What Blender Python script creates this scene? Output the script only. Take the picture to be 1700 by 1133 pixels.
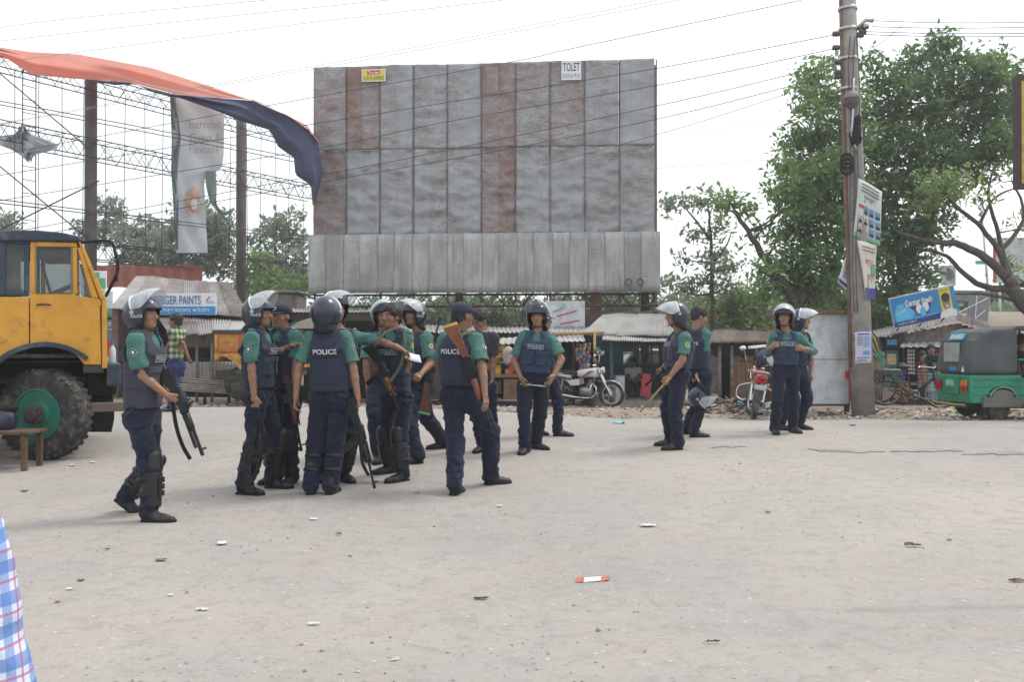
import bpy, bmesh, math, random
import numpy as np
from mathutils import Vector, Matrix
from mathutils.bvhtree import BVHTree

for o in list(bpy.data.objects): bpy.data.objects.remove(o)
SC = bpy.context.scene
COL = SC.collection
R = math.radians
rnd = random.Random(7)

# ------------------------------------------------------------------ camera
CAM = np.array([0.0, 0.0, 1.36]); FPX = 1500.0; HORIZON = 575.0
PITCH = math.atan((HORIZON - 566.5) / FPX)
cd = bpy.data.cameras.new('camera'); cam = bpy.data.objects.new('camera', cd); COL.objects.link(cam)
cam.location = CAM; cam.rotation_euler = (math.pi/2 + PITCH, 0, 0)
cd.sensor_width = 36; cd.lens = 36*FPX/1700; cd.clip_end = 2000; cd.clip_start = 0.05
SC.camera = cam
# ------------------------------------------------------------------ sky and sun
SUN_EL, SUN_AZ = 58.0, 62.0     # azimuth measured from +Y towards +X
wd = bpy.data.worlds.new('World'); SC.world = wd; wd.use_nodes = True
nt = wd.node_tree; nt.nodes.clear()
sky = nt.nodes.new('ShaderNodeTexSky'); sky.sky_type = 'NISHITA'; sky.sun_disc = False
sky.sun_elevation = R(SUN_EL); sky.sun_rotation = R(SUN_AZ); sky.dust_density = 6; sky.air_density = 1.5; sky.ozone_density = 1
b1 = nt.nodes.new('ShaderNodeBackground'); b1.inputs[1].default_value = 0.05
b2 = nt.nodes.new('ShaderNodeBackground'); b2.inputs[0].default_value = (0.93, 0.975, 1.0, 1); b2.inputs[1].default_value = 1.0
ad = nt.nodes.new('ShaderNodeAddShader'); wo = nt.nodes.new('ShaderNodeOutputWorld')
nt.links.new(sky.outputs[0], b1.inputs[0]); nt.links.new(b1.outputs[0], ad.inputs[0]); nt.links.new(b2.outputs[0], ad.inputs[1])
nt.links.new(ad.outputs[0], wo.inputs[0])
sd = bpy.data.lights.new('sun', 'SUN'); sun = bpy.data.objects.new('sun', sd); COL.objects.link(sun)
sd.energy = 1.5; sd.angle = R(12); sd.color = (1, .95, .88)
sv = Vector((math.sin(R(SUN_AZ))*math.cos(R(SUN_EL)), math.cos(R(SUN_AZ))*math.cos(R(SUN_EL)), math.sin(R(SUN_EL))))
sun.rotation_euler = sv.to_track_quat('Z', 'Y').to_euler(); sun.location = (0, 0, 40)
SC.render.engine = 'CYCLES'
SC.view_settings.view_transform = 'Standard'; SC.view_settings.look = 'None'
SC.view_settings.exposure = 0.24; SC.view_settings.gamma = 1.0
SC.cycles.max_bounces = 6; SC.cycles.transparent_max_bounces = 10

# ------------------------------------------------------------------ pixel -> place
def ray(px, py):
    x = (px-850)/FPX; z = -(py-566.5)/FPX
    c, s = math.cos(PITCH), math.sin(PITCH)
    return np.array([x, c - z*s, s + z*c])
def W(px, py, d):
    r = ray(px, py); return CAM + r*(d/r[1])
def sstep(a, b, x):
    t = np.clip((x-a)/(b-a), 0, 1); return t*t*(3-2*t)
YS = [-50, 7, 8, 10, 12, 14, 16, 19, 23, 30, 60, 400]
ZL = [0, 0, .03, .12, .20, .26, .27, .10, -.10, -.15, -.15, -.15]
ZR = [0, 0, .03, .12, .20, .14, .06, .04, -.13, -.15, -.15, -.15]
def zf(x, y):
    x = np.asarray(x, float); y = np.asarray(y, float)
    t = sstep(-2.5, 2.0, x)
    z = np.interp(y, YS, ZL)*(1-t) + np.interp(y, YS, ZR)*t
    return z + sstep(12, 19, x)*sstep(29, 36, y)*2.9
def G(px, py):
    d = 1.36*FPX/max(py-HORIZON, 20)
    for _ in range(30):
        p = W(px, py, d); d = (1.36 - float(zf(p[0], p[1])))*FPX/max(py-HORIZON, 20)*0.6 + d*0.4
    p = W(px, py, d); p[2] = float(zf(p[0], p[1])); return p

# ------------------------------------------------------------------ objects
BASE = {}
def thing(name, label, cat, loc=(0, 0, 0), group=None, rotz=0):
    o = bpy.data.objects.new(name, None); COL.objects.link(o)
    o.empty_display_size = .1
    o.location = tuple(float(v) for v in loc); o.rotation_euler = (0, 0, rotz)
    o['label'] = label; o['category'] = cat
    if group: o['group'] = group
    BASE[o.name] = np.array(loc, float)
    return o
def tag(o, label, cat, group=None):
    o['label'] = label; o['category'] = cat
    if group: o['group'] = group
    return o
def mesh_np(name, V, faces, mats=None, midx=None, smooth=True):
    """V (n,3); faces: list of index lists or int array (m,k)"""
    me = bpy.data.meshes.new(name)
    V = np.ascontiguousarray(V, np.float32)
    if isinstance(faces, np.ndarray):
        m, k = faces.shape; loops = faces.ravel().astype(np.int32)
        starts = (np.arange(m)*k).astype(np.int32)
    else:
        m = len(faces); ln = np.array([len(f) for f in faces], np.int32)
        loops = np.fromiter((i for f in faces for i in f), np.int32)
        starts = np.concatenate([[0], np.cumsum(ln)[:-1]]).astype(np.int32) if m else np.zeros(0, np.int32)
    me.vertices.add(len(V)); me.vertices.foreach_set('co', V.ravel())
    me.loops.add(len(loops)); me.loops.foreach_set('vertex_index', loops)
    me.polygons.add(m); me.polygons.foreach_set('loop_start', starts)
    if midx is not None: me.polygons.foreach_set('material_index', np.asarray(midx, np.int32))
    me.polygons.foreach_set('use_smooth', np.full(m, bool(smooth)))
    for mt in (mats or []): me.materials.append(mt)
    me.update(calc_edges=True)
    return me
def obj(name, me, parent=None, local=False):
    """verts are world coords unless local"""
    o = bpy.data.objects.new(name, me); COL.objects.link(o)
    if parent is not None:
        o.parent = parent
        b = BASE.get(parent.name, np.zeros(3))
        BASE[o.name] = b
        if not local:
            co = np.empty(len(me.vertices)*3, np.float32); me.vertices.foreach_get('co', co)
            co = co.reshape(-1, 3) - b.astype(np.float32); me.vertices.foreach_set('co', co.ravel()); me.update()
    return o
def copy_tree(o, parent=None):
    c = o.copy(); COL.objects.link(c); c.parent = parent
    for ch in [x for x in o.children]: copy_tree(ch, c)
    return c

class MB:
    """collects shapes into one mesh"""
    def __init__(s): s.v = []; s.f = []; s.m = []; s.T = None; s.mi = 0
    def add(s, V, F):
        n = len(s.v)
        V = np.asarray(V, float)
        if s.T is not None: V = V @ s.T[:3, :3].T + s.T[:3, 3]
        s.v.extend(V.tolist()); s.f.extend([[i+n for i in f] for f in F]); s.m.extend([s.mi]*len(F)); return s
    def box(s, c, size, rot=None, bev=0.0):
        hx, hy, hz = [q/2 for q in size]
        if bev <= 0:
            V = np.array([(x, y, z) for x in (-hx, hx) for y in (-hy, hy) for z in (-hz, hz)])
            F = [(0, 1, 3, 2), (4, 6, 7, 5), (0, 4, 5, 1), (2, 3, 7, 6), (0, 2, 6, 4), (1, 5, 7, 3)]
        else:
            b = min(bev, hx*.9, hy*.9, hz*.9); V = []; F = []
            idx = {}
            for sx in (-1, 1):
                for sy in (-1, 1):
                    for sz in (-1, 1):
                        for a in range(3):
                            p = [sx*(hx-b), sy*(hy-b), sz*(hz-b)]
                            p[a] = (sx*hx, sy*hy, sz*hz)[a]
                            idx[(sx, sy, sz, a)] = len(V); V.append(p)
            V = np.array(V)
            for a in range(3):
                o1, o2 = [q for q in range(3) if q != a]
                for sg in (-1, 1):
                    q = []
                    for (u, w) in ((-1, -1), (1, -1), (1, 1), (-1, 1)):
                        k = [0, 0, 0]; k[a] = sg; k[o1] = u; k[o2] = w; q.append(idx[(*k, a)])
                    F.append(q)
            for a in range(3):
                o1, o2 = [q for q in range(3) if q != a]
                for u in (-1, 1):
                    for w in (-1, 1):
                        k0 = [0, 0, 0]; k1 = [0, 0, 0]; k0[a] = -1; k1[a] = 1
                        for k in (k0, k1): k[o1] = u; k[o2] = w
                        F.append([idx[(*k0, o1)], idx[(*k1, o1)], idx[(*k1, o2)], idx[(*k0, o2)]])
            for sx in (-1, 1):
                for sy in (-1, 1):
                    for sz in (-1, 1): F.append([idx[(sx, sy, sz, a)] for a in range(3)])
            # orient outward
            F2 = []
            for f in F:
                p = V[list(f)]; nrm = np.cross(p[1]-p[0], p[2]-p[0])
                F2.append(list(f) if nrm @ p.mean(0) > 0 else list(f)[::-1])
            F = F2
        if rot is not None: V = V @ np.array(rot)[:3, :3].T
        return s.add(V + np.array(c, float), F)
    def tube(s, pts, rad, n=8, caps=True, flat=1.0, up=None, closed=False):
        P = np.array(pts, float); m = len(P)
        rad = np.full(m, rad) if np.isscalar(rad) else np.array(rad, float)
        if closed: T = np.roll(P, -1, 0) - np.roll(P, 1, 0)
        else: T = np.gradient(P, axis=0)
        T /= np.linalg.norm(T, axis=1)[:, None] + 1e-12
        u = np.array(up if up is not None else (0, 0, 1), float)
        if abs(u @ T[0]) > .95: u = np.array((0, 1., 0)) if abs(T[0][1]) < .9 else np.array((1., 0, 0))
        V = []; a = np.linspace(0, 2*math.pi, n, endpoint=False)
        for i in range(m):
            u = u - (u @ T[i])*T[i]; u /= np.linalg.norm(u) + 1e-12
            w = np.cross(T[i], u)
            V.append(P[i] + rad[i]*(np.cos(a)[:, None]*w + flat*np.sin(a)[:, None]*u))
        V = np.concatenate(V); F = []
        for i in range(m if closed else m-1):
            j = (i+1) % m
            for k in range(n):
                F.append((i*n+k, i*n+(k+1) % n, j*n+(k+1) % n, j*n+k))
        if caps and not closed:
            F.append(tuple(range(n))[::-1]); F.append(tuple(range((m-1)*n, m*n)))
        return s.add(V, F)
    def cyl(s, a, b, r, n=12, r2=None): return s.tube([a, b], [r, r if r2 is None else r2], n)
    def ring(s, c, axis, r, t, n=28, k=8):
        ax = np.array(axis, float); ax /= np.linalg.norm(ax)
        u = np.cross(ax, (0, 0, 1.) if abs(ax[2]) < .9 else (1., 0, 0)); u /= np.linalg.norm(u); w = np.cross(ax, u)
        a = np.linspace(0, 2*math.pi, n, endpoint=False)
        return s.tube(np.array(c)+r*(np.cos(a)[:, None]*u+np.sin(a)[:, None]*w), t, k, closed=True, up=ax)
    def lathe(s, prof, c, axis=(0, 0, 1), n=24):
        """prof: list of (r, h)"""
        ax = np.array(axis, float); ax /= np.linalg.norm(ax)
        u = np.cross(ax, (0, 0, 1.) if abs(ax[2]) < .9 else (1., 0, 0)); u /= np.linalg.norm(u); w = np.cross(ax, u)
        a = np.linspace(0, 2*math.pi, n, endpoint=False); V = []
        for r, h in prof: V.append(np.array(c)+ax*h+r*(np.cos(a)[:, None]*u+np.sin(a)[:, None]*w))
        F = []
        for i in range(len(prof)-1):
            for k in range(n): F.append((i*n+k, i*n+(k+1) % n, (i+1)*n+(k+1) % n, (i+1)*n+k))
        F.append(tuple(range(n))[::-1]); F.append(tuple(range((len(prof)-1)*n, len(prof)*n)))
        return s.add(np.concatenate(V), F)
    def ell(s, c, r, n=12, m=8, rot=None):
        V = []; F = []
        for i in range(m+1):
            t = math.pi*i/m
            for k in range(n):
                a = 2*math.pi*k/n; V.append((r[0]*math.sin(t)*math.cos(a), r[1]*math.sin(t)*math.sin(a), r[2]*math.cos(t)))
        for i in range(m):
            for k in range(n): F.append((i*n+k, (i+1)*n+k, (i+1)*n+(k+1) % n, i*n+(k+1) % n))
        V = np.array(V)
        if rot is not None: V = V @ np.array(rot)[:3, :3].T
        return s.add(V+np.array(c, float), F)
    def prism(s, poly, o, ex, ey, ez, depth):
        """poly in 2-D, placed at o with axes ex, ey, extruded by depth along ez (centred)"""
        o, ex, ey, ez = [np.array(q, float) for q in (o, ex, ey, ez)]
        P = np.array(poly, float); n = len(P)
        A = o + P[:, :1]*ex + P[:, 1:]*ey
        return s.add(np.concatenate([A-ez*depth/2, A+ez*depth/2]),
                     [tuple(range(n))[::-1], tuple(range(n, 2*n))] + [(i, (i+1) % n, n+(i+1) % n, n+i) for i in range(n)])
    def grid(s, P):
        """P (a,b,3) sheet"""
        a, b, _ = P.shape
        return s.add(P.reshape(-1, 3), [(i*b+j, i*b+j+1, (i+1)*b+j+1, (i+1)*b+j) for i in range(a-1) for j in range(b-1)])
    def build(s, name, m, parent=None, local=False, smooth=False, fix=False):
        ms = m if isinstance(m, (list, tuple)) else [m]
        V = np.array(s.v) if s.v else np.zeros((0, 3))
        me = mesh_np(name, V, s.f, ms, s.m, smooth)
        if fix:
            bm = bmesh.new(); bm.from_mesh(me); bmesh.ops.recalc_face_normals(bm, faces=bm.faces); bm.to_mesh(me); bm.free()
        return obj(name, me, parent, local)

def autosmooth(o, ang=35):
    me = o.data
    try: me.set_sharp_from_angle(angle=R(ang))
    except Exception: pass
    me.polygons.foreach_set('use_smooth', np.full(len(me.polygons), True))
    return o

# ------------------------------------------------------------------ materials
MATS = {}
def _n(nt, t, **kw):
    n = nt.nodes.new(t)
    for k, v in kw.items(): setattr(n, k, v)
    return n
def newmat(name):
    m = bpy.data.materials.new(name); m.use_nodes = True
    nt = m.node_tree; p = nt.nodes['Principled BSDF']; MATS[name] = m
    return m, nt, p
def mixc(nt, fac, a, b, mode='MIX'):
    n = nt.nodes.new('ShaderNodeMix'); n.data_type = 'RGBA'; n.blend_type = mode
    def put(i, v):
        if hasattr(v, 'is_linked') or isinstance(v, bpy.types.NodeSocket): nt.links.new(v, n.inputs[i])
        elif isinstance(v, (int, float)): n.inputs[i].default_value = v
        else: n.inputs[i].default_value = (*v, 1) if len(v) == 3 else v
    put(0, fac); put(6, a); put(7, b)
    return n.outputs[2]
def math_(nt, op, a, b=None, c=None, clamp=False):
    n = nt.nodes.new('ShaderNodeMath'); n.operation = op; n.use_clamp = clamp
    for i, v in enumerate((a, b, c)):
        if v is None: continue
        if isinstance(v, bpy.types.NodeSocket): nt.links.new(v, n.inputs[i])
        else: n.inputs[i].default_value = v
    return n.outputs[0]
def coords(nt, kind='Object', scale=(1, 1, 1), rot=(0, 0, 0)):
    tc = nt.nodes.new('ShaderNodeTexCoord'); mp = nt.nodes.new('ShaderNodeMapping')
    nt.links.new(tc.outputs[kind], mp.inputs[0]); mp.inputs['Scale'].default_value = scale; mp.inputs['Rotation'].default_value = rot
    return mp.outputs[0]
def noise(nt, vec, scale, detail=4, rough=.55, dist=0):
    n = nt.nodes.new('ShaderNodeTexNoise'); nt.links.new(vec, n.inputs[0])
    n.inputs['Scale'].default_value = scale; n.inputs['Detail'].default_value = detail
    n.inputs['Roughness'].default_value = rough; n.inputs['Distortion'].default_value = dist
    return n.outputs[0]
def ramp(nt, fac, stops):
    n = nt.nodes.new('ShaderNodeValToRGB'); nt.links.new(fac, n.inputs[0])
    e = n.color_ramp.elements
    while len(e) < len(stops): e.new(.5)
    for q, (p, c) in zip(e, stops):
        q.position = p; q.color = (*c, 1) if hasattr(c, '__len__') else (c, c, c, 1)
    return n.outputs[0]
def bump(nt, p, h, strength=.3, dist=.01):
    b = nt.nodes.new('ShaderNodeBump'); nt.links.new(h, b.inputs['Height'])
    b.inputs['Strength'].default_value = strength; b.inputs['Distance'].default_value = dist
    nt.links.new(b.outputs[0], p.inputs['Normal']); return b
def mat(name, col, rough=.75, var=.18, scale=6, bstr=.25, bscale=60, metal=0, spec=.4, dirt=None, dscale=3, damt=.5, coat=0):
    if name in MATS: return MATS[name]
    m, nt, p = newmat(name)
    v = coords(nt)
    n1 = noise(nt, v, scale, 5, .6)
    c = np.array(col)
    base = mixc(nt, ramp(nt, n1, [(.3, 0.), (.7, 1.)]), tuple(np.clip(c*(1-var), 0, 1)), tuple(np.clip(c*(1+var), 0, 1)))
    if dirt is not None:
        n2 = noise(nt, v, dscale, 6, .7, .3)
        base = mixc(nt, ramp(nt, n2, [(.62-.35*damt, 0.), (.82-.25*damt, 1.)]), base, dirt)
    nt.links.new(base, p.inputs['Base Color'])
    p.inputs['Roughness'].default_value = rough; p.inputs['Metallic'].default_value = metal
    p.inputs['Specular IOR Level'].default_value = spec
    if coat: p.inputs['Coat Weight'].default_value = coat; p.inputs['Coat Roughness'].default_value = .08
    if bstr: bump(nt, p, noise(nt, v, bscale, 3, .6), bstr, .004)
    return m

# ------------------------------------------------------------------ lettering
TXT = {}
def text_geo(s, bold=.0):
    key = (s, bold)
    if key not in TXT:
        cu = bpy.data.curves.new('t', 'FONT'); cu.body = s; cu.size = 1; cu.resolution_u = 3; cu.offset = bold
        cu.align_x = 'CENTER'; cu.align_y = 'CENTER'
        ob = bpy.data.objects.new('t', cu); COL.objects.link(ob)
        me = bpy.data.meshes.new_from_object(ob)
        V = np.array([v.co[:] for v in me.vertices]) if len(me.vertices) else np.zeros((0, 3))
        F = [list(p.vertices) for p in me.polygons]
        bpy.data.objects.remove(ob); bpy.data.meshes.remove(me)
        if len(V):
            V[:, 0] -= (V[:, 0].max()+V[:, 0].min())/2; V[:, 1] -= (V[:, 1].max()+V[:, 1].min())/2
        TXT[key] = (V, F)
    return TXT[key]
def text_fit(s, w, h, bold=.0):
    V, F = text_geo(s, bold)
    if not len(V): return V, F
    V = V.copy(); V[:, 0] *= w/max(np.ptp(V[:, 0]), 1e-6); V[:, 1] *= h/max(np.ptp(V[:, 1]), 1e-6)
    return V, F
def flat_text(mb, s, o, ex, ey, w, h, off=0.0, bold=.0):
    """text laid on a plane at o with axes ex, ey"""
    V, F = text_fit(s, w, h, bold)
    if not len(V): return
    ex = np.array(ex, float); ey = np.array(ey, float); n = np.cross(ex, ey)
    mb.add(np.array(o)+V[:, :1]*ex+V[:, 1:2]*ey+n*off, F)
def wrap(V2, c, ex, ey, n, bvh, off, back=.3):
    """lay 2-D points on a curved surface"""
    out = []
    ex, ey, n, c = [np.array(q, float) for q in (ex, ey, n, c)]
    for x, y in V2[:, :2]:
        q = c+ex*x+ey*y
        h = bvh.ray_cast(Vector(q+n*back), Vector(-n), back*2)
        out.append(np.array(h[0])+n*off if h[0] is not None else q+n*off)
    return np.array(out)
def quad2(w, h, nx=8, ny=6, rnd_=0.0):
    xs = np.linspace(-w/2, w/2, nx+1); ys = np.linspace(-h/2, h/2, ny+1)
    V = np.array([(x, y, 0) for y in ys for x in xs])
    F = [(j*(nx+1)+i, j*(nx+1)+i+1, (j+1)*(nx+1)+i+1, (j+1)*(nx+1)+i) for j in range(ny) for i in range(nx)]
    return V, F
def disc2(rx, ry, n=20, rings=2):
    V = [(0, 0, 0)]; F = []
    for r in range(1, rings+1):
        for k in range(n):
            a = 2*math.pi*k/n; V.append((rx*r/rings*math.cos(a), ry*r/rings*math.sin(a), 0))
    for k in range(n): F.append((0, 1+k, 1+(k+1) % n))
    for r in range(rings-1):
        o = 1+r*n
        for k in range(n): F.append((o+k, o+n+k, o+n+(k+1) % n, o+(k+1) % n))
    return np.array(V, float), F

def curve(pts, n=14):
    P = np.array(pts, float); t = np.linspace(0, len(P)-1, n); out = []
    for u in t:
        i = min(int(u), len(P)-2); f_ = u-i
        p0, p1, p2, p3 = P[max(i-1, 0)], P[i], P[i+1], P[min(i+2, len(P)-1)]
        out.append(.5*((2*p1)+(-p0+p2)*f_+(2*p0-5*p1+4*p2-p3)*f_**2+(-p0+3*p1-3*p2+p3)*f_**3))
    return np.array(out)

# ------------------------------------------------------------------ implicit surfaces -> meshes (for bodies, clothes, cloth heaps)
_H = np.random.RandomState(3).rand(64, 64, 64).astype(np.float32)
def vnoise(P):
    i = np.floor(P).astype(np.int32); t = (P-i).astype(np.float32); t = t*t*(3-2*t); i &= 63; j = (i+1) & 63
    x0, y0, z0 = i[..., 0], i[..., 1], i[..., 2]; x1, y1, z1 = j[..., 0], j[..., 1], j[..., 2]
    a, b, c = t[..., 0], t[..., 1], t[..., 2]
    r = ((_H[x0, y0, z0]*(1-a)+_H[x1, y0, z0]*a)*(1-b)+(_H[x0, y1, z0]*(1-a)+_H[x1, y1, z0]*a)*b)*(1-c) + \
        ((_H[x0, y0, z1]*(1-a)+_H[x1, y0, z1]*a)*(1-b)+(_H[x0, y1, z1]*(1-a)+_H[x1, y1, z1]*a)*b)*c
    return r*2-1
def A(*v): return np.array(v[0] if len(v) == 1 else v, float)
def unit(v): v = A(v); return v/(np.linalg.norm(v)+1e-12)
def cone(a, b, ra, rb):
    a, b = A(a), A(b); ba = b-a; L2 = ba@ba+1e-9; r = max(ra, rb)
    def fn(P):
        t = np.clip(((P-a)@ba)/L2, 0, 1); q = P-a-t[..., None]*ba
        return np.sqrt((q*q).sum(-1)) - (ra+(rb-ra)*t)
    return fn, np.minimum(a, b)-r, np.maximum(a, b)+r
def ecap(a, b, side, R0, R1, p=2.0):
    a, b = A(a), A(b); ba = b-a; L2 = ba@ba+1e-9; ax = ba/math.sqrt(L2)
    s = A(side); s = unit(s-(s@ax)*ax); n = np.cross(ax, s); m = max(*R0, *R1)
    def fn(P):
        t = np.clip(((P-a)@ba)/L2, 0, 1); q = P-a-t[..., None]*ba
        ru = R0[0]+(R1[0]-R0[0])*t; rv = R0[1]+(R1[1]-R0[1])*t
        k = (np.abs(q@s/ru)**p+np.abs(q@n/rv)**p+np.abs(q@ax/rv)**p)**(1/p)
        return (k-1)*np.minimum(ru, rv)
    return fn, np.minimum(a, b)-m, np.maximum(a, b)+m
def ellip(c, r, M=None):
    c, r = A(c), A(r); M = np.eye(3) if M is None else M
    def fn(P):
        q = ((P-c)@M)/r; k = np.sqrt((q*q).sum(-1)); return (k-1)*r.min()
    m = r.max(); return fn, c-m, c+m
class SDF:
    def __init__(s): s.pr = []
    def u(s, prim, k=.02): s.pr.append(('u', prim, k)); return s
    def sub(s, prim, k=.01): s.pr.append(('s', prim, k)); return s
    def cut(s, o, n): s.pr.append(('c', (A(o), unit(n)), 0)); return s      # keeps the side n points away from
    def mesh(s, h, wr=0, wf=(9, 9, 14), seed=0):
        us = [p[1] for p in s.pr if p[0] == 'u']
        lo = np.min([q[1] for q in us], 0)-.03-wr; hi = np.max([q[2] for q in us], 0)+.03+wr
        n = np.ceil((hi-lo)/h).astype(int)+1
        ax = [(lo[i]+h*np.arange(n[i])).astype(np.float64) for i in range(3)]
        F = np.full(n, .12)
        for op, prim, k in s.pr:
            if op == 'c':
                o, nn = prim
                d = (ax[0]-o[0])[:, None, None]*nn[0]+(ax[1]-o[1])[None, :, None]*nn[1]+(ax[2]-o[2])[None, None, :]*nn[2]
                F = np.maximum(F, d); continue
            fn, l, hh = prim
            i0 = np.clip(((l-.06-lo)/h).astype(int), 0, n-1); i1 = np.clip(((hh+.06-lo)/h).astype(int)+2, 1, n)
            if (i1 <= i0).any(): continue
            sl = tuple(slice(a, b) for a, b in zip(i0, i1))
            P = np.stack(np.meshgrid(*[ax[i][sl[i]] for i in range(3)], indexing='ij'), -1)
            d = fn(P); f = F[sl]
            if op == 'u':
                w = np.clip(.5+.5*(f-d)/k, 0, 1); F[sl] = f*(1-w)+d*w-k*w*(1-w)
            else:
                F[sl] = np.maximum(f, -d)
        if wr:
            m = np.abs(F) < wr*2.5; I = np.argwhere(m)
            P = lo+I*h
            Q = P*A(wf)+seed*7.31
            n1 = vnoise(Q*.8+2*vnoise(P*3)[:, None]); n2 = vnoise(Q*1.7+1.5*vnoise(P*5+4)[:, None]+9)
            F[m] -= wr*(1.5*((1-np.abs(n1))**2-.4)+.8*((1-np.abs(n2))**2-.4)+.4*n1)
        return nets(F, lo, h)
_C = np.array([(x, y, z) for x in (0, 1) for y in (0, 1) for z in (0, 1)])
_E = [(a, b) for a in range(8) for b in range(a+1, 8) if np.abs(_C[a]-_C[b]).sum() == 1]
def nets(F, lo, h):
    F = F.copy(); F[0] = F[-1] = .1; F[:, 0] = F[:, -1] = .1; F[:, :, 0] = F[:, :, -1] = .1
    S = F < 0; n = np.array(F.shape)
    cnt = sum(S[x:n[0]-1+x, y:n[1]-1+y, z:n[2]-1+z].astype(np.int8) for x, y, z in _C)
    act = np.argwhere((cnt > 0) & (cnt < 8))
    vals = np.stack([F[act[:, 0]+x, act[:, 1]+y, act[:, 2]+z] for x, y, z in _C], 1)
    acc = np.zeros((len(act), 3)); num = np.zeros(len(act))
    for a, b in _E:
        va, vb = vals[:, a], vals[:, b]; m = (va < 0) != (vb < 0)
        t = np.where(m, va/np.where(m, va-vb, 1), 0)
        acc += m[:, None]*(_C[a]+(_C[b]-_C[a])*t[:, None]); num += m
    V = lo+(act+acc/num[:, None])*h
    ID = np.full(n-1, -1, np.int64); ID[act[:, 0], act[:, 1], act[:, 2]] = np.arange(len(act))
    Q = []
    for a in range(3):
        b, c = (a+1) % 3, (a+2) % 3
        s0 = [slice(0, n[i]) for i in range(3)]; s1 = list(s0)
        s0[a] = slice(0, n[a]-1); s1[a] = slice(1, n[a])
        d0, d1 = S[tuple(s0)], S[tuple(s1)]
        I = np.argwhere(d0 != d1)
        I = I[(I[:, b] > 0) & (I[:, c] > 0) & (I[:, b] < n[b]-1) & (I[:, c] < n[c]-1)]
        eb = np.zeros(3, int); eb[b] = 1; ec = np.zeros(3, int); ec[c] = 1
        q = [I-eb-ec, I-ec, I, I-eb]
        q = np.stack([ID[k[:, 0], k[:, 1], k[:, 2]] for k in q], 1)
        flip = ~d0[I[:, 0], I[:, 1], I[:, 2]]
        q[flip] = q[flip][:, ::-1]; Q.append(q)
    return V, np.concatenate(Q)
def merge(parts):
    V = []; Fs = []; M = []; n = 0
    for v, f, m in parts:
        V.append(v); Fs.append(f+n); M.append(np.full(len(f), m) if np.isscalar(m) else m); n += len(v)
    return np.concatenate(V), np.concatenate(Fs), np.concatenate(M)

# ------------------------------------------------------------------ cloth and skin materials
def cloth(name, col, rough=.9, var=.12, bstr=.35, dust=.0):
    if name in MATS: return MATS[name]
    m, nt, p = newmat(name); v = coords(nt); c = A(col)
    n1 = noise(nt, v, 5, 4, .6)
    base = mixc(nt, n1, tuple(c*(1-var*1.6)), tuple(np.clip(c*(1+var*1.6), 0, 1)))
    nt.links.new(base, p.inputs['Base Color']); p.inputs['Roughness'].default_value = rough
    p.inputs['Specular IOR Level'].default_value = .15
    p.inputs['Sheen Weight'].default_value = .08; p.inputs['Sheen Roughness'].default_value = .5
    h = math_(nt, 'ADD', math_(nt, 'MULTIPLY', noise(nt, v, 14, 3, .5, .6), 2.5), noise(nt, v, 350, 2, .5))
    bump(nt, p, h, bstr, .006)
    return m
def skinmat(name, col):
    if name in MATS: return MATS[name]
    m, nt, p = newmat(name); v = coords(nt); c = A(col)
    nt.links.new(mixc(nt, noise(nt, v, 14, 4, .6), tuple(c*.8), tuple(c*1.2)), p.inputs['Base Color'])
    p.inputs['Roughness'].default_value = .5; p.inputs['Specular IOR Level'].default_value = .4
    p.inputs['Subsurface Weight'].default_value = .06; p.inputs['Subsurface Radius'].default_value = (.02, .008, .005)
    bump(nt, p, noise(nt, v, 120, 3, .6), .12, .003)
    return m
SKIN = [skinmat('skin_a', (.27, .145, .092)), skinmat('skin_b', (.215, .112, .070)), skinmat('skin_c', (.32, .18, .12))]
M_LIP = mat('lip', (.19, .092, .066), .5, .1, bstr=0); M_EYE = mat('eye_white', (.30, .26, .23), .3, .02, bstr=0)
M_PUP = mat('pupil', (.012, .009, .008), .2, 0, bstr=0)
M_HAIR = mat('hair', (.012, .010, .010), .55, .3, 40, .8, 160)
M_NAVY = cloth('navy_trousers', (.0165, .0195, .037)); M_TEAL = cloth('teal_shirt', (.066, .162, .140))
M_VEST = [cloth('vest_navy', (.029, .035, .058)), cloth('vest_plum', (.050, .050, .070)), cloth('vest_blue', (.034, .050, .088))]
M_BLACK = mat('black_leather', (.014, .013, .013), .5, .2, 12, .3, 90, dirt=(.09, .08, .068), dscale=7, damt=.25)
M_GUARD = mat('guard_plastic', (.012, .0125, .014), .5, .2, 12, .25, 60)
M_HELM = mat('helmet_paint', (.016, .022, .048), .28, .25, 5, .0, coat=.45, dirt=(.10, .10, .11), dscale=11, damt=.12)
M_HIN = mat('helmet_padding', (.010, .010, .011), .8, .2)
M_WHITE = mat('white_print', (.62, .62, .62), .7, .1, 30, .0)
M_GREYP = mat('grey_print', (.40, .41, .42), .7, .1, 30, .0)
M_YEL = mat('yellow_badge', (.55, .40, .06), .7, .2, 90, .1)
M_STEEL = mat('steel', (.42, .42, .42), .35, .2, 12, .1, metal=.8)
M_RED = mat('red_thread', (.35, .02, .03), .8)
def visormat():
    m, nt, p = newmat('visor_plastic'); out = nt.nodes['Material Output']
    t = nt.nodes.new('ShaderNodeBsdfTransparent'); t.inputs[0].default_value = (.86, .9, .93, 1)
    p.inputs['Base Color'].default_value = (.74, .77, .80, 1); p.inputs['Roughness'].default_value = .22
    v = coords(nt); f = ramp(nt, noise(nt, v, 18, 5, .65), [(.3, .34), (.75, .66)])
    mx = nt.nodes.new('ShaderNodeMixShader'); nt.links.new(f, mx.inputs[0]); nt.links.new(t.outputs[0], mx.inputs[1]); nt.links.new(p.outputs[0], mx.inputs[2])
    nt.links.new(mx.outputs[0], out.inputs[0]); return m
M_VISOR = visormat()

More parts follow.
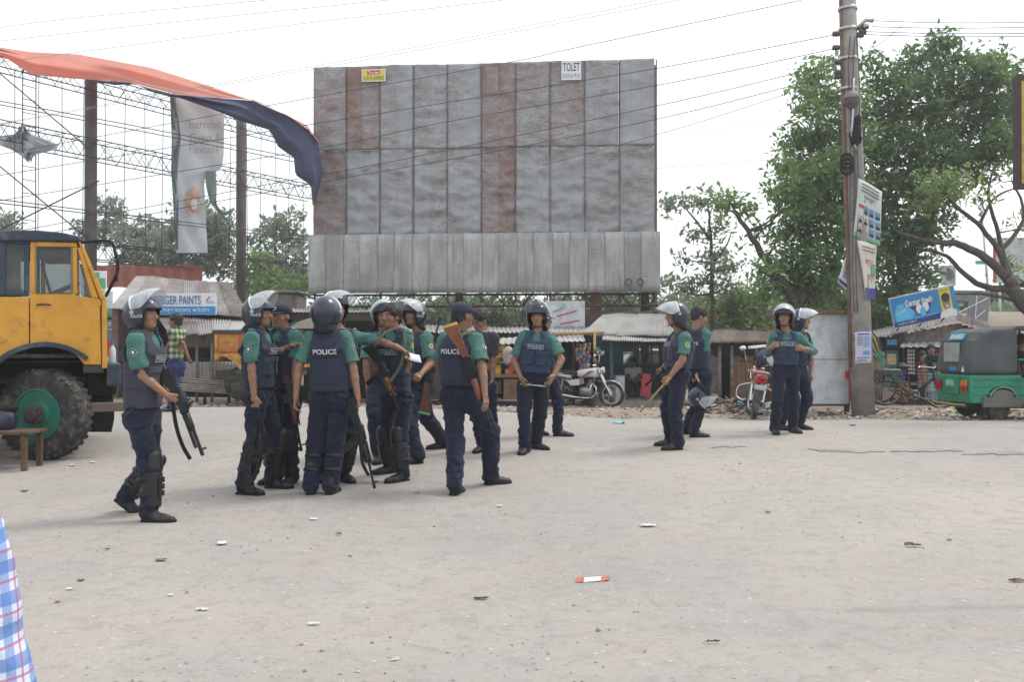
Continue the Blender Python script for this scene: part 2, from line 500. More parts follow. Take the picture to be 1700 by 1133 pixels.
# ------------------------------------------------------------------ a person
def ik(a, b, l1, l2, hint):
    d = b-a; L = np.linalg.norm(d); k = L/(l1+l2)/.9985
    if k > 1: l1 *= k; l2 *= k
    x = (l1*l1-l2*l2+L*L)/(2*L); h = math.sqrt(max(l1*l1-x*x, 0)); u = d/L
    n = unit(A(hint)-(A(hint)@u)*u); return a+u*x+n*h
def on_ray(px, S, L, sgn):
    """the point behind a pixel at distance L from joint S"""
    r = unit(ray(px[0], px[1])); m = CAM-S; b = m@r; c = m@m-L*L; D = b*b-c
    t = -b+(sgn*math.sqrt(D) if D > 0 else 0); return CAM+r*t
def facing(a): return A(math.sin(R(a)), -math.cos(R(a)), 0)
def leftof(a): return A(math.cos(R(a)), math.sin(R(a)), 0)

def hand_sdf(w, X, Y, right, curl, spread=0, thumb=0):
    X = unit(X); Y = unit(A(Y)-(A(Y)@X)*X); Z = np.cross(X, Y) if right else np.cross(Y, X)
    L = lambda x, y, z: w+X*x+Y*y+Z*z
    s = SDF(); s.u(cone(L(-.05, 0, 0), L(.015, 0, 0), .027, .025))
    s.u(ecap(L(.012, 0, 0), L(.082, .002, 0), Y, (.026, .016), (.038, .0135)), .02)
    for y, ln in ((.029, .072), (.0095, .080), (-.010, .074), (-.028, .058)):
        p = L(.085, y, 0); a = 0
        for k, fr in enumerate((.45, .32, .26)):
            a += R(curl*(1, 1.15, .8)[k]); q = p+(X*math.cos(a)-Z*math.sin(a)+Y*math.copysign(spread, y))*ln*fr
            s.u(cone(p, q, .0092-.0008*k, .0086-.0008*k), .006); p = q
    c = R(20+curl*.6)
    p0, p1 = L(.02, .026, -.004), L(.055, .05+.012*thumb, -.012); p2 = p1+(X*math.cos(c)*.9+Y*(.25*thumb)-Z*math.sin(c)*.8-Y*.25)*.042
    s.u(cone(p0, p1, .015, .0115), .012); s.u(cone(p1, p2, .0105, .0085), .006)
    return s

def helmet(c, M, parent, visor=50, text=True, seed=0, band=True, label=None):
    """M: columns left, forward, up"""
    loc = lambda P: A(c)+np.asarray(P)@M.T
    a, b, cc = .133, .152, .147; z0 = .014
    def pt(ph, e, k=1.0):
        q = math.cos(e if e > 0 else e*.8)
        return np.array([a*k*math.sin(ph)*q, -.006+b*k*math.cos(ph)*q, z0+cc*k*math.sin(e)])
    n, m = 64, 22; shell = []; inner = []
    for i in range(n):
        ph = 2*math.pi*i/n; d = abs((math.degrees(ph)+180) % 360-180)
        t = float(sstep(54, 70, d)); elow = R(10*(1-t)-66*t)
        row = []; rin = []
        for j in range(m+1):
            e = elow+(math.pi/2-elow)*j/m; row.append(pt(ph, e)); rin.append(pt(ph, e, .90))
        shell.append(row); inner.append(rin)
    S = loc(np.array(shell)); I = loc(np.array(inner)); V = np.concatenate([S.reshape(-1, 3), I.reshape(-1, 3)]); F = []; mi = []
    o = n*(m+1)
    for i in range(n):
        k = (i+1) % n
        for j in range(m):
            F.append((i*(m+1)+j, k*(m+1)+j, k*(m+1)+j+1, i*(m+1)+j+1)); mi.append(0)
            F.append((o+i*(m+1)+j+1, o+k*(m+1)+j+1, o+k*(m+1)+j, o+i*(m+1)+j)); mi.append(1)
        F.append((o+i*(m+1), o+k*(m+1), k*(m+1), i*(m+1))); mi.append(1)
    hel = obj('helmet', mesh_np('helmet', V, F, [M_HELM, M_HIN], mi, True), parent)
    if label: hel['label'] = label
    bm = bmesh.new(); bm.from_mesh(hel.data); bmesh.ops.remove_doubles(bm, verts=bm.verts, dist=.0004); bmesh.ops.recalc_face_normals(bm, faces=bm.faces); bm.to_mesh(hel.data); bm.free()
    # rim edging, neck guard
    g = MB(); ring_ = []
    for i in range(n):
        ph = 2*math.pi*i/n; d = abs((math.degrees(ph)+180) % 360-180); t = float(sstep(54, 70, d)); ring_.append(pt(ph, R(10*(1-t)-66*t), .965))
    g.tube(loc(np.array(ring_)), .0085, 6, closed=True)
    P = []
    for dg in np.linspace(72, 288, 26):
        ph = R(dg); q = math.sin(R((dg-72)/216*180)); P.append([loc(pt(ph, R(-50), k)-A(0, 0, dz)) for k, dz in ((.93, -.012), (1.0+.10*q, .012+.02*q), (1.04+.13*q, .028+.034*q), (.98+.1*q, .045+.03*q), (.86, .03))])
    g.grid(np.array(P)); g.build('neck_guard', M_HIN, hel, smooth=True)
    st = MB()
    st.tube(loc(np.array([(-.112, .01, -.07), (-.085, .055, -.105), (-.035, .088, -.128), (.035, .088, -.128), (.085, .055, -.105), (.112, .01, -.07)])), .009, 6, flat=.45)
    st.build('chin_strap', M_HIN, hel, smooth=True)
    # visor hinged at the sides
    av = R(visor); ca, sa = math.cos(av), math.sin(av)
    def rot(p): y, z = p[1], p[2]-z0; return A(p[0], y*ca-z*sa, z0+y*sa+z*ca)
    P = []; edge = []; base = []
    for dg in np.linspace(-80, 80, 25):
        ph = R(dg); q = math.cos(R(dg*1.05)); row = []
        for t in np.linspace(0, 1, 8):
            e = R(16*max(q, 0)**.7-76*t*(max(q, 0)**.45)); k = 1.045+.50*t**1.2*max(q, 0)**.8
            row.append(loc(rot(pt(ph, e, k))))
        P.append(row); edge.append(row[-1]); base.append(row[0])
    mbv = MB(); mbv.grid(np.array(P)); vz = mbv.build('visor', M_VISOR, hel, smooth=True)
    e_ = MB(); e_.tube(edge, .003, 5); e_.build('visor_edge', M_GREYP, vz, smooth=True)
    if band:
        bb = MB(); bb.tube(base, .011, 6, flat=.35, up=M[:, 2]); bb.build('visor_band', M_WHITE, vz, smooth=True)
    for sx in (-1, 1):
        pv = MB(); pv.cyl(loc(A(sx*a*.97, -.012, z0)), loc(A(sx*(a*1.07), -.012, z0)), .017, 12)
        pv.build('hinge', M_GREYP, hel, smooth=False)
    if text:
        bvh = BVHTree.FromPolygons(V.tolist(), F)
        for sx in (-1, 1):
            T, TF = text_fit('POLICE', .092, .024, .012)
            nn = unit(M@A(sx, .12, -.05)); ex = unit(np.cross(M[:, 2], nn)); ey = np.cross(nn, ex)
            cc_ = loc(A(sx*a*.9, .018, -.018))
            Vt = wrap(T, cc_, ex, ey, nn, bvh, .0025, .1)
            obj('lettering', mesh_np('lettering', Vt, TF, [M_WHITE], None, False), hel)
    return hel

def person(label, feet, pelvis, neck, head, yaw, armR, armL, d=None, hyaw=None, hpitch=0, hroll=0, gear='helmet', visor=50,
           vest=0, shirt=None, trousers=None, sleeve='short', guards=False, boots=False, skin=0, group=None, curl=(22, 22),
           thumbs=(None, None), belt=True, hh=.011, lean=0.0, badge=True, vest_text=None, pockets=True, helmtext=True, band=True,
           scale=None, seat=None, hair_only_core=False, knees=None, moustache=False, cap_mat=None, bulk=1.0, shoe_mat=None, epaulette=True):
    shirt = shirt or M_TEAL; trousers = trousers or M_NAVY; shoe_mat = shoe_mat or M_BLACK
    f, l, z = facing(yaw), leftof(yaw), A(0, 0, 1)
    FT = []
    for (px, py, fy, lift) in feet:
        FT.append((G(px, py) if d is None else W(px, py, d), facing(fy), R(lift)))
    if d is None: d = float(np.mean([q[0][1] for q in FT]))
    base = (FT[0][0]+FT[1][0])/2; base[2] = min(q[0][2] for q in FT)
    root = thing('person', label, 'person', base, group)
    pel = W(*pelvis, d); nk = W(*neck, d+lean); hd = W(*head, d+lean)
    up = unit(nk-pel); l = unit(l-(l@up)*up); f = np.cross(up, l)*-1 if np.cross(up, l)@f < 0 else np.cross(up, l)
    # legs
    ank = []; FR = []
    for i, (g0, fd, th) in enumerate(FT):
        t = fd*math.cos(th)-z*math.sin(th); n_ = z*math.cos(th)+fd*math.sin(th)
        ball = g0+z*.0+fd*.03; heel = ball-t*.165
        ank.append(heel+n_*.085+t*.045); FR.append((ball, heel, t, n_, fd))
    hips = [pel-l*.088-up*.02, pel+l*.088-up*.02]
    LL = max(np.linalg.norm(hips[i]-ank[i]) for i in range(2))*1.006
    s = LL/.86 if scale is None else scale
    if scale: LL = .86*scale
    kn = [ik(hips[i], ank[i], LL*.515, LL*.485, FR[i][4]+f*.5 if knees is None else knees[i]) for i in range(2)]
    sh = [nk-up*.055*s-l*.172*s, nk-up*.055*s+l*.172*s]
    # arms
    el, wr, hdirs = [], [], []
    for i, arm in enumerate((armR, armL)):
        (e, se), (w, sw) = arm[0], arm[1]
        E = on_ray(e, sh[i], .285*s, se); dE = E-sh[i]; E = sh[i]+unit(dE)*min(max(np.linalg.norm(dE), .2), .33*s)
        Wp = on_ray(w, E, .25*s, sw); dW = Wp-E; Wp = E+unit(dW)*min(max(np.linalg.norm(dW), .17), .28*s)
        hdir = unit(Wp-E)
        if len(arm) > 2: hdir = unit(on_ray(arm[2][0], Wp, .1, arm[2][1])-Wp)
        el.append(E); wr.append(Wp); hdirs.append(hdir)
    k = s*bulk
    waist = pel+up*.16*s; chest = nk-up*.17*s
    # ---- body: one mesh (skin)
    HY = hyaw if hyaw is not None else yaw
    hf = facing(HY); hl = leftof(HY); cp, sp = math.cos(R(hpitch)), math.sin(R(hpitch))
    hF = hf*cp+z*sp; hU = np.cross(hl, hF); hU = hU if hU[2] > 0 else -hU
    if hroll: cr, sr = math.cos(R(hroll)), math.sin(R(hroll)); hl, hU = hl*cr+hU*sr, hU*cr-hl*sr
    M = np.stack([hl, hF, hU], 1)
    hs = SDF(); Lh = lambda x, y, q: hd+M@A(x, y, q)
    hs.u(ellip(Lh(0, -.012, .028), (.074, .093, .086), M)); hs.u(ellip(Lh(0, .026, -.035), (.060, .066, .083), M), .03)
    hs.u(ellip(Lh(0, .050, -.088), (.036, .036, .028), M), .03)
    hs.u(cone(Lh(-.036, .074, .024), Lh(.036, .074, .024), .013, .013), .02)
    for sx in (-1, 1):
        hs.u(ellip(Lh(sx*.043, .058, -.026), (.022, .022, .022), M), .02)
        hs.sub(ellip(Lh(sx*.032, .101, .006), (.018, .016, .012), M)); hs.u(ellip(Lh(sx*.031, .078, .006), (.0135,)*3, M), .004)
        hs.u(ellip(Lh(sx*.076, -.004, -.012), (.010, .022, .032), M), .008)
    hs.u(cone(Lh(0, .088, .010), Lh(0, .108, -.028), .010, .0155), .012); hs.u(cone(Lh(-.014, .094, -.031), Lh(.014, .094, -.031), .010, .010), .008)
    hs.u(ellip(Lh(0, .086, -.058), (.024, .012, .007), M), .006); hs.u(ellip(Lh(0, .085, -.069), (.021, .012, .0075), M), .006)
    nb = nk-up*.04
    hs.u(cone(Lh(0, -.018, -.07), nb, .054, .062), .03)
    v1, f1 = hs.mesh(max(.0062, hh*.6))
    q = (v1[f1].mean(1)-hd)@M; mi = np.zeros(len(f1), int)
    ax = np.abs(q[:, 0])
    mi[(ax > .012) & (ax < .052) & (q[:, 2] > .019+.06*(ax-.03)*0) & (q[:, 2] < .029) & (q[:, 1] > .06)] = 3
    eye = (((ax-.031)/.0140)**2+((q[:, 2]-.005)/.0062)**2 < 1) & (q[:, 1] > .075)
    mi[eye] = 2; mi[eye & (np.abs(ax-.031) < .0068)] = 3
    mi[(((q[:, 0])/.025)**2+((q[:, 2]+.063)/.0125)**2 < 1) & (q[:, 1] > .075)] = 1
    if moustache: mi[(ax < .032) & (q[:, 2] > -.052) & (q[:, 2] < -.040) & (q[:, 1] > .075)] = 3
    b = SDF(); b.u(cone(pel, chest, .08, .09)); b.u(cone(chest, nk, .09, .06), .03)
    for i in range(2):
        b.u(cone(sh[i], el[i], .050*k, .041*k), .03); mid = el[i]+(wr[i]-el[i])*.3
        b.u(cone(el[i], mid, .041*k, .042*k), .02); b.u(cone(mid, wr[i], .041*k, .0275), .02)
        b.u(cone(hips[i], kn[i], .06, .05), .02); b.u(cone(kn[i], ank[i], .048, .036), .02)
    parts = [(v1, f1, mi)]; v2, f2 = b.mesh(hh*1.15); parts.append((v2, f2, 0))
    hands = []
    for i in range(2):
        th = thumbs[i]
        Y = f if th is None else A(th)
        v3, f3 = hand_sdf(wr[i], hdirs[i], Y, i == 0, curl[i]).mesh(.0052 if hh < .013 else .0065)
        parts.append((v3, f3, 0)); hands.append(wr[i]+hdirs[i]*.085)
    V, F, MI = merge(parts)
    obj('body', mesh_np('body', V, F, [SKIN[skin], M_LIP, M_EYE, M_PUP], MI, True), root)
    # ---- trousers
    t = SDF(); t.u(ecap(pel-up*.05*s, pel+up*.12*s, l, (.158*k, .112*k), (.152*k, .110*k)))
    for i in range(2):
        t.u(cone(hips[i]+f*.004, kn[i], .104*k, .079*k), .03); lo = kn[i]+(ank[i]-kn[i])*1.02
        t.u(cone(kn[i], lo, .080*k, .072*k), .03)
        t.u(ellip(hips[i]-f*.045-up*.01, (.08*k,)*3), .04)
    vt, ft = t.mesh(hh, .0125, (9, 9, 15), seed=int(pelvis[0]))
    obj('trousers', mesh_np('trousers', vt, ft, [trousers], None, True), root)
    # ---- shirt
    t = SDF(); t.u(ecap(pel+up*.145*s, waist+up*.02, l, (.138*k, .100*k), (.146*k, .106*k))); t.u(ecap(waist, chest, l, (.150*k, .110*k), (.172*k, .118*k)), .04)
    t.u(ecap(chest, nk-up*.085*s, l, (.172*k, .118*k), (.12, .085)), .04); t.u(cone(sh[0]+l*.02, sh[1]-l*.02, .066, .066), .04)
    t.u(cone(nk-up*.07, nk-up*.01, .095, .062), .04)
    fr = {'short': .80, 'long': 1.0, 'none': .25}[sleeve]
    for i in range(2):
        t.u(cone(sh[i], el[i], .068*k, (.074 if sleeve == 'short' else .056)*k), .03)
        if sleeve == 'long': t.u(cone(el[i], wr[i]-unit(wr[i]-el[i])*.03, .056*k, .042*k), .02)
    t.sub(cone(nk+up*.02, nk+up*.15+f*.02, .058, .07))
    vs, fs = t.mesh(hh, .009, (13, 13, 15), seed=int(neck[0]))
    if sleeve == 'short':
        keep = np.ones(len(vs), bool)
        for i in range(2):
            ax_ = unit(el[i]-sh[i]); Ls = np.linalg.norm(el[i]-sh[i]); qq = vs-sh[i]; tt = qq@ax_
            rr = np.linalg.norm(qq-tt[:, None]*ax_, axis=1); keep &= ~((tt > Ls*fr) & (rr < .125) & (tt < Ls+.2))
        fs = fs[keep[fs].all(1)]
        us = np.unique(fs); rm = np.full(len(vs), -1); rm[us] = np.arange(len(us)); vs = vs[us]; fs = rm[fs]
    so = obj('shirt', mesh_np('shirt', vs, fs, [shirt], None, True), root)
    if sleeve == 'short':
        md = so.modifiers.new('thick', 'SOLIDIFY'); md.thickness = .006; md.offset = -1
    co = MB()
    for sx in (-1, 1):          # collar leaves
        P = []
        for tt in np.linspace(0, 1, 9):
            an = R(180-tt*150)*sx; rr = .064; c0 = nk-up*.018+f*.012
            dirn = f*math.cos(an)+l*math.sin(an)
            hgt = .034-.012*tt
            P.append([c0+dirn*rr+up*hgt*(1-.35*tt), c0+dirn*(rr+.012)+up*hgt*(.95-.35*tt), c0+dirn*(rr+.026+.012*tt)-up*(.006+.034*tt)])
        co.grid(np.array(P))
    cob = co.build('collar', shirt, so, smooth=True); mdc = cob.modifiers.new('thick', 'SOLIDIFY'); mdc.thickness = .005
    sb = BVHTree.FromPolygons(vs.tolist(), fs.tolist())
    if badge and sleeve != 'none':
        for i, sg in enumerate((-1, 1)):
            ax_ = unit(el[i]-sh[i]); nn = unit(l*sg-(l*sg@ax_)*ax_); c0 = sh[i]+ax_*.105*s; ey = -ax_; ex = unit(np.cross(ey, nn))
            if i == 0:
                Vq, Fq = disc2(.024, .031, 16); mm = M_GREYP; V2, F2 = disc2(.0195, .026, 14)
            else: Vq, Fq = disc2(.026, .030, 16); mm = M_YEL; V2, F2 = disc2(.014, .016, 10)
            bo = obj('sleeve_badge', mesh_np('sleeve_badge', wrap(Vq, c0, ex, ey, nn, sb, .003, .2), Fq, [mm], None, True), so)
            q2 = MB(); q2.add(wrap(V2, c0, ex, ey, nn, sb, .005, .2), F2)
            if i == 0: q2.mi = 1; V4, F4 = disc2(.010, .016, 8); q2.add(wrap(V4, c0, ex, ey, nn, sb, .007, .2), F4)
            me = mesh_np('badge_emblem', np.array(q2.v), q2.f, [M_NAVY if i == 0 else mat('badge_green', (.05, .2, .07)), M_WHITE], q2.m, True)
            obj('badge_emblem', me, so)
    if epaulette and sleeve != 'none':
        for i, sg in enumerate((-1, 1)):
            Vq, Fq = quad2(.05, .085, 2, 6); c0 = sh[i]-l*sg*.035; hb = wrap(Vq, c0, f, l*sg, up, sb, .006, .2)
            eo = obj('epaulette', mesh_np('epaulette', hb, Fq, [shirt], None, True), so); eo.modifiers.new('t', 'SOLIDIFY').thickness = .005
            Vq, Fq = quad2(.054, .018, 2, 1); Vq[:, 1] += .028
            obj('rank_slide', mesh_np('rank_slide', wrap(Vq, c0, f, l*sg, up, sb, .0115, .2), Fq, [M_GREYP], None, True), so)
    # ---- belt
    if belt:
        bl = MB(); an = np.linspace(0, 2*math.pi, 40, endpoint=False); cb = pel+up*.085*s
        for dz, rr in ((-.022, 1.0),):
            P = np.array([[cb+l*math.cos(a_)*.166*k*q_+f*math.sin(a_)*.124*k*q_+up*dz_ for dz_, q_ in ((-.022, .96), (-.022, 1.03), (.022, 1.03), (.022, .96))] for a_ in list(an)+[0]])
            bl.grid(P)
        bo = bl.build('belt', M_BLACK, root, smooth=False)
        bk = MB()
        for dx in (-.022, 0, .022): bk.box(cb+f*.130*k+l*dx, (.010, .010, .034), np.stack([l, f, up], 1))
        bk.build('buckle', M_STEEL, bo)
    # ---- vest
    if vest is not None:
        vm = M_VEST[vest]; t = SDF(); bot = pel+up*.085*s
        t.u(ecap(bot, chest, l, (.176*k, .140*k), (.190*k, .150*k), 2.7)); t.u(ecap(chest, nk-up*.06*s, l, (.190*k, .146*k), (.145, .108), 2.5), .03)
        for sx in (-1, 1):
            for ff in (-1, 1): t.u(ecap(nk+l*sx*.10*s-up*.045, nk+l*sx*.115*s-up*.16+f*ff*.115, l, (.042, .022), (.05, .026)), .02)
        t.sub(cone(nk-up*.02, nk+up*.25, .082, .095)); t.sub(ecap(nk-up*.07+f*.09, nk+up*.1+f*.2, l, (.07, .05), (.08, .08)))
        for i, sg in enumerate((-1, 1)):
            t.sub(ecap(sh[i]+l*sg*.045-up*.075, sh[i]+l*sg*.16-up*.10, f, (.098, .13), (.10, .14)))
        t.cut(bot-up*.02, -up)
        vv, fv = t.mesh(hh, .005, (12, 12, 16), seed=5)
        vo = obj('vest', mesh_np('vest', vv, fv, [vm], None, True), root)
        vb = BVHTree.FromPolygons(vv.tolist(), fv.tolist())
        def pad(nm, sgn, x, hgt, w, h_, off, m_, rows=(8, 6)):
            Vq, Fq = quad2(w, h_, *rows); c0 = pel+up*hgt+l*x
            nn = f*sgn; ex = unit(np.cross(up, nn))
            Vw = wrap(Vq, c0, ex, up, nn, vb, off, .5)
            o_ = obj(nm, mesh_np(nm, Vw, Fq, [m_], None, False), vo); md = o_.modifiers.new('t', 'SOLIDIFY'); md.thickness = off*.95; md.offset = -1
            bv = o_.modifiers.new('b', 'BEVEL'); bv.width = .003; bv.segments = 1; bv.limit_method = 'ANGLE'
            return o_
        T = np.linalg.norm(nk-pel)
        for sgn in (-1, 1):
            txt = (vest_text or {}).get('front' if sgn > 0 else 'back', 'POLICE')
            hz = T*.70
            if txt:
                pad('name_patch', sgn, 0, hz, .255 if sgn < 0 else .215, .084 if sgn < 0 else .062, .010, vm)
                T2, TF = text_fit(txt, .212 if sgn < 0 else .160, .044 if sgn < 0 else .030, .014)
                nn = f*sgn; ex = unit(np.cross(up, nn))
                Vw = wrap(T2, pel+up*hz, ex, up, nn, vb, .0135, .5)
                obj('lettering', mesh_np('lettering', Vw, TF, [M_WHITE if sgn < 0 else M_GREYP], None, False), vo)
                if sgn > 0:
                    fb = MB()
                    for (w_, h_, yy, xx) in ((.194, .004, .025, 0), (.194, .004, -.025, 0), (.004, .050, 0, .095), (.004, .050, 0, -.095)):
                        Vq, Fq = quad2(w_, h_, 6, 1); Vq[:, 0] += xx; Vq[:, 1] += yy; fb.add(wrap(Vq, pel+up*hz, ex, up, nn, vb, .0135, .5), Fq)
                    fb.build('patch_border', M_GREYP, vo)
            if pockets:
                if sgn > 0:
                    for sx in (-1, 1):
                        pad('pocket', 1, sx*.082, T*.45, .125, .15, .022, vm); pad('pocket_flap', 1, sx*.082, T*.56, .13, .05, .028, vm)
                else: pad('back_panel', -1, 0, T*.40, .24, .22, .008, vm)
        for sx in (-1, 1):       # side straps
            for hz in (.36, .55):
                Vq, Fq = quad2(.2, .036, 6, 1); nn = l*sx; ex = unit(np.cross(up, nn))
                so_ = obj('side_strap', mesh_np('side_strap', wrap(Vq, pel+up*T*hz, ex, up, nn, vb, .007, .5), Fq, [vm], None, False), vo)
                md = so_.modifiers.new('t', 'SOLIDIFY'); md.thickness = .006; md.offset = -1
    # ---- shoes and guards
    for i in range(2):
        ball, heel, tt, n_, fd = FR[i]; sd_ = np.cross(n_, tt); t = SDF()
        t.u(ecap(heel+n_*.030+tt*.03, ball+n_*.028, sd_, (.038, .038), (.047, .036)))
        t.u(ecap(ball+n_*.028, ball+fd*.065+z*.026, sd_, (.047, .036), (.036, .024)), .02)
        t.u(cone(ank[i], ball+n_*.04-tt*.05, .046, .036), .03); top = ank[i]+(kn[i]-ank[i])*(.45 if boots else .12)
        t.u(cone(ank[i], top, .050, .066 if boots else .05), .02)
        t.cut(heel, -n_); t.cut(A(0, 0, FT[i][0][2]), (0, 0, -1))
        vs_, fs_ = t.mesh(min(hh, .0095), .002, (30, 30, 30)); shoe = obj('boot' if boots else 'shoe', mesh_np('shoe', vs_, fs_, [shoe_mat], None, True), root)
        slb = MB(); outl = [(-.035, .0), (-.03, .032), (.03, .041), (.10, .044), (.16, .050), (.20, .046), (.235, .026), (.243, 0)]
        pol = [(x_, y_) for x_, y_ in outl]+[(x_, -y_) for x_, y_ in outl[::-1][1:-1]]
        if R(3) > abs(FT[i][2]): slb.prism(pol, heel+tt*.02+n_*.011, tt, sd_, n_, .022)
        else: slb.prism([p_ for p_ in pol if p_[0] < .18], heel+tt*.02+n_*.011, tt, sd_, n_, .022)
        slb.build('sole', M_HIN, shoe, fix=True)
        if guards:
            shd = unit(ank[i]-kn[i]); ff = fd-(fd@shd)*shd; ff = unit(ff); ss = np.cross(shd, ff)
            t = SDF(); a0, a1 = kn[i]+shd*.07+ff*.030, kn[i]+shd*.36*s+ff*.028
            t.u(ecap(a0, a1, ss, (.078, .075), (.066, .066))); t.sub(ecap(a0-shd*.1-ff*.10, a1+shd*.1-ff*.10, ss, (.12, .052), (.12, .052)))
            t.cut(a0-shd*.01, -shd); t.cut(a1+shd*.02, shd)
            v_, f_ = t.mesh(.009); g0 = obj('shin_guard', mesh_np('shin_guard', v_, f_, [M_GUARD], None, True), root)
            t = SDF(); t.u(ecap(kn[i]-shd*.055+ff*.045, kn[i]+shd*.03+ff*.05, ss, (.070, .055), (.075, .058))); t.sub(ecap(kn[i]-shd*.2-ff*.05, kn[i]+shd*.2-ff*.05, ss, (.12, .09), (.12, .09)))
            v_, f_ = t.mesh(.009); obj('knee_cup', mesh_np('knee_cup', v_, f_, [M_GUARD], None, True), g0)
            rg = MB()
            for q_ in (.13, .27):
                cc_ = kn[i]+shd*q_*s; rr = .083-.02*q_; rg.tube([cc_+ss*rr*math.cos(a_)+ff*rr*1.02*math.sin(a_) for a_ in np.linspace(0, 2*math.pi, 20, endpoint=False)], .016, 6, flat=.25, closed=True, up=ff)
            rg.build('guard_strap', M_GUARD, g0, smooth=True)
            for q_ in (.14, .20, .26):
                rb = MB(); cc_ = kn[i]+shd*q_*s+ff*(.108-.02*q_); rb.box(cc_, (.085, .012, .045), np.stack([ss, ff, shd], 1), bev=.005); rb.build('guard_plate', M_GUARD, g0)
    # ---- head gear
    if gear == 'helmet': helmet(hd+M@A(0, -.006, .002), M, root, visor, helmtext, band=band)
    elif gear in ('cap', 'hair'):
        t = SDF(); t.u(ellip(Lh(0, -.015, .038), (.087, .108, .102) if gear == 'hair' else (.076, .094, .085), M)); t.u(ellip(Lh(0, -.045, -.028), (.078, .066, .078), M), .02)
        nn = M@A(0, .55, -1); t.cut(Lh(0, 0, -.018), nn); t.sub(ellip(Lh(0, .105, -.012), (.066, .062, .072), M))
        v_, f_ = t.mesh(.007, .006, (45, 45, 45)); obj('hair', mesh_np('hair', v_, f_, [M_HAIR], None, True), root)
    if gear == 'cap':
        cm = cap_mat or M_VEST[0]; pr = [(.0, .118), (.05, .112), (.085, .088), (.095, .055), (.094, .02)]
        ang = np.linspace(0, 2*math.pi, 33)
        P = np.array([[Lh(r_*.92*math.sin(a_), -.012+r_*1.13*math.cos(a_), h_+.012*math.cos(a_)*(r_ > .06)) for r_, h_ in pr] for a_ in ang])
        cmb = MB(); cmb.grid(P); cpo = cmb.build('cap', cm, root, smooth=True); cpo.modifiers.new('t', 'SOLIDIFY').thickness = .004
        P = np.array([[Lh(.080*math.sin(a_)*(1+.12*q_), -.012+.104*math.cos(a_)+.075*q_*math.cos(a_), .036-.016*q_*math.cos(a_)) for q_ in (0, .35, .7, 1)] for a_ in np.linspace(-1.25, 1.25, 17)])
        bmb = MB(); bmb.grid(P); br = bmb.build('cap_brim', cm, cpo, smooth=True); br.modifiers.new('t', 'SOLIDIFY').thickness = .005
        V2, F2 = disc2(.022, .022, 12); eb = MB(); ex_, ey_, n_ = M[:, 0], unit(M@A(0, -.35, 1)), unit(M@A(0, 1, .35))
        eb.add([Lh(0, .094, .066)+ex_*p_[0]+ey_*p_[1]+n_*(.006-8*(p_[0]**2)) for p_ in V2], F2); eb.build('cap_badge', M_GREYP, cpo)
    return dict(root=root, hands=hands, wr=wr, hdir=hdirs, f=f, l=l, up=up, d=d, sh=sh, el=el, pel=pel, nk=nk, hd=hd, s=s, M=M)

M_BAMBOO = mat('bamboo', (.36, .25, .12), .6, .3, 14, .3, 60)
def plaid(name, c1, c2, c3, size, sk=(1, 1, 1)):
    if name in MATS: return MATS[name]
    m, nt, p = newmat(name); tc = coords(nt, 'Object', (1, 1, 1)); sx = nt.nodes.new('ShaderNodeSeparateXYZ'); nt.links.new(tc, sx.inputs[0])
    hz = sx.outputs[2]; hv = math_(nt, 'ADD', sx.outputs[0], math_(nt, 'MULTIPLY', sx.outputs[1], .8))
    def bands(v, w, o): return math_(nt, 'LESS_THAN', math_(nt, 'FRACT', math_(nt, 'ADD', math_(nt, 'DIVIDE', v, size), o)), w)
    c = mixc(nt, math_(nt, 'MULTIPLY', bands(hz, .42, 0), .75), c1, c2); c = mixc(nt, math_(nt, 'MULTIPLY', bands(hv, .42, .2), .62), c, c2)
    c = mixc(nt, math_(nt, 'MULTIPLY', bands(hz, .09, .3), .7), c, c3); c = mixc(nt, math_(nt, 'MULTIPLY', bands(hv, .09, .55), .7), c, c3)
    nt.links.new(c, p.inputs['Base Color']); p.inputs['Roughness'].default_value = .9; p.inputs['Specular IOR Level'].default_value = .15
    bump(nt, p, noise(nt, tc, 14, 3, .5, .5), .3, .006)
    return m
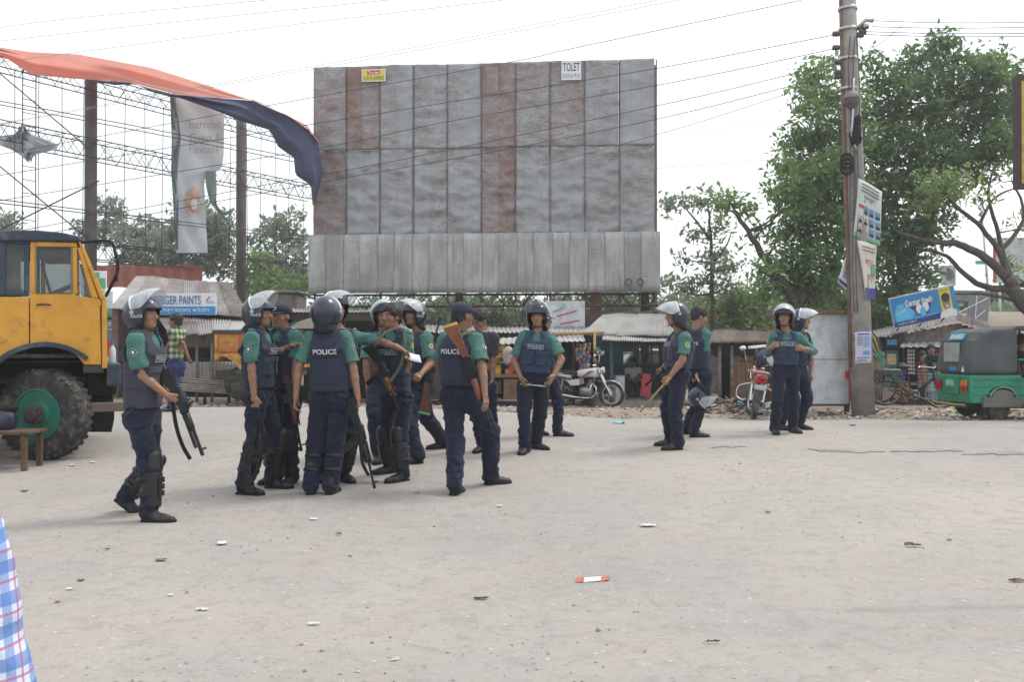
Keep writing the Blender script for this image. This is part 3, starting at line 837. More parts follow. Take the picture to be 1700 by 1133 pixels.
# ------------------------------------------------------------------ ground and road
def ground_mat(road):
    m, nt, p = newmat('road_dust' if road else 'dirt'); v = coords(nt)
    big = noise(nt, v, .22, 5, .62, .4); mid = noise(nt, v, 1.4, 6, .68, .5); fine = noise(nt, v, 30, 5, .8); med = noise(nt, v, 7, 6, .72, .6); grit = noise(nt, v, 150, 2, .6)
    if road: c = mixc(nt, ramp(nt, big, [(.38, 0.), (.60, 1.)]), (.378, .348, .318), (.300, .284, .270))
    else: c = mixc(nt, ramp(nt, big, [(.4, 0.), (.6, 1.)]), (.30, .245, .19), (.235, .195, .155))
    c = mixc(nt, math_(nt, 'MULTIPLY', ramp(nt, mid, [(.48, 0.), (.70, 1.)]), .55), c, (.36, .315, .262) if road else (.17, .14, .115))
    c = mixc(nt, math_(nt, 'MULTIPLY', ramp(nt, med, [(.36, 1.), (.50, 0.)]), .38), c, (.215, .198, .18))
    c = mixc(nt, math_(nt, 'MULTIPLY', ramp(nt, med, [(.56, 0.), (.70, 1.)]), .35), c, (.38, .358, .33))
    c = mixc(nt, math_(nt, 'MULTIPLY', ramp(nt, fine, [(.30, 1.), (.46, 0.)]), .45), c, (.13, .118, .105))
    c = mixc(nt, math_(nt, 'MULTIPLY', ramp(nt, fine, [(.60, 0.), (.74, 1.)]), .55), c, (.48, .45, .41))
    vo = nt.nodes.new('ShaderNodeTexVoronoi'); nt.links.new(v, vo.inputs[0]); vo.inputs['Scale'].default_value = 32; vo.inputs['Randomness'].default_value = 1
    rs = nt.nodes.new('ShaderNodeSeparateColor'); nt.links.new(vo.outputs['Color'], rs.inputs[0])
    peb = math_(nt, 'MULTIPLY', math_(nt, 'GREATER_THAN', rs.outputs[0], .90), math_(nt, 'LESS_THAN', vo.outputs['Distance'], .33))
    c = mixc(nt, math_(nt, 'MULTIPLY', peb, .7), c, mixc(nt, rs.outputs[1], (.16, .14, .12), (.55, .52, .48)))
    if road:
        # old tar patches and damp marks with their own shapes
        vv = coords(nt, 'Object', (.10, 1.0, 1)); st = noise(nt, vv, .9, 5, .7, 1.2)
        c = mixc(nt, math_(nt, 'MULTIPLY', ramp(nt, st, [(.63, 0.), (.70, 1.)]), .42), c, (.19, .182, .175))
        st2 = noise(nt, v, .55, 6, .75, 1.0); c = mixc(nt, math_(nt, 'MULTIPLY', ramp(nt, st2, [(.66, 0.), (.72, 1.)]), .45), c, (.33, .25, .19))
    nt.links.new(c, p.inputs['Base Color']); p.inputs['Roughness'].default_value = .93; p.inputs['Specular IOR Level'].default_value = .25
    h = math_(nt, 'ADD', math_(nt, 'MULTIPLY', mid, .9), math_(nt, 'ADD', math_(nt, 'MULTIPLY', fine, .45), math_(nt, 'ADD', math_(nt, 'MULTIPLY', grit, .15), math_(nt, 'MULTIPLY', peb, .35))))
    bump(nt, p, h, .55, .03)
    return m
M_ROAD = ground_mat(True); M_DIRT = ground_mat(False)
def road_edge(x): return np.interp(x, [-60, -5, 0, 5, 12, 60], [17.5, 17.2, 16.8, 16.0, 15.8, 15.8])+.16*np.sin(x*2.3)+.10*np.sin(x*5.1+1)+.05*np.sin(x*11.7)
def ground():
    xs = np.concatenate([np.linspace(-400, -30, 14), np.arange(-26, 30.1, .5), np.linspace(36, 400, 14)])
    ys = np.concatenate([[-60, -20], np.arange(-6, 44, .5), np.linspace(46, 600, 16)])
    X, Y = np.meshgrid(xs, ys); Z = zf(X, Y)
    inroad = (Y < road_edge(X)-.6) & (np.abs(X) < 58) & (Y > -8)
    bumpy = .03*vnoise(np.stack([X*.9, Y*.9, X*0], -1))+.02*vnoise(np.stack([X*2.1, Y*2.1, X*0+5], -1))
    Z = Z+np.where(inroad, -.03, bumpy*sstep(0, 1.0, Y-road_edge(X))-.012)
    q = MB(); q.grid(np.stack([X, Y, Z], -1)); o = q.build('ground', M_DIRT, smooth=True); o['kind'] = 'structure'
    xs = np.concatenate([np.linspace(-60, -24, 10), np.arange(-22, 26, .25), np.linspace(28, 60, 10)]); vs = np.concatenate([np.linspace(0, .85, 40), np.linspace(.87, 1, 14)])
    P = np.zeros((len(vs), len(xs), 3))
    for j, x in enumerate(xs):
        y = -8+(float(road_edge(x))+8)*vs; P[:, j, 0] = x; P[:, j, 1] = y; P[:, j, 2] = zf(np.full(len(y), x), y)+.004+.006*vnoise(np.stack([np.full(len(y), x)*.8, y*.8, y*0+3], -1))-.05*(vs > .999)
    q = MB(); q.grid(P); o = q.build('road', M_ROAD, smooth=True); o['kind'] = 'structure'
ground()
def stains():
    m = mat('tar_stain', (.262, .247, .232), .92, .3, 5, .4, 60)
    for k, (x0, x1, y0, th) in enumerate(((1342, 1470, 746, 5), (1478, 1600, 750, 7), (1596, 1730, 756, 6), (1180, 1240, 744, 2))):
        rg = np.random.RandomState(k); xs = np.linspace(x0, x1, 26); mid = y0+np.cumsum(rg.normal(size=26))*.5; h = th*.5*np.sin(np.linspace(.12, 3.0, 26))**.6*rg.uniform(.5, 1.2, 26)
        q = MB(); q.grid(np.array([[G(x, y+s*hh_)+A(0, 0, .013) for x, y, hh_ in zip(xs, mid, h)] for s in (1, 0, -1)])); o = q.build('tar_stain', m); o['kind'] = 'structure'
stains()
def gz(x, y): return float(zf(x, y))

# ------------------------------------------------------------------ metal sheet materials
def sheet_mat(name, c1, c2, rustc, streak=True, metal=.0, rough=.55, halves=False, stain=.3):
    m, nt, p = newmat(name); v = coords(nt)
    oi = nt.nodes.new('ShaderNodeObjectInfo'); sc = nt.nodes.new('ShaderNodeSeparateColor'); nt.links.new(oi.outputs['Color'], sc.inputs[0])
    off = nt.nodes.new('ShaderNodeVectorMath'); off.operation = 'ADD'; nt.links.new(v, off.inputs[0])
    cb = nt.nodes.new('ShaderNodeCombineXYZ'); rr = math_(nt, 'MULTIPLY', oi.outputs['Random'], 30); nt.links.new(rr, cb.inputs[0]); nt.links.new(rr, cb.inputs[2]); nt.links.new(cb.outputs[0], off.inputs[1])
    def mp(sx):
        n = nt.nodes.new('ShaderNodeMapping'); nt.links.new(off.outputs[0], n.inputs[0]); n.inputs['Scale'].default_value = sx; return n.outputs[0]
    n1 = noise(nt, mp((1, 1, .6)), 1.3, 5, .6)
    c = mixc(nt, ramp(nt, n1, [(.35, 0.), (.65, 1.)]), c1, c2)
    am = sc.outputs[0]
    if halves:
        sx = nt.nodes.new('ShaderNodeSeparateXYZ'); nt.links.new(v, sx.inputs[0])
        fl = math_(nt, 'FLOOR', math_(nt, 'DIVIDE', math_(nt, 'ADD', sx.outputs[0], 4.94), .4925))
        wc = nt.nodes.new('ShaderNodeCombineXYZ'); nt.links.new(fl, wc.inputs[0]); nt.links.new(oi.outputs['Random'], wc.inputs[1]); wn = nt.nodes.new('ShaderNodeTexWhiteNoise'); nt.links.new(wc.outputs[0], wn.inputs[0])
        am = math_(nt, 'ADD', am, math_(nt, 'MULTIPLY', math_(nt, 'SUBTRACT', wn.outputs[0], .5), .30))
        c = mixc(nt, math_(nt, 'MULTIPLY', wn.outputs[0], .28), c, tuple(A(c2)*.95+A(.035, .010, -.01)))
    low = noise(nt, mp((1.1, 1.1, .8)), 1.3, 4, .6, .4)
    st = noise(nt, mp((3.0, 3.0, 13)), 1.25, 7, .72, 1.4); blot = noise(nt, mp((2.2, 2.2, 3.0)), 1.5, 7, .74, .8)
    g = math_(nt, 'ADD', math_(nt, 'MULTIPLY', math_(nt, 'SUBTRACT', low, .5), .9), am)
    f1 = ramp(nt, math_(nt, 'ADD', st, math_(nt, 'MULTIPLY', math_(nt, 'SUBTRACT', g, .5), .30)), [(.50, 0.), (.64, 1.)])
    f2 = ramp(nt, math_(nt, 'ADD', blot, math_(nt, 'MULTIPLY', math_(nt, 'SUBTRACT', g, .5), .62)), [(.60, 0.), (.84, 1.)])
    f = math_(nt, 'MAXIMUM', math_(nt, 'MULTIPLY', f1, .75), f2)
    rc = mixc(nt, noise(nt, mp((4, 4, 9)), 2, 6, .75), rustc, tuple(A(rustc)*.5))
    c = mixc(nt, math_(nt, 'MULTIPLY', f, .88), c, rc)
    fs = noise(nt, mp((6, 6, .55)), 1.1, 7, .7, .9); c = mixc(nt, math_(nt, 'MULTIPLY', ramp(nt, fs, [(.50, 0.), (.66, 1.)]), stain), c, tuple(A(c1)*.5))
    sc2 = noise(nt, mp((40, 40, 40)), 1.5, 3, .7); c = mixc(nt, math_(nt, 'MULTIPLY', ramp(nt, sc2, [(.66, 0.), (.72, 1.)]), .5), c, tuple(A(rustc)*.6))
    nt.links.new(c, p.inputs['Base Color']); p.inputs['Metallic'].default_value = metal; p.inputs['Roughness'].default_value = rough
    h = math_(nt, 'ADD', noise(nt, mp((2.0, 2.0, 6)), 3.2, 6, .7, 1.2), math_(nt, 'MULTIPLY', noise(nt, mp((1, 1, 1)), 7, 3, .5), .3))
    bump(nt, p, h, .35, .03)
    return m
M_BOARD = sheet_mat('board_sheet', (.33, .345, .372), (.275, .278, .288), (.24, .118, .080), rough=.6, halves=True)
M_SKIRT = sheet_mat('skirt_sheet', (.44, .435, .42), (.25, .247, .238), (.22, .17, .13), rough=.55, metal=.05, stain=.85)
M_TIN = sheet_mat('tin_roof', (.42, .41, .40), (.31, .30, .295), (.19, .105, .075), rough=.6, metal=.05)
M_TINR = sheet_mat('rusty_tin', (.22, .18, .16), (.17, .13, .11), (.13, .065, .042), rough=.75)
M_IRON = mat('dark_iron', (.035, .030, .028), .7, .3, 8, .4, 40, dirt=(.10, .05, .03), dscale=5, damt=.45)
M_RUSTP = mat('rusty_post', (.15, .085, .055), .8, .35, 4, .5, 40, dirt=(.24, .14, .06), dscale=5, damt=.5)
M_POSTG = mat('post_brown', (.082, .072, .069), .75, .3, 3, .4, 40, dirt=(.11, .065, .052), dscale=2.5, damt=.35)
M_CONC = mat('pole_concrete', (.27, .25, .225), .9, .22, 3, .5, 50, dirt=(.15, .135, .12), dscale=4, damt=.4)
M_WIRE = mat('wire_dark', (.075, .07, .07), .6, .1, bstr=0); M_WIREG = mat('wire_grey', (.34, .33, .33), .6, .1, bstr=0)

# ------------------------------------------------------------------ the billboard
def billboard():
    xl, xr, dl, dr = -5.81, 4.045, 26.4, 25.6
    e = unit(A(xr-xl, dr-dl, 0)); wid = math.hypot(xr-xl, dr-dl); nrm = A(e[1], -e[0], 0)   # towards the road
    B = lambda u, z, off=0.0: A(xl, dl, 0)+e*u+A(0, 0, z)+nrm*off
    root = thing('billboard', 'huge bare sheet-metal billboard, grey and rust streaked, above the tin stalls', 'billboard', B(wid/2, gz(-1, 26)))
    rng = np.random.RandomState(5); z0, z1, z2 = 9.53, 7.07, 4.56
    rust = [[.70, .90, .46, .66, .44, .84, .74, .70, .48, .30], [.72, .42, .42, .46, .48, .98, .38, .46, .42, .46]]
    cw = wid/10
    for r, (a, b) in enumerate(((z0, z1), (z1, z2))):
        for c in range(10):
            nu, nv = 14, 36; u0, u1 = c*cw+.006, (c+1)*cw-.006
            if r == 0 and c == 8: u1 -= .03
            us = np.linspace(u0, u1, nu+1); zs = np.linspace(a-.006, b+.006, nv+1)
            U, Z = np.meshgrid(us, zs); amp = .035 if r == 0 else .07
            n = vnoise(np.stack([U*1.6, Z*4.5, U*0+r*9], -1)); n2 = vnoise(np.stack([U*3.3, Z*9.0+U*2, U*0+r*9+40], -1))
            edge = np.minimum(1, np.minimum(U-u0, u1-U)/.12+.25)
            rdg = 1-np.abs(vnoise(np.stack([U*2.6+Z*.7, Z*5.5-U*1.5, U*0+r*5+70], -1))); D = amp*(n+.6*n2+.8*(rdg**3-.4))*edge+rng.uniform(-.006, .006)+(rng.uniform(-.01, .01))*(U-u0)
            P = A(xl, dl, 0)+U[..., None]*e+nrm*(D[..., None]+.02)+Z[..., None]*A(0, 0, 1)
            q = MB(); q.grid(P[::-1]); o = q.build('sheet_panel', M_BOARD, root, smooth=True); o.color = (rust[r][c]*.92+rng.uniform(-.05, .05), 0, 0, 1)
            o.modifiers.new('t', 'SOLIDIFY').thickness = .012
            # batten down each join
            if c:
                q = MB(); q.box(B(c*cw, (a+b)/2, .045+.01*r), (.014, .010, a-b-.03), np.stack([e, nrm, A(0, 0, 1)], 1)); q.build('batten', M_POSTG, root)
            if c and r == 1 or c:
                pass
    for zz in (z1, z2+.03):
        q = MB(); q.box(B(wid/2, zz, .062), (wid-.01, .014, .022), np.stack([e, nrm, A(0, 0, 1)], 1)); q.build('rail', M_POSTG, root)
    for q_, col in (((wid*.5+.02, 9.1, .17, .75), .99),):      # small replaced plate
        q = MB(); q.box(B(wid*.527, 9.06, .06), (.46, .008, .88), np.stack([e, nrm, A(0, 0, 1)], 1)); o = q.build('patch_plate', M_BOARD, root); o.color = (.93, 0, 0, 1)
    # lower skirt: twenty folded strips
    sw = (wid+.22)/20
    for c in range(20):
        u0 = -.09+c*sw; nu = 8; us = np.linspace(u0-.012, u0+sw+.012, nu+1); zs = np.linspace(4.60, 2.89, 9); U, Z = np.meshgrid(us, zs)
        prof = .03*np.cos((U-u0)/sw*2*math.pi)+.012*vnoise(np.stack([U*4, Z*2, U*0+3], -1))+.02*((c % 2)-.5)
        P = A(xl, dl, 0)+U[..., None]*e+nrm*(.13+prof[..., None])+Z[..., None]*A(0, 0, 1)
        q = MB(); q.grid(P[::-1]); o = q.build('skirt_strip', M_SKIRT, root, smooth=True); o.color = (rng.uniform(.12, .45), 0, 0, 1); o.modifiers.new('t', 'SOLIDIFY').thickness = .008
    for u in (wid*.925, wid*.958):                                # two rings of old paint
        q = MB(); T, F = disc2(.1, .1, 20, 4); an = np.linspace(0, 2*math.pi, 22)
        q.grid(np.array([[B(u+.085*r*math.cos(t), 3.16+.1*r*math.sin(t), .205) for t in an] for r in (.72, 1.15)])); o = q.build('painted_ring', M_WIRE, root)
    # frame: truss under the skirt, edge ladder, uprights and posts
    for (za, zb) in ((2.86, 2.52),):
        for off in (-.05, -.55):
            q = MB()
            q.cyl(B(-.1, za, off), B(wid+.1, za, off), .022, 6); q.cyl(B(-.1, zb, off), B(wid+.1, zb, off), .022, 6)
            us = np.linspace(-.1, wid+.1, 40)
            for i in range(39): q.cyl(B(us[i], za if i % 2 else zb, off), B(us[i+1], zb if i % 2 else za, off), .012, 5)
            q.build('bottom_truss', M_IRON, root)
    q = MB(); off = -.45
    for oo in (0.02, -.5): q.cyl(B(wid+.05, 2.6, oo), B(wid+.05, 9.5, oo), .02, 6)
    for i in range(16): q.cyl(B(wid+.05, 2.8+i*.43, .02), B(wid+.05, 2.8+i*.43+(.2 if i % 2 else -.0), -.5), .011, 5)
    q.build('edge_truss', M_RUSTP, root)
    for i in range(11):
        q = MB(); q.box(B(i*cw+(.03 if i == 0 else 0)-(.03 if i == 10 else 0), 6.05, -.06), (.05, .05, 6.9), np.stack([e, nrm, A(0, 0, 1)], 1)); q.build('upright', M_IRON, root)
    for zz in (9.45, 8.3, 7.07, 5.8, 4.56, 3.7):
        q = MB(); q.cyl(B(0, zz, -.12), B(wid, zz, -.12), .025, 6); q.build('cross_rail', M_IRON, root)
    for u, rr, m in ((.35, .12, M_IRON), (wid*.43, .12, M_IRON), (wid*.832, .165, M_RUSTP), (wid-.25, .13, M_IRON)):
        g = B(u, 0, -.35); q = MB(); q.tube([A(g[0], g[1], gz(g[0], g[1])-.1), A(g[0], g[1], 9.2)], rr, 14); q.build('post', m, root, smooth=True)
    # to-let plates
    def plate(u, z, w, h, m): q = MB(); q.box(B(u, z, .10), (w, .012, h), np.stack([e, nrm, A(0, 0, 1)], 1)); return q.build('to_let_sign', m)
    uL = wid*(624-520)/567; o = plate(uL, 9.22, .70, .36, M_WHITE2); tag(o, 'small yellow To-let plate with a phone number on the billboard top edge', 'sign')
    def face(nm, u, z, w, h, m, off, par): q = MB(); q.grid(np.array([[B(u+sx*w/2, z+sy*h/2, off) for sx in (-1, 1)] for sy in (-1, 1)])); return q.build(nm, m, par)
    face('yellow_face', uL, 9.22, .66, .32, mat('sign_yellow', (.62, .56, .10), .6, .08), .109, o)
    face('red_panel', uL, 9.30, .38, .12, mat('sign_red', (.5, .05, .07), .6, .08), .112, o)
    q = MB(); flat_text(q, 'To-let', B(uL, 9.30, .115), e, (0, 0, 1), .32, .09, 0, .012); q.build('lettering', M_WHITE2, o)
    q = MB(); flat_text(q, '01819-649960', B(uL, 9.14, .115), e, (0, 0, 1), .60, .12); q.build('lettering', mat('ink_olive', (.14, .12, .04), .7), o)
    uR = wid*(952-520)/567; o = plate(uR, 9.22, .56, .54, M_WHITE2); tag(o, 'white square TOLET plate with a phone number on the billboard top edge', 'sign')
    q = MB(); flat_text(q, 'TOLET', B(uR, 9.32, .109), e, (0, 0, 1), .48, .24, 0, .01); q.build('lettering', M_INK, o)
    q = MB(); flat_text(q, '01819-64 99 60', B(uR, 9.07, .109), e, (0, 0, 1), .48, .14); q.build('lettering', M_INKG, o)
M_WHITE2 = mat('sign_white', (.68, .68, .70), .6, .06, 10, .05); M_INK = mat('ink_dark', (.035, .035, .04), .7, .1, bstr=0); M_INKG = mat('ink_grey', (.16, .16, .17), .7, .1, bstr=0)
billboard()

# ------------------------------------------------------------------ the skeleton hoarding on the left with torn cloth
def fabric(name, col, trans=.4, back=None):
    m, nt, p = newmat(name); out = nt.nodes['Material Output']; v = coords(nt)
    c = mixc(nt, noise(nt, v, 1.2, 5, .65), tuple(A(col)*.8), tuple(np.clip(A(col)*1.2, 0, 1)))
    nt.links.new(c, p.inputs['Base Color']); p.inputs['Roughness'].default_value = .7
    t = nt.nodes.new('ShaderNodeBsdfTranslucent'); nt.links.new(c, t.inputs[0])
    mx = nt.nodes.new('ShaderNodeMixShader'); mx.inputs[0].default_value = trans
    nt.links.new(p.outputs[0], mx.inputs[1]); nt.links.new(t.outputs[0], mx.inputs[2]); nt.links.new(mx.outputs[0], out.inputs[0])
    bump(nt, p, noise(nt, v, 3, 4, .6, .6), .4, .05)
    return m
M_ORANGE = fabric('orange_cloth', (.86, .36, .295), .55); M_NAVYC = fabric('navy_cloth', (.045, .055, .11), .12); M_FLEX = fabric('grey_flex', (.50, .52, .55), .35); M_FLEXD = fabric('flex_green', (.17, .21, .21), .3)
def rs(poly, n):
    P = np.array(poly, float); s = np.concatenate([[0], np.cumsum(np.linalg.norm(np.diff(P, axis=0), axis=1))]); s /= s[-1]
    t = np.linspace(0, 1, n); return np.stack([np.interp(t, s, P[:, i]) for i in range(P.shape[1])], 1)
def hoarding():
    Pg = lambda t, z, off=0.0: A(-11.2+2.71*t+.846*off, 24+4.3*t-.533*off, z)
    root = thing('hoarding_frame', 'tall skeleton hoarding of lattice trusses on two thick brown posts', 'billboard frame', Pg(.5, -.1))
    for t in (0, 1):
        g = Pg(t, 0); q = MB(); q.tube([A(g[0], g[1], gz(g[0], g[1])-.1), A(g[0], g[1], 8.5 if t == 0 else 8.45)], .155, 16); q.build('post', M_POSTG, root, smooth=True)
    for za, zb in ((8.5, 8.1), (6.82, 6.34), (4.1, 3.65)):
        for off in (.28, -.22):
            q = MB(); t0, t1 = -.62, 1.6
            q.cyl(Pg(t0, za, off), Pg(t1, za, off), .015, 6); q.cyl(Pg(t0, zb, off), Pg(t1, zb, off), .015, 6)
            ts = np.linspace(t0, t1, 40)
            for i in range(39): q.cyl(Pg(ts[i], za if i % 2 else zb, off), Pg(ts[i+1], zb if i % 2 else za, off), .0075, 5)
            q.build('truss', M_IRON, root)
        q = MB()
        for i, t in enumerate(np.linspace(-.62, 1.6, 26)): q.cyl(Pg(t, za if i % 2 else zb, .28), Pg(t, zb if i % 2 else za, -.22), .009, 5); q.cyl(Pg(t, za, .28), Pg(t, za, -.22), .009, 5)
        q.build('truss_bracing', M_IRON, root)
    for i, t in enumerate(np.linspace(-.55, 1.58, 19)):
        q = MB(); q.cyl(Pg(t, 8.15, .3), Pg(t+.012*math.sin(i*3), 3.7, .3), .0095, 5); q.build('rod', M_IRON, root)
    q = MB()
    for t in (-.40, -.335): q.cyl(Pg(t, 8.2, .36), Pg(t, 3.6, .36), .013, 5)
    for z in np.arange(3.8, 8.1, .33): q.cyl(Pg(-.40, z, .36), Pg(-.335, z, .36), .010, 5)
    q.build('ladder', M_IRON, root)
    for (a, b) in (((-20, 105), (148, 247)), ((-20, 260), (148, 398)), ((-20, 392), (165, 300)), ((405, 420), (470, 470))):
        q = MB(); q.tube([W(*a, 23.5), W(*b, 23.8 if b[0] < 300 else 28.5)], .018, 6); q.build('stay', M_IRON, root)
    # the flying cloth
    dx = lambda x: np.interp(x, [-40, 130, 330, 420, 480, 540], [21.1, 22.9, 25.2, 26.1, 25.8, 25.4])
    U = rs([(-30, 74), (50, 86), (130, 90), (250, 112), (350, 143), (450, 178), (510, 208), (528, 234)], 60)
    Lw = rs([(-30, 80), (10, 96), (52, 124), (130, 131), (215, 136), (295, 157), (340, 160), (420, 166), (480, 192), (512, 214), (528, 236)], 60)
    def sheet(Up, Lo, m, nm, par, ph, amp):
        n = len(Up); P = np.zeros((n, 13, 3))
        for i in range(n):
            for j in range(13):
                s = j/12; px = Up[i]*(1-s)+Lo[i]*s
                dd = dx(px[0])-.5*math.sin(s*math.pi)*.6+amp*(math.sin(s*7+i*.11+ph)+.6*math.sin(s*13-i*.23))+(1-s)*.5*(ph == 0)
                P[i, j] = W(px[0], px[1]+1.2*math.sin(i*.5+ph)*(0 < j < 12), dd)
        q = MB(); q.grid(P); return q.build(nm, m, par, smooth=True)
    ban = thing('cloth_banner', 'long orange and navy cloth banner blown loose along the hoarding top', 'banner', W(330, 150, 26))
    a = sheet(U, Lw, M_ORANGE, 'orange_face', ban, 0, .12)
    U2 = rs([(150, 132), (215, 137), (295, 158), (340, 161), (420, 167), (480, 193), (512, 215), (528, 236), (536, 285), (524, 336)], 60)
    L2 = rs([(150, 134), (190, 141), (225, 140), (262, 155), (300, 163), (360, 184), (400, 201), (448, 216), (462, 244), (488, 262), (490, 290), (516, 308), (519, 343)], 60)
    sheet(U2, L2, M_NAVYC, 'navy_face', ban, 1.3, .10)
    # torn poster
    rows = [(155, 283, 366), (185, 285, 372), (230, 287, 372), (268, 288, 371), (284, 288, 364), (292, 288, 342), (300, 288, 339), (350, 290, 341), (385, 292, 343), (420, 293, 345)]
    dt = lambda px: 26.05+(px-327)*.016
    def flex(rows, m, nm, par, off=0.0, n=30, k=10):
        Rr = rs(rows, n); P = np.array([[W(xl+(xr-xl)*s, y, dt(xl+(xr-xl)*s)-off+(.07*math.sin(s*5+y*.05)+.05*math.sin(s*11-y*.09))*(off == 0 or off < .1)) for s in np.linspace(0, 1, k)] for y, xl, xr in Rr])
        q = MB(); q.grid(P[::-1]); return q.build(nm, m, par, smooth=True)
    po = thing('torn_poster', 'torn grey flex advertisement hanging in strips from the hoarding frame', 'poster', W(327, 420, 26.3))
    sh = flex(rows, M_FLEX, 'flex_sheet', po)
    flex([(158, 282, 292), (230, 285, 300), (285, 284, 294), (330, 287, 296), (415, 291, 296)], M_FLEXD, 'dark_edge', po, .07)
    flex([(284, 340, 358), (310, 342, 360), (338, 349, 359), (372, 379, 381)], M_FLEXD, 'torn_strip', po, .07, 12, 4)
    X = unit(W(370, 200, dt(370))-W(290, 200, dt(290)))
    q = MB()
    for s, px, py, w in (('Introduc', 341, 206, 1.05), ('Guava &', 341, 228, 1.05), ('Flavours', 339, 247, .98)): q = MB(); flat_text(q, s, W(px, py, dt(px)-.16), X, (0, 0, 1), w, .24); q.build('lettering', mat('faded_ink', (.27, .275, .285), .8), po)
    q = MB(); c = W(320, 333, dt(320)-.14); Vd, Fd = disc2(.24, .38, 20); q.add([c+X*p[0]+A(0, 0, p[1]) for p in Vd], Fd); q.build('orange_print', mat('print_orange', (.42, .25, .19), .7, .4, 4), po)
    q = MB(); c = W(322, 339, dt(322)-.16); Vd, Fd = disc2(.11, .17, 20); q.add([c+X*p[0]+A(0, 0, p[1]) for p in Vd], Fd); q.build('pale_print', mat('print_pale', (.55, .5, .48), .7, .3, 4), po)
    # scrap at the far left
    sc = [(208, 32, 40), (222, 28, 52), (228, -14, 70), (240, -4, 99), (248, 18, 92), (256, 32, 56), (268, 46, 52)]
    Rr = rs(sc, 16); P = np.array([[W(xl+(xr-xl)*s, y+2*math.sin(s*9), 22.1+.18*math.sin(s*11+y*.2)+.12*math.sin(s*23)) for s in np.linspace(0, 1, 14)] for y, xl, xr in Rr])
    q = MB(); q.grid(P[::-1]); o = q.build('torn_flex_scrap', M_FLEX, smooth=True); tag(o, 'crumpled grey scrap of flex caught on the hoarding frame', 'flex scrap')
hoarding()

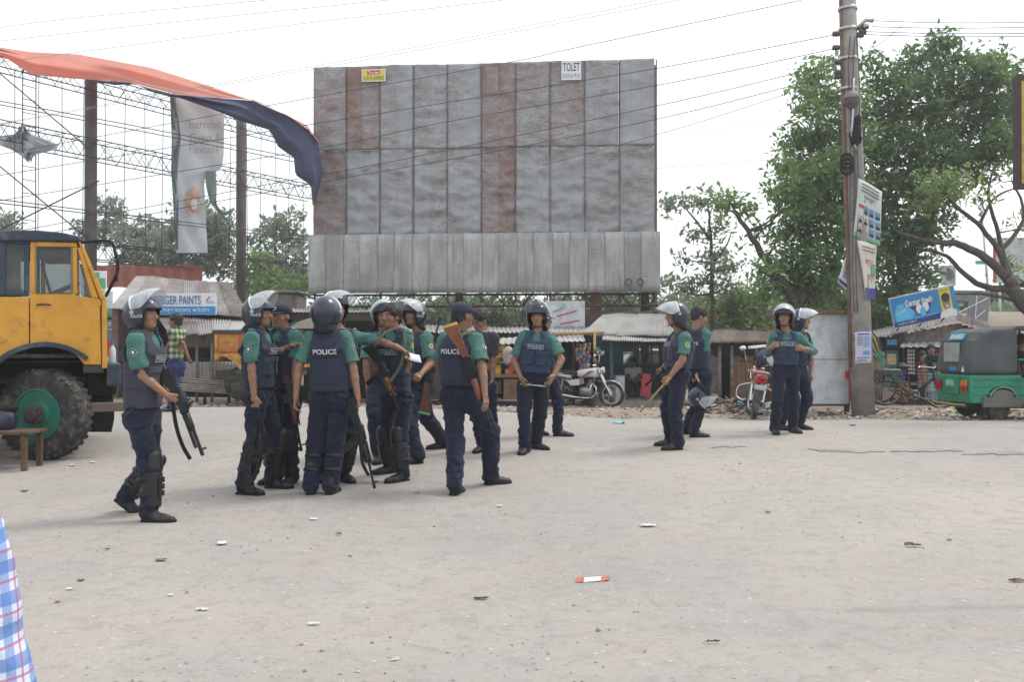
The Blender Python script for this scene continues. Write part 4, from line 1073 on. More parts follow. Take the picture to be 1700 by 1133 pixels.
# ------------------------------------------------------------------ utility pole, its wires and placards
M_POSTER = mat('placard_pale', (.50, .54, .52), .7, .08, 6, .1); M_POSTER2 = mat('placard_cream', (.55, .50, .44), .7, .12, 6, .1)
M_BLUEP = mat('print_blue', (.10, .28, .52), .7, .2, 30, 0); M_REDP = mat('print_red', (.45, .06, .06), .7, .2, 30, 0); M_GRNP = mat('print_green', (.12, .36, .2), .7, .2, 30, 0); M_NVYP = mat('print_navy', (.05, .06, .22), .7, .2, 30, 0)
M_FACEP = mat('print_skin', (.30, .17, .11), .7, .2, 30, 0)
def pole():
    b = G(1434, 690); d = b[1]; top = W(1406, -40, d); root = thing('utility_pole', 'leaning concrete power pole hung with placards and wires', 'utility pole', b)
    q = MB(); q.tube([b-A(0, 0, .2), b+(top-b)*.3, b+(top-b)*.65, top], [.215, .19, .165, .14], 16); q.build('shaft', M_CONC, root, smooth=True)
    def on(t): return b+(top-b)*t
    def at(px, py, off=0): return W(px, py, d+off)
    q = MB(); q.tube([at(1396, -30, -.02), at(1402, 250, -.03), at(1410, 480, -.03), at(1413, 610, -.02)], .045, 10); q.build('conduit', mat('conduit_rust', (.16, .095, .065), .7, .3), root, smooth=True)
    for py in (15, 49, 98, 148): 
        c = at(1407+(py)*.012, py); q = MB(); an = np.linspace(0, 2*math.pi, 24, endpoint=False); q.tube([c+A(.172*math.cos(a), .172*math.sin(a), 0) for a in an], .03, 6, flat=.3, closed=True, up=(1, 0, 0)); q.build('steel_band', M_STEEL, root, smooth=True)
    def ins(px, py, off=-.1):
        q = MB(); c = at(px, py, off); q.lathe([(.02, -.07), (.05, -.06), (.05, -.035), (.025, -.03), (.055, -.01), (.055, .015), (.025, .02), (.05, .04), (.045, .06), (.01, .065)], c, (1, 0, 0), 12); q.build('insulator', mat('porcelain_brown', (.07, .055, .05), .3), root, smooth=True)
    for px, py in ((1388, 56), (1388, 79), (1391, 103), (1391, 120), (1391, 127), (1436, 44), (1432, 53), (1428, 58)): ins(px, py)
    q = MB(); q.tube([at(1420, 50), at(1437, 33, -.1), at(1449, 33, -.1)], [.035, .035, .05], 8); q.tube([at(1424, 48), at(1441, 41, -.2)], .03, 8); q.build('bracket', M_STEEL, root, smooth=True)
    q = MB(); c = at(1414, 168, -.24); q.lathe([(.02, .20), (.10, .17), (.145, .09), (.15, .04)], c, n=18); q.build('lamp_hood', mat('hood_grey', (.20, .18, .165), .6), root, smooth=True)
    q = MB(); q.lathe([(.14, .06), (.135, -.02), (.10, -.10), (.03, -.15)], c, n=18); q.build('lamp_bowl', mat('bowl_brown', (.09, .07, .06), .5), root, smooth=True)
    s = SDF(); s.u(ellip(at(1421, 222, -.2), (.11, .09, .23))); s.u(ellip(at(1424, 205, -.2), (.07, .06, .15)), .04); v, f = s.mesh(.018, .02, (9, 9, 9)); obj('black_wrapping', mesh_np('w', v, f, [M_HIN], None, True), root)
    q = MB(); q.tube(curve([at(1417, 130, -.2), at(1416, 190, -.26), at(1414, 225, -.24), at(1424, 254, -.2)], 8), .022, 6); q.build('loose_pipe', M_STEEL, root, smooth=True)
    for k in range(5):
        q = MB(); c = at(1406, 264+k*4, -.26-.02*k); q.ring(c, (.15, 1, .1*k-.2), .11+.008*(k % 2), .016, 20, 6); q.build('cable_coil', M_HIN, root, smooth=True)
    rg = np.random.RandomState(2)
    for k in range(3):   # hanging cables down the shaft
        pts = [at(1412+k*6+rg.uniform(-4, 4), y, -.19-.02*k) for y in (60, 120, 190, 260, 330, 420, 520)]; q = MB(); q.tube(curve(pts, 20), .010, 5); q.build('cable', M_WIRE, root, smooth=True)
    def card(label, quad, m, fill, dd=-.25, cat='placard'):
        """quad: px corners tl, tr, br, bl with depth offsets"""
        C = [at(x, y, dd+o) for x, y, o in quad]; r = thing('placard', label, cat, C[3], 'placards on the power pole')
        def S(u, v, off=0):
            p = (C[0]*(1-u)+C[1]*u)*(1-v)+(C[3]*(1-u)+C[2]*u)*v; n = unit(np.cross(C[1]-C[0], C[0]-C[3])); n = -n if n[1] > 0 else n
            return p+n*(off+.02*math.sin(u*5+v*3))
        q = MB(); q.grid(np.array([[S(u, v) for u in np.linspace(0, 1, 7)] for v in np.linspace(1, 0, 9)])); o = q.build('panel', m, r, smooth=True); o.modifiers.new('t', 'SOLIDIFY').thickness = .012
        for nm, u0, v0, u1, v1, mm, off in fill:
            q = MB(); q.grid(np.array([[S(u, v, off) for u in np.linspace(u0, u1, 4)] for v in np.linspace(v1, v0, 4)])); q.build(nm, mm, r, smooth=True)
        return r, S, C
    fill = []
    for rw, vy in enumerate((.42, .60, .77)):
        for cc in range(4):
            if rw == 0 and cc == 0: fill.append(('red_tag', .06, .43, .28, .48, M_REDP, .012)); continue
            u = .08+cc*.23+.02*rw; blue = (rw == 0 and cc != 2) or cc > 1
            fill.append(('portrait_ground', u, vy, u+.18, vy+.14, M_BLUEP if blue else M_POSTER2, .012)); fill.append(('portrait_face', u+.055, vy+.025, u+.125, vy+.085, M_FACEP, .016)); fill.append(('portrait_suit', u+.02, vy+.09, u+.16, vy+.14, M_INK, .016))
    fill.append(('green_footer', .0, .94, 1, 1, M_GRNP, .012))
    for k in range(3): fill.append(('header_line', .12, .05+.06*k, .88, .075+.06*k, M_INKG, .012))
    r, S, C = card('tilted placard with rows of small portraits high on the power pole', [(1425, 296, 0), (1466, 318, .25), (1459, 408, .25), (1417, 390, 0)], M_POSTER, fill)
    X = unit(C[1]-C[0]); Y = unit(C[0]-C[3]); q = MB(); flat_text(q, 'শুভেচ্ছা', S(.48, .30, .02), X, Y, .32, .12); q.build('lettering', M_INK, r)
    fill = [('purple_footer', .0, .80, 1, 1, M_NVYP, .012), ('green_patch', .72, .36, .95, .58, M_GRNP, .012)]+[('header_line', .15, .08+.06*k, .9, .10+.06*k, M_INKG, .012) for k in range(2)]
    r, S, C = card('narrow cream placard with red script hanging below the portrait placard', [(1423, 399, 0), (1457, 407, .2), (1450, 498, .2), (1438, 497, 0)], M_POSTER2, fill)
    X = unit(C[1]-C[0]); Y = A(0, 0, 1); q = MB(); flat_text(q, 'আসুন', S(.45, .36, .02), X, Y, .22, .14); q.build('lettering', M_REDP, r); q = MB(); flat_text(q, 'ও রাখুন', S(.55, .62, .02), X, Y, .22, .14); q.build('lettering', M_REDP, r)
    fill = [('blue_footer', .0, .88, 1, .97, M_NVYP, .012), ('header_line', .5, .25, .95, .29, M_INKG, .012), ('header_line', .3, .62, .95, .66, M_BLUEP, .012), ('header_line', .25, .72, .95, .76, M_BLUEP, .012)]
    r, S, C = card('crumpled white placard swinging behind the power pole', [(1407, 415, .1), (1415, 412, .1), (1413, 488, .1), (1391, 468, .1)], M_WHITE2, fill, -.05)
    q = MB(); flat_text(q, 'ভোট দিন', S(.62, .46, .02), unit(C[2]-C[3]), (0, 0, 1), .16, .10); q.build('lettering', M_REDP, r)
    fill = [('header_line', .1, .04, .9, .08, M_NVYP, .012)]+[('text_line', .08, .14+.05*k, .45, .16+.05*k, M_INKG, .012) for k in range(6)]+[('text_line', .52, .14+.04*k, .92, .155+.04*k, M_BLUEP, .012) for k in range(9)]+[('blue_box', .52, .60, .9, .72, M_BLUEP, .012), ('text_line', .1, .80, .9, .83, M_INKG, .012), ('text_line', .1, .88, .7, .91, M_INKG, .012)]
    card('pale lilac notice pasted low on the power pole', [(1419, 552, 0), (1447, 551, 0), (1446, 603, 0), (1420, 605, 0)], mat('notice_lilac', (.50, .50, .62), .8, .08), fill, -.235, 'notice')
    # wires
    def wire(pts, label, r=.009, m=M_WIRE, sag=.0):
        P = np.array([W(*p) for p in pts]); q = MB(); q.tube(curve(P, 24) if len(P) > 2 else P, r, 5); o = q.build('power_wire', m, smooth=True); tag(o, label, 'wire', 'wires strung across the sky')
    lw = 'thin dark wire running from the power pole across the billboard'
    wire([(1388, 57, d), (1120, 108, 18.5), (855, 152, 19), (519, 206, 19.5), (-30, 296, 20)], lw, .008)
    wire([(1388, 80, d), (1120, 136, 18.5), (741, 202, 19), (535, 245, 19.5), (-30, 338, 20)], lw, .008)
    wire([(1391, 104, d), (1120, 169, 18.5), (686, 261, 19), (500, 296, 20), (-30, 395, 20)], lw, .008)
    wire([(1391, 122, d), (1120, 191, 18.5), (834, 249, 19), (519, 305, 19.5), (-30, 408, 20)], lw, .008)
    wire([(1391, 128, d), (1330, 148, d), (1120, 215, 18), (900, 275, 19)], lw, .006)
    wire([(1330, 0, 16), (960, 78, 17), (846, 103, 18), (500, 165, 19), (-30, 262, 19)], lw, .007)
    lg = 'faint grey wire high in the white sky'
    for pts in ([(1135, -2, 15), (720, 78, 17), (500, 118, 18), (-20, 210, 18)], [(1100, -2, 15), (690, 78, 17), (0, 205, 18)], [(850, -2, 15), (410, 50, 17), (-20, 106, 18)], [(660, -2, 15), (250, 40, 17), (-20, 70, 18)], [(460, -2, 15), (120, 30, 17), (-20, 48, 18)], [(1310, 200, 18), (1120, 222, 19), (1095, 225, 19)], [(1320, 262, 18), (1110, 278, 19), (1092, 279, 19)]): wire(pts, lg, .005, M_WIREG)
    lr = 'wire leaving the power pole above the large tree'
    for a, b_ in ((34, 37), (44, 45), (52, 55), (57, 60)): wire([(1448 if a < 50 else 1430, a, d), (1570, (a+b_)/2+2, 17.5), (1720, b_, 17)], lr, .008)
    wire([(1440, 36, d-.1), (1428, 66, d), (1424, 100, d), (1500, 40, d), ], 'slack jumper wire looping beside the power pole', .006)
    for pts in ([(-20, 164, 23), (250, 214, 25), (520, 268, 27.4)], [(-20, 170, 23), (250, 221, 25), (520, 275, 27.4)], [(-20, 329, 22), (250, 362, 25), (520, 394, 28)], [(-20, 335, 22), (250, 367, 25), (520, 400, 28)]): wire(pts, 'dark cable slung across the hoarding frame', .014)
pole()
# ------------------------------------------------------------------ trees
def leafmat(name, c, bright, trans=.42):
    m, nt, p = newmat(name); out = nt.nodes['Material Output']; v = coords(nt)
    at = nt.nodes.new('ShaderNodeAttribute'); at.attribute_name = 'tint'
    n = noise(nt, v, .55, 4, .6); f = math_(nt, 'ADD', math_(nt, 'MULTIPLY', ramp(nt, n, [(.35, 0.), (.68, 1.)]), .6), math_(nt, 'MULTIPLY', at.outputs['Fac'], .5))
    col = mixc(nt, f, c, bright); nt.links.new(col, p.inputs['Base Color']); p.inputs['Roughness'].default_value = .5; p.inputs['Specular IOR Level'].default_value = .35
    t = nt.nodes.new('ShaderNodeBsdfTranslucent'); nt.links.new(mixc(nt, .4, col, bright), t.inputs[0])
    mx = nt.nodes.new('ShaderNodeMixShader'); mx.inputs[0].default_value = trans; nt.links.new(p.outputs[0], mx.inputs[1]); nt.links.new(t.outputs[0], mx.inputs[2]); nt.links.new(mx.outputs[0], out.inputs[0])
    return m
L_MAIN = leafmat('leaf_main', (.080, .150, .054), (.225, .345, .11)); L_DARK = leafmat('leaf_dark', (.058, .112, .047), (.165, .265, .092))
L_HAZE = leafmat('leaf_far_haze', (.13, .18, .115), (.23, .30, .17)); L_LIME = leafmat('leaf_lime', (.12, .19, .06), (.27, .36, .12)); L_HAZE_PALE = leafmat('leaf_pale_haze', (.17, .21, .17), (.25, .30, .22))  # distance haze is mixed into the far and pale leaf colours
M_BARK = mat('bark', (.075, .060, .050), .9, .35, 6, .8, 25); M_BARKF = mat('bark_far', (.13, .115, .10), .9, .3, 6, .5, 25)
def leaves(blobs, size, seed, n_per, clump=.42, hang=.15, fill=.55):
    """blobs: (centre, radii(3), weight) -> verts, faces, tint"""
    rg = np.random.RandomState(seed); C = []; T = []
    for c, r, w in blobs:
        r = np.asarray(r); vol = float(np.prod(r))**(1/3)
        nc = max(3, int(w*n_per*vol*vol)); d = rg.normal(size=(nc, 3)); d /= np.linalg.norm(d, axis=1)[:, None]
        rad = rg.uniform(fill**3, 1, nc)**(1/3); jit = 1+.35*rg.normal(size=nc)*.5
        cc = np.asarray(c)+d*r*(rad*jit)[:, None]
        for q, dd in zip(cc, d):
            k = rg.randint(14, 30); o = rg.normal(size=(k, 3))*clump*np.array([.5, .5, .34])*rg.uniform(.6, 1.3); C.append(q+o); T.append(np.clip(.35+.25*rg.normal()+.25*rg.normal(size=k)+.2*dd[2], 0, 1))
    C = np.concatenate(C); T = np.concatenate(T); n = len(C)
    N = rg.normal(size=(n, 3))*.8+np.array([0, -.15, .55]); N /= np.linalg.norm(N, axis=1)[:, None]
    X = np.cross(N, rg.normal(size=(n, 3))); X /= np.linalg.norm(X, axis=1)[:, None]; X[:, 2] -= hang; Y = np.cross(N, X)
    s = size*rg.uniform(.5, 1.6, n)[:, None]; w = s*.42
    V = np.stack([C-X*s, C+Y*w-X*s*.1, C+X*s, C-Y*w-X*s*.1], 1).reshape(-1, 3); F = np.arange(n*4).reshape(-1, 4)
    return V, F, T
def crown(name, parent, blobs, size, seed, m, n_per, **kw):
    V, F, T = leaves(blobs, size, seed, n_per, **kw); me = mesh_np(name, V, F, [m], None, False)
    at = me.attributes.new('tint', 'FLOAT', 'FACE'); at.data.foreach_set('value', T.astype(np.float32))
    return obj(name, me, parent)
def tree(label, base, limbs, blobs, m, size=.11, n_per=26, bark=None, cat='tree', group=None, twigs=True, name='tree', clump=.42, seed=None, fill=.55):
    """limbs: list of (pts, r0, r1); blobs: (px,py,rpx,d,weight)"""
    bark = bark or M_BARK; sd_ = seed if seed is not None else int(abs(base[0])*97) % 9999; rg = np.random.RandomState(sd_)
    root = thing(name, label, cat, base, group); pts = []
    q = MB()
    for P, r0, r1 in limbs:
        n = max(8, len(P)*4); C = curve(P, n); C[1:-1] += rg.normal(size=(n-2, 3))*r0*.12; q.tube(C, np.linspace(r0, r1, n), 9); pts += [(p, r0+(r1-r0)*i/n) for i, p in enumerate(C)]
    q.build('trunk', bark, root, smooth=True)
    B = []
    for px, py, rp, d, w in blobs:
        c = W(px, py, d); r = rp*d/FPX; B.append((c, (r, r*1.0, r*.85), w))
    if twigs and pts:
        PP = np.array([p for p, _ in pts]); q = MB()
        for c, r, w in B:
            D = np.linalg.norm(PP-c, axis=1)+np.maximum(0, PP[:, 2]-c[2])*1.5; i = D.argmin(); a = PP[i]; rr = min(pts[i][1]*.6, .09)
            if D[i] > .01:
                mid = (a+c)/2+rg.normal(size=3)*.12*D[i]*.5-A(0, 0, .05*D[i]); q.tube(curve([a, mid, c], 9), np.linspace(rr, .012, 9), 6)
            for k in range(5):
                dv = rg.normal(size=3); dv /= np.linalg.norm(dv); e = c+dv*np.asarray(r)*.95; q.tube(curve([c, (c+e)/2+rg.normal(size=3)*.08*r[0], e], 6), np.linspace(min(.022, rr), .005, 6), 5)
        q.build('branches', bark, root, smooth=True)['kind'] = 'stuff'
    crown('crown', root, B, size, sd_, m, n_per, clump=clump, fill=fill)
    return root
def shift(bl, d, j=1.2, seed=1):
    rg = np.random.RandomState(seed); return [(x, y, r, d+rg.uniform(-j, j), w) for x, y, r, w in bl]
def green():
    D = 26.0; L = lambda P, dd=0: [W(x, y, D+o+dd) for x, y, o in P]
    g = W(1326, 640, D); g[2] = gz(g[0], g[1])
    left = [(1350, 130, 28, 1), (1385, 165, 36, 1), (1345, 190, 26, .9), (1405, 225, 42, 1), (1375, 110, 18, .7), (1330, 262, 34, 1), (1300, 280, 22, .8), (1368, 290, 42, 1), (1318, 330, 34, 1), (1362, 368, 42, 1), (1296, 350, 20, .6), (1340, 420, 38, 1.1), (1290, 445, 28, 1), (1385, 440, 40, 1.1), (1318, 472, 34, 1.1), (1405, 320, 40, 1), (1262, 450, 20, .6), (1350, 492, 34, 1), (1290, 400, 18, .5), (1270, 480, 26, .8), (1330, 150, 20, .8), (1320, 225, 26, .9), (1345, 300, 34, 1), (1400, 280, 36, 1), (1310, 380, 28, .9), (1345, 340, 34, 1), (1405, 390, 36, 1), (1425, 180, 26, .9), (1300, 310, 22, .8), (1365, 230, 34, 1)]
    tree('broad leafy tree whose forked trunk rises behind the white metal kiosk', g,
         [([g-A(0, 0, .3)]+L([(1326, 560, 0), (1322, 500, 0)]), .26, .2), (L([(1322, 502, 0), (1293, 465, -.3), (1268, 425, -.5), (1245, 388, -.6), (1222, 352, -.5)]), .15, .05),
          (L([(1322, 502, 0), (1355, 470, .2), (1392, 430, .3), (1400, 360, .2), (1395, 250, .2)]), .17, .05), (L([(1330, 490, 0), (1345, 420, .4), (1338, 330, .6), (1360, 200, .6)]), .12, .03)],
         shift(left, D+.3, 1.3, 3)+[(1212, 334, 18, D-.5, 1), (1190, 342, 12, D-.5, .8), (1232, 352, 16, D-.4, .9), (1255, 395, 14, D-.3, .7)], L_MAIN, .088, 92)
    g = W(1500, 640, D+2); g[2] = gz(g[0], g[1]); D = 27.5
    right = [(1562, 68, 26, 1), (1530, 105, 40, 1), (1598, 128, 44, 1), (1652, 108, 28, .8), (1672, 100, 14, .7), (1470, 140, 36, 1), (1440, 100, 20, .7), (1520, 172, 50, 1.1), (1590, 195, 50, 1.1), (1650, 172, 36, .9), (1650, 235, 34, 1), (1455, 200, 38, 1), (1490, 250, 46, 1.1), (1550, 262, 48, 1.1), (1468, 320, 44, 1.1), (1610, 275, 34, 1), (1530, 372, 40, 1), (1462, 390, 42, 1.1), (1500, 432, 42, 1), (1482, 482, 36, 1), (1540, 455, 22, .7), (1610, 100, 22, .8), (1680, 150, 20, .7), (1560, 310, 36, 1), (1446, 268, 32, 1), (1440, 440, 30, 1), (1510, 320, 36, 1), (1690, 125, 22, .9), (1684, 195, 30, 1), (1692, 250, 24, .9), (1640, 130, 30, .9), (1630, 250, 34, 1), (1700, 160, 22, .9)]
    tree('tall dark green tree spreading behind the blue sign kiosk', g,
         [([g-A(0, 0, .3)]+L([(1496, 560, 0), (1488, 500, 0), (1500, 440, 0), (1535, 385, 0)]), .24, .15), (L([(1535, 385, 0), (1560, 330, 0), (1600, 262, .2), (1625, 190, .2)]), .14, .04), (L([(1500, 440, 0), (1470, 390, -.2), (1462, 300, 0), (1480, 200, .2), (1520, 110, .2)]), .13, .03), (L([(1540, 375, 0), (1530, 280, .4), (1550, 180, .4), (1570, 90, .3)]), .11, .03)],
         shift(right, D, 1.4, 5), L_DARK, .092, 92)
    o = thing('tree', 'spray of bright lime foliage overhanging the dark green tree', 'tree', g+A(.5, 0, 0)) if False else None
    # the bare leaning tree at the right edge
    D = 24.0; g = W(1740, 640, D); g[2] = gz(g[0], g[1])
    tree('leaning tree with long bare limbs reaching over the kiosk roof', g,
         [([g-A(0, 0, .3)]+L([(1722, 540, 0), (1690, 492, 0), (1672, 462, 0)]), .24, .16), (L([(1672, 462, 0), (1640, 432, 0), (1600, 408, 0), (1565, 404, 0), (1530, 398, -.2), (1490, 385, -.3)]), .13, .04), (L([(1680, 480, 0), (1640, 478, .2), (1600, 455, .3), (1570, 425, .3), (1520, 410, .2)]), .10, .03),
          (L([(1672, 462, 0), (1660, 420, 0), (1625, 375, .2), (1590, 345, .2), (1565, 320, 0)]), .09, .03), (L([(1690, 492, 0), (1670, 440, .5), (1655, 380, .6), (1640, 320, .5), (1655, 270, .4)]), .09, .02), (L([(1660, 420, 0), (1700, 360, .2), (1680, 300, .4)]), .07, .02), (L([(1625, 375, .2), (1650, 330, .4), (1690, 310, .4)]), .05, .015), (L([(1690, 500, 0), (1640, 490, 0), (1590, 488, 0), (1540, 492, 0)]), .05, .02)],
         [(1560, 312, 30, D, 1.1), (1588, 296, 26, D, 1), (1535, 332, 20, D, .9), (1682, 440, 24, D+1, .35), (1660, 300, 22, D+1, .3), (1690, 380, 20, D+1, .3), (1630, 330, 18, D, .3), (1700, 470, 22, D, .4)], L_LIME, .075, 80)
    # slender tree beyond the rusty shack
    D = 33.0; g = W(1184, 620, D); g[2] = gz(g[0], g[1])
    sl = [(1128, 335, 18, .8), (1112, 345, 10, .6), (1165, 338, 22, .9), (1192, 330, 14, .7), (1196, 380, 20, .7), (1152, 395, 18, .6), (1182, 435, 26, .8), (1214, 440, 20, .7), (1158, 470, 22, .8), (1130, 482, 20, .7), (1205, 480, 24, .8), (1140, 430, 14, .5)]
    tree('slender open-crowned tree beyond the rusty roofed shack', g, [([g-A(0, 0, .2)]+L([(1183, 560, 0), (1182, 480, 0), (1180, 400, 0), (1176, 340, 0)]), .13, .03), (L([(1182, 440, 0), (1205, 410, 0), (1215, 385, 0)]), .05, .015), (L([(1181, 400, 0), (1150, 360, 0), (1130, 338, 0)]), .05, .015)], shift(sl, D, .8, 7), L_HAZE, .10, 62)
    # trees along the back, each its own
    spec = [('rounded haze-pale tree behind the hoarding posts', 245, 470, [(215, 400, 26), (245, 385, 30), (275, 400, 26), (250, 420, 34), (215, 430, 26)], 46, L_HAZE_PALE),
            ('wide hazy tree between the two hoarding posts', 330, 500, [(300, 385, 32), (335, 365, 30), (365, 385, 34), (320, 420, 40), (370, 430, 36), (350, 400, 34), (285, 425, 26), (345, 365, 18)], 42, L_HAZE_PALE),
            ('leafy tree between the hoarding post and the billboard', 455, 520, [(430, 400, 22), (460, 380, 24), (490, 395, 24), (440, 440, 30), (480, 440, 32), (500, 470, 30), (450, 480, 32), (415, 470, 22), (495, 360, 10), (470, 365, 10)], 40, L_HAZE_PALE),
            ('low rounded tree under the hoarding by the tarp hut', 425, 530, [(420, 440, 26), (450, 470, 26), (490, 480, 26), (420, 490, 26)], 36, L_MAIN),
            ('wispy treetop showing over the truck roof', 150, 470, [(165, 335, 14), (190, 345, 16), (180, 365, 20), (140, 380, 18), (205, 380, 16), (175, 395, 22)], 50, L_HAZE_PALE),
            ('faint tree at the far end beside the truck cab', 8, 470, [(0, 365, 16), (20, 370, 14), (5, 385, 20)], 48, L_HAZE_PALE),
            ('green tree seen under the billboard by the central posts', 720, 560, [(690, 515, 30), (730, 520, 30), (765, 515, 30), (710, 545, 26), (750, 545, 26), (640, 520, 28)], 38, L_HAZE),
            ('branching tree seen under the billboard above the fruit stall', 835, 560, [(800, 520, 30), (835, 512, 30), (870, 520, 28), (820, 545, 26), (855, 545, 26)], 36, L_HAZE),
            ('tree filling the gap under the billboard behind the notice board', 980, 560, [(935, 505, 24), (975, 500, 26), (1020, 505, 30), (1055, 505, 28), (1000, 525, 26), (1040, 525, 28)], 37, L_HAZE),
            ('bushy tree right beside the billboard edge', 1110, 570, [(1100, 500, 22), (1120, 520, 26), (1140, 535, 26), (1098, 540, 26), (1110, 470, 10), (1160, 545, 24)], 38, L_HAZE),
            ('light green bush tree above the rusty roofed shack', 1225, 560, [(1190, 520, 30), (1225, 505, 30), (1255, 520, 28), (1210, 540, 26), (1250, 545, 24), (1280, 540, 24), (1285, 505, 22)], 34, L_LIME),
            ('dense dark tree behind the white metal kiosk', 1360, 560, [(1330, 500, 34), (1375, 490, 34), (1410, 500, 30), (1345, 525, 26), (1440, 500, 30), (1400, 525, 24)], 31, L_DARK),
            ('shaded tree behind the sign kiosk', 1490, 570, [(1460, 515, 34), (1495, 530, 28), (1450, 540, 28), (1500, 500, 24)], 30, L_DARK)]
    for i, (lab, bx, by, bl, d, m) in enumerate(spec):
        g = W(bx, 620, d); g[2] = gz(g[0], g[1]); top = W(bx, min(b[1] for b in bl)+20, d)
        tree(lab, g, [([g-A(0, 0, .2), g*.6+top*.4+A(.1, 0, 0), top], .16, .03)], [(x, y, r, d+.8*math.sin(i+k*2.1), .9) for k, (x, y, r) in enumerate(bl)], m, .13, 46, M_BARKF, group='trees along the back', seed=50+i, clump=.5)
    # undergrowth reads as one mass
    B = []; rg = np.random.RandomState(4)
    for px in range(-60, 1780, 26):
        d = 40+rg.uniform(-1, 6); y = 556+rg.uniform(-14, 8) - (16 if 1150 < px < 1420 else 0); B.append((W(px, y, d), (1.1, 1.2, 1.15), 1.0))
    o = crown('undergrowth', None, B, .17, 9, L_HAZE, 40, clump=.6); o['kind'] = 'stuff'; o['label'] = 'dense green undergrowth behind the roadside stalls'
    # dead twiggy bushes under the billboard
    for i, (bx, lab) in enumerate(((1085, 'bare twiggy tree beside the billboard post'), (870, 'thin branching tree under the billboard skirt'))):
        d = 33; g = W(bx, 590, d); g[2] = gz(g[0], g[1]); r0 = thing('bare_tree', lab, 'tree', g); q = MB(); rr = np.random.RandomState(i+3)
        def grow(p, dv, l, r, n):
            e = p+dv*l; q.tube([p, (p+e)/2+rr.normal(size=3)*.05*l, e], [r, r*.8, r*.6], 6)
            if n:
                for _ in range(3): nd = unit(dv+rr.normal(size=3)*.5+A(0, 0, .15)); grow(e, nd, l*.72, r*.58, n-1)
        grow(g, A(0, 0, 1), 1.5, .08, 5); q.build('trunk', M_BARK, r0, smooth=True)
green()
# ------------------------------------------------------------------ roadside stalls
M_WOODD = mat('wood_dark', (.055, .042, .034), .85, .35, 5, .5, 40); M_WOODG = mat('wood_grey', (.19, .165, .145), .88, .35, 7, .6, 50, dirt=(.09, .075, .065), dscale=6, damt=.4); M_WOODB = mat('wood_brown', (.20, .125, .075), .8, .35, 6, .5, 45)
M_DARKW = mat('interior_dark_wall', (.030, .027, .025), .9, .3, 3); M_BOTT = mat('painted_teal', (.045, .11, .12), .7, .25, 4, dirt=(.1, .09, .08), dscale=5, damt=.35)  # near-black walls: dimness of the stall interiors put into the wall colour
M_BLUESG = mat('sign_blue', (.03, .23, .50), .45, .12, 2, .0); M_SKYSG = mat('sign_sky', (.10, .46, .74), .45, .15, 3, .0); M_NAVSG = mat('sign_navy', (.035, .035, .20), .45, .1, bstr=0)
M_TARP = mat('tarp_brown', (.16, .135, .115), .85, .3, 3, .5, 12); M_CEM = mat('cement', (.34, .32, .29), .9, .2, 4, .5, 40, dirt=(.2, .17, .14), dscale=3, damt=.45)
M_WPAN = mat('kiosk_sheet', (.52, .54, .56), .5, .12, 3, .25, 6, metal=.1, dirt=(.30, .29, .28), dscale=2.2, damt=.45)
M_GLASS = mat('dusty_glass', (.10, .12, .12), .12, .15, 3, .0, spec=.7)
def Z(py, d): return W(850, py, d)[2]
def X_(px, d): return W(px, 575, d)[0]
def pbox(q, x0, y0, x1, y1, d0, d1, bev=0):
    xa, xb = X_(x0, d0), X_(x1, d0); za, zb = Z(y1, d0), Z(y0, d0); q.box(((xa+xb)/2, (d0+d1)/2, (za+zb)/2), (abs(xb-xa), abs(d1-d0), abs(zb-za)), bev=bev); return q
def pb(par, nm, x0, y0, x1, y1, d0, d1, m, bev=0): return pbox(MB(), x0, y0, x1, y1, d0, d1, bev).build(nm, m, par)
def corr(par, nm, p, waves, amp, m, rust=.4, nv=6, sag=.015, seed=0):
    """p: corners (upper-left, upper-right, lower-left, lower-right)"""
    ul, ur, ll, lr = [A(c) for c in p]; nu = waves*6; n = unit(np.cross(ur-ul, ul-ll)); n = -n if n[2] < 0 and abs(n[2]) > .05 else n
    P = np.array([[(ul*(1-u)+ur*u)*(1-v)+(ll*(1-u)+lr*u)*v+n*(amp*math.cos(u*waves*2*math.pi)+sag*math.sin(v*3+u*2+seed)) for u in np.linspace(0, 1, nu+1)] for v in np.linspace(0, 1, nv)])
    q = MB(); q.grid(P); o = q.build(nm, m, par, smooth=True); o.color = (rust, 0, 0, 1); o.modifiers.new('t', 'SOLIDIFY').thickness = .004; return o
def roof(par, ul, ur, ll, lr, n, m, rusts, waves=7, amp=.018, seed=0, nm='roof_sheet', ragged=.05):
    ul, ur, ll, lr = [A(c) for c in (ul, ur, ll, lr)]; rg = np.random.RandomState(seed)
    for i in range(n):
        a, b = i/n-.006, (i+1)/n+.012; e = rg.uniform(-1, 1)*ragged; up = A(0, 0, .012*(i % 2)); dv = unit((ll+lr-ul-ur)/2)*e
        corr(par, nm, (ul+(ur-ul)*a+up, ul+(ur-ul)*b+up, ll+(lr-ll)*a+up+dv, ll+(lr-ll)*b+up+dv), waves, amp, m, rusts[i % len(rusts)], seed=i)
def post(par, px, y0, y1, d, r=.04, m=None, nm='post', tilt=0):
    q = MB(); q.tube([W(px, y1, d)-A(0, 0, .05), W(px+tilt, y0, d)], [r, r*.9], 8); return q.build(nm, m or M_WOODG, par, smooth=True)
def base_at(px, d): x = X_(px, d); return A(x, d, gz(x, d))
def planks(par, x0, x1, y0, y1, d, n, m, seed=0, nm='plank', th=.02, gap=.008):
    rg = np.random.RandomState(seed); xa, xb = X_(x0, d), X_(x1, d); za, zb = Z(y1, d), Z(y0, d); w = (xb-xa)/n
    for i in range(n):
        q = MB(); q.box((xa+w*(i+.5), d+rg.uniform(-.008, .008), (za+zb)/2+rg.uniform(-.03, .03)), (w-gap, th, zb-za+rg.uniform(-.03, .03))); q.build(nm, m, par)

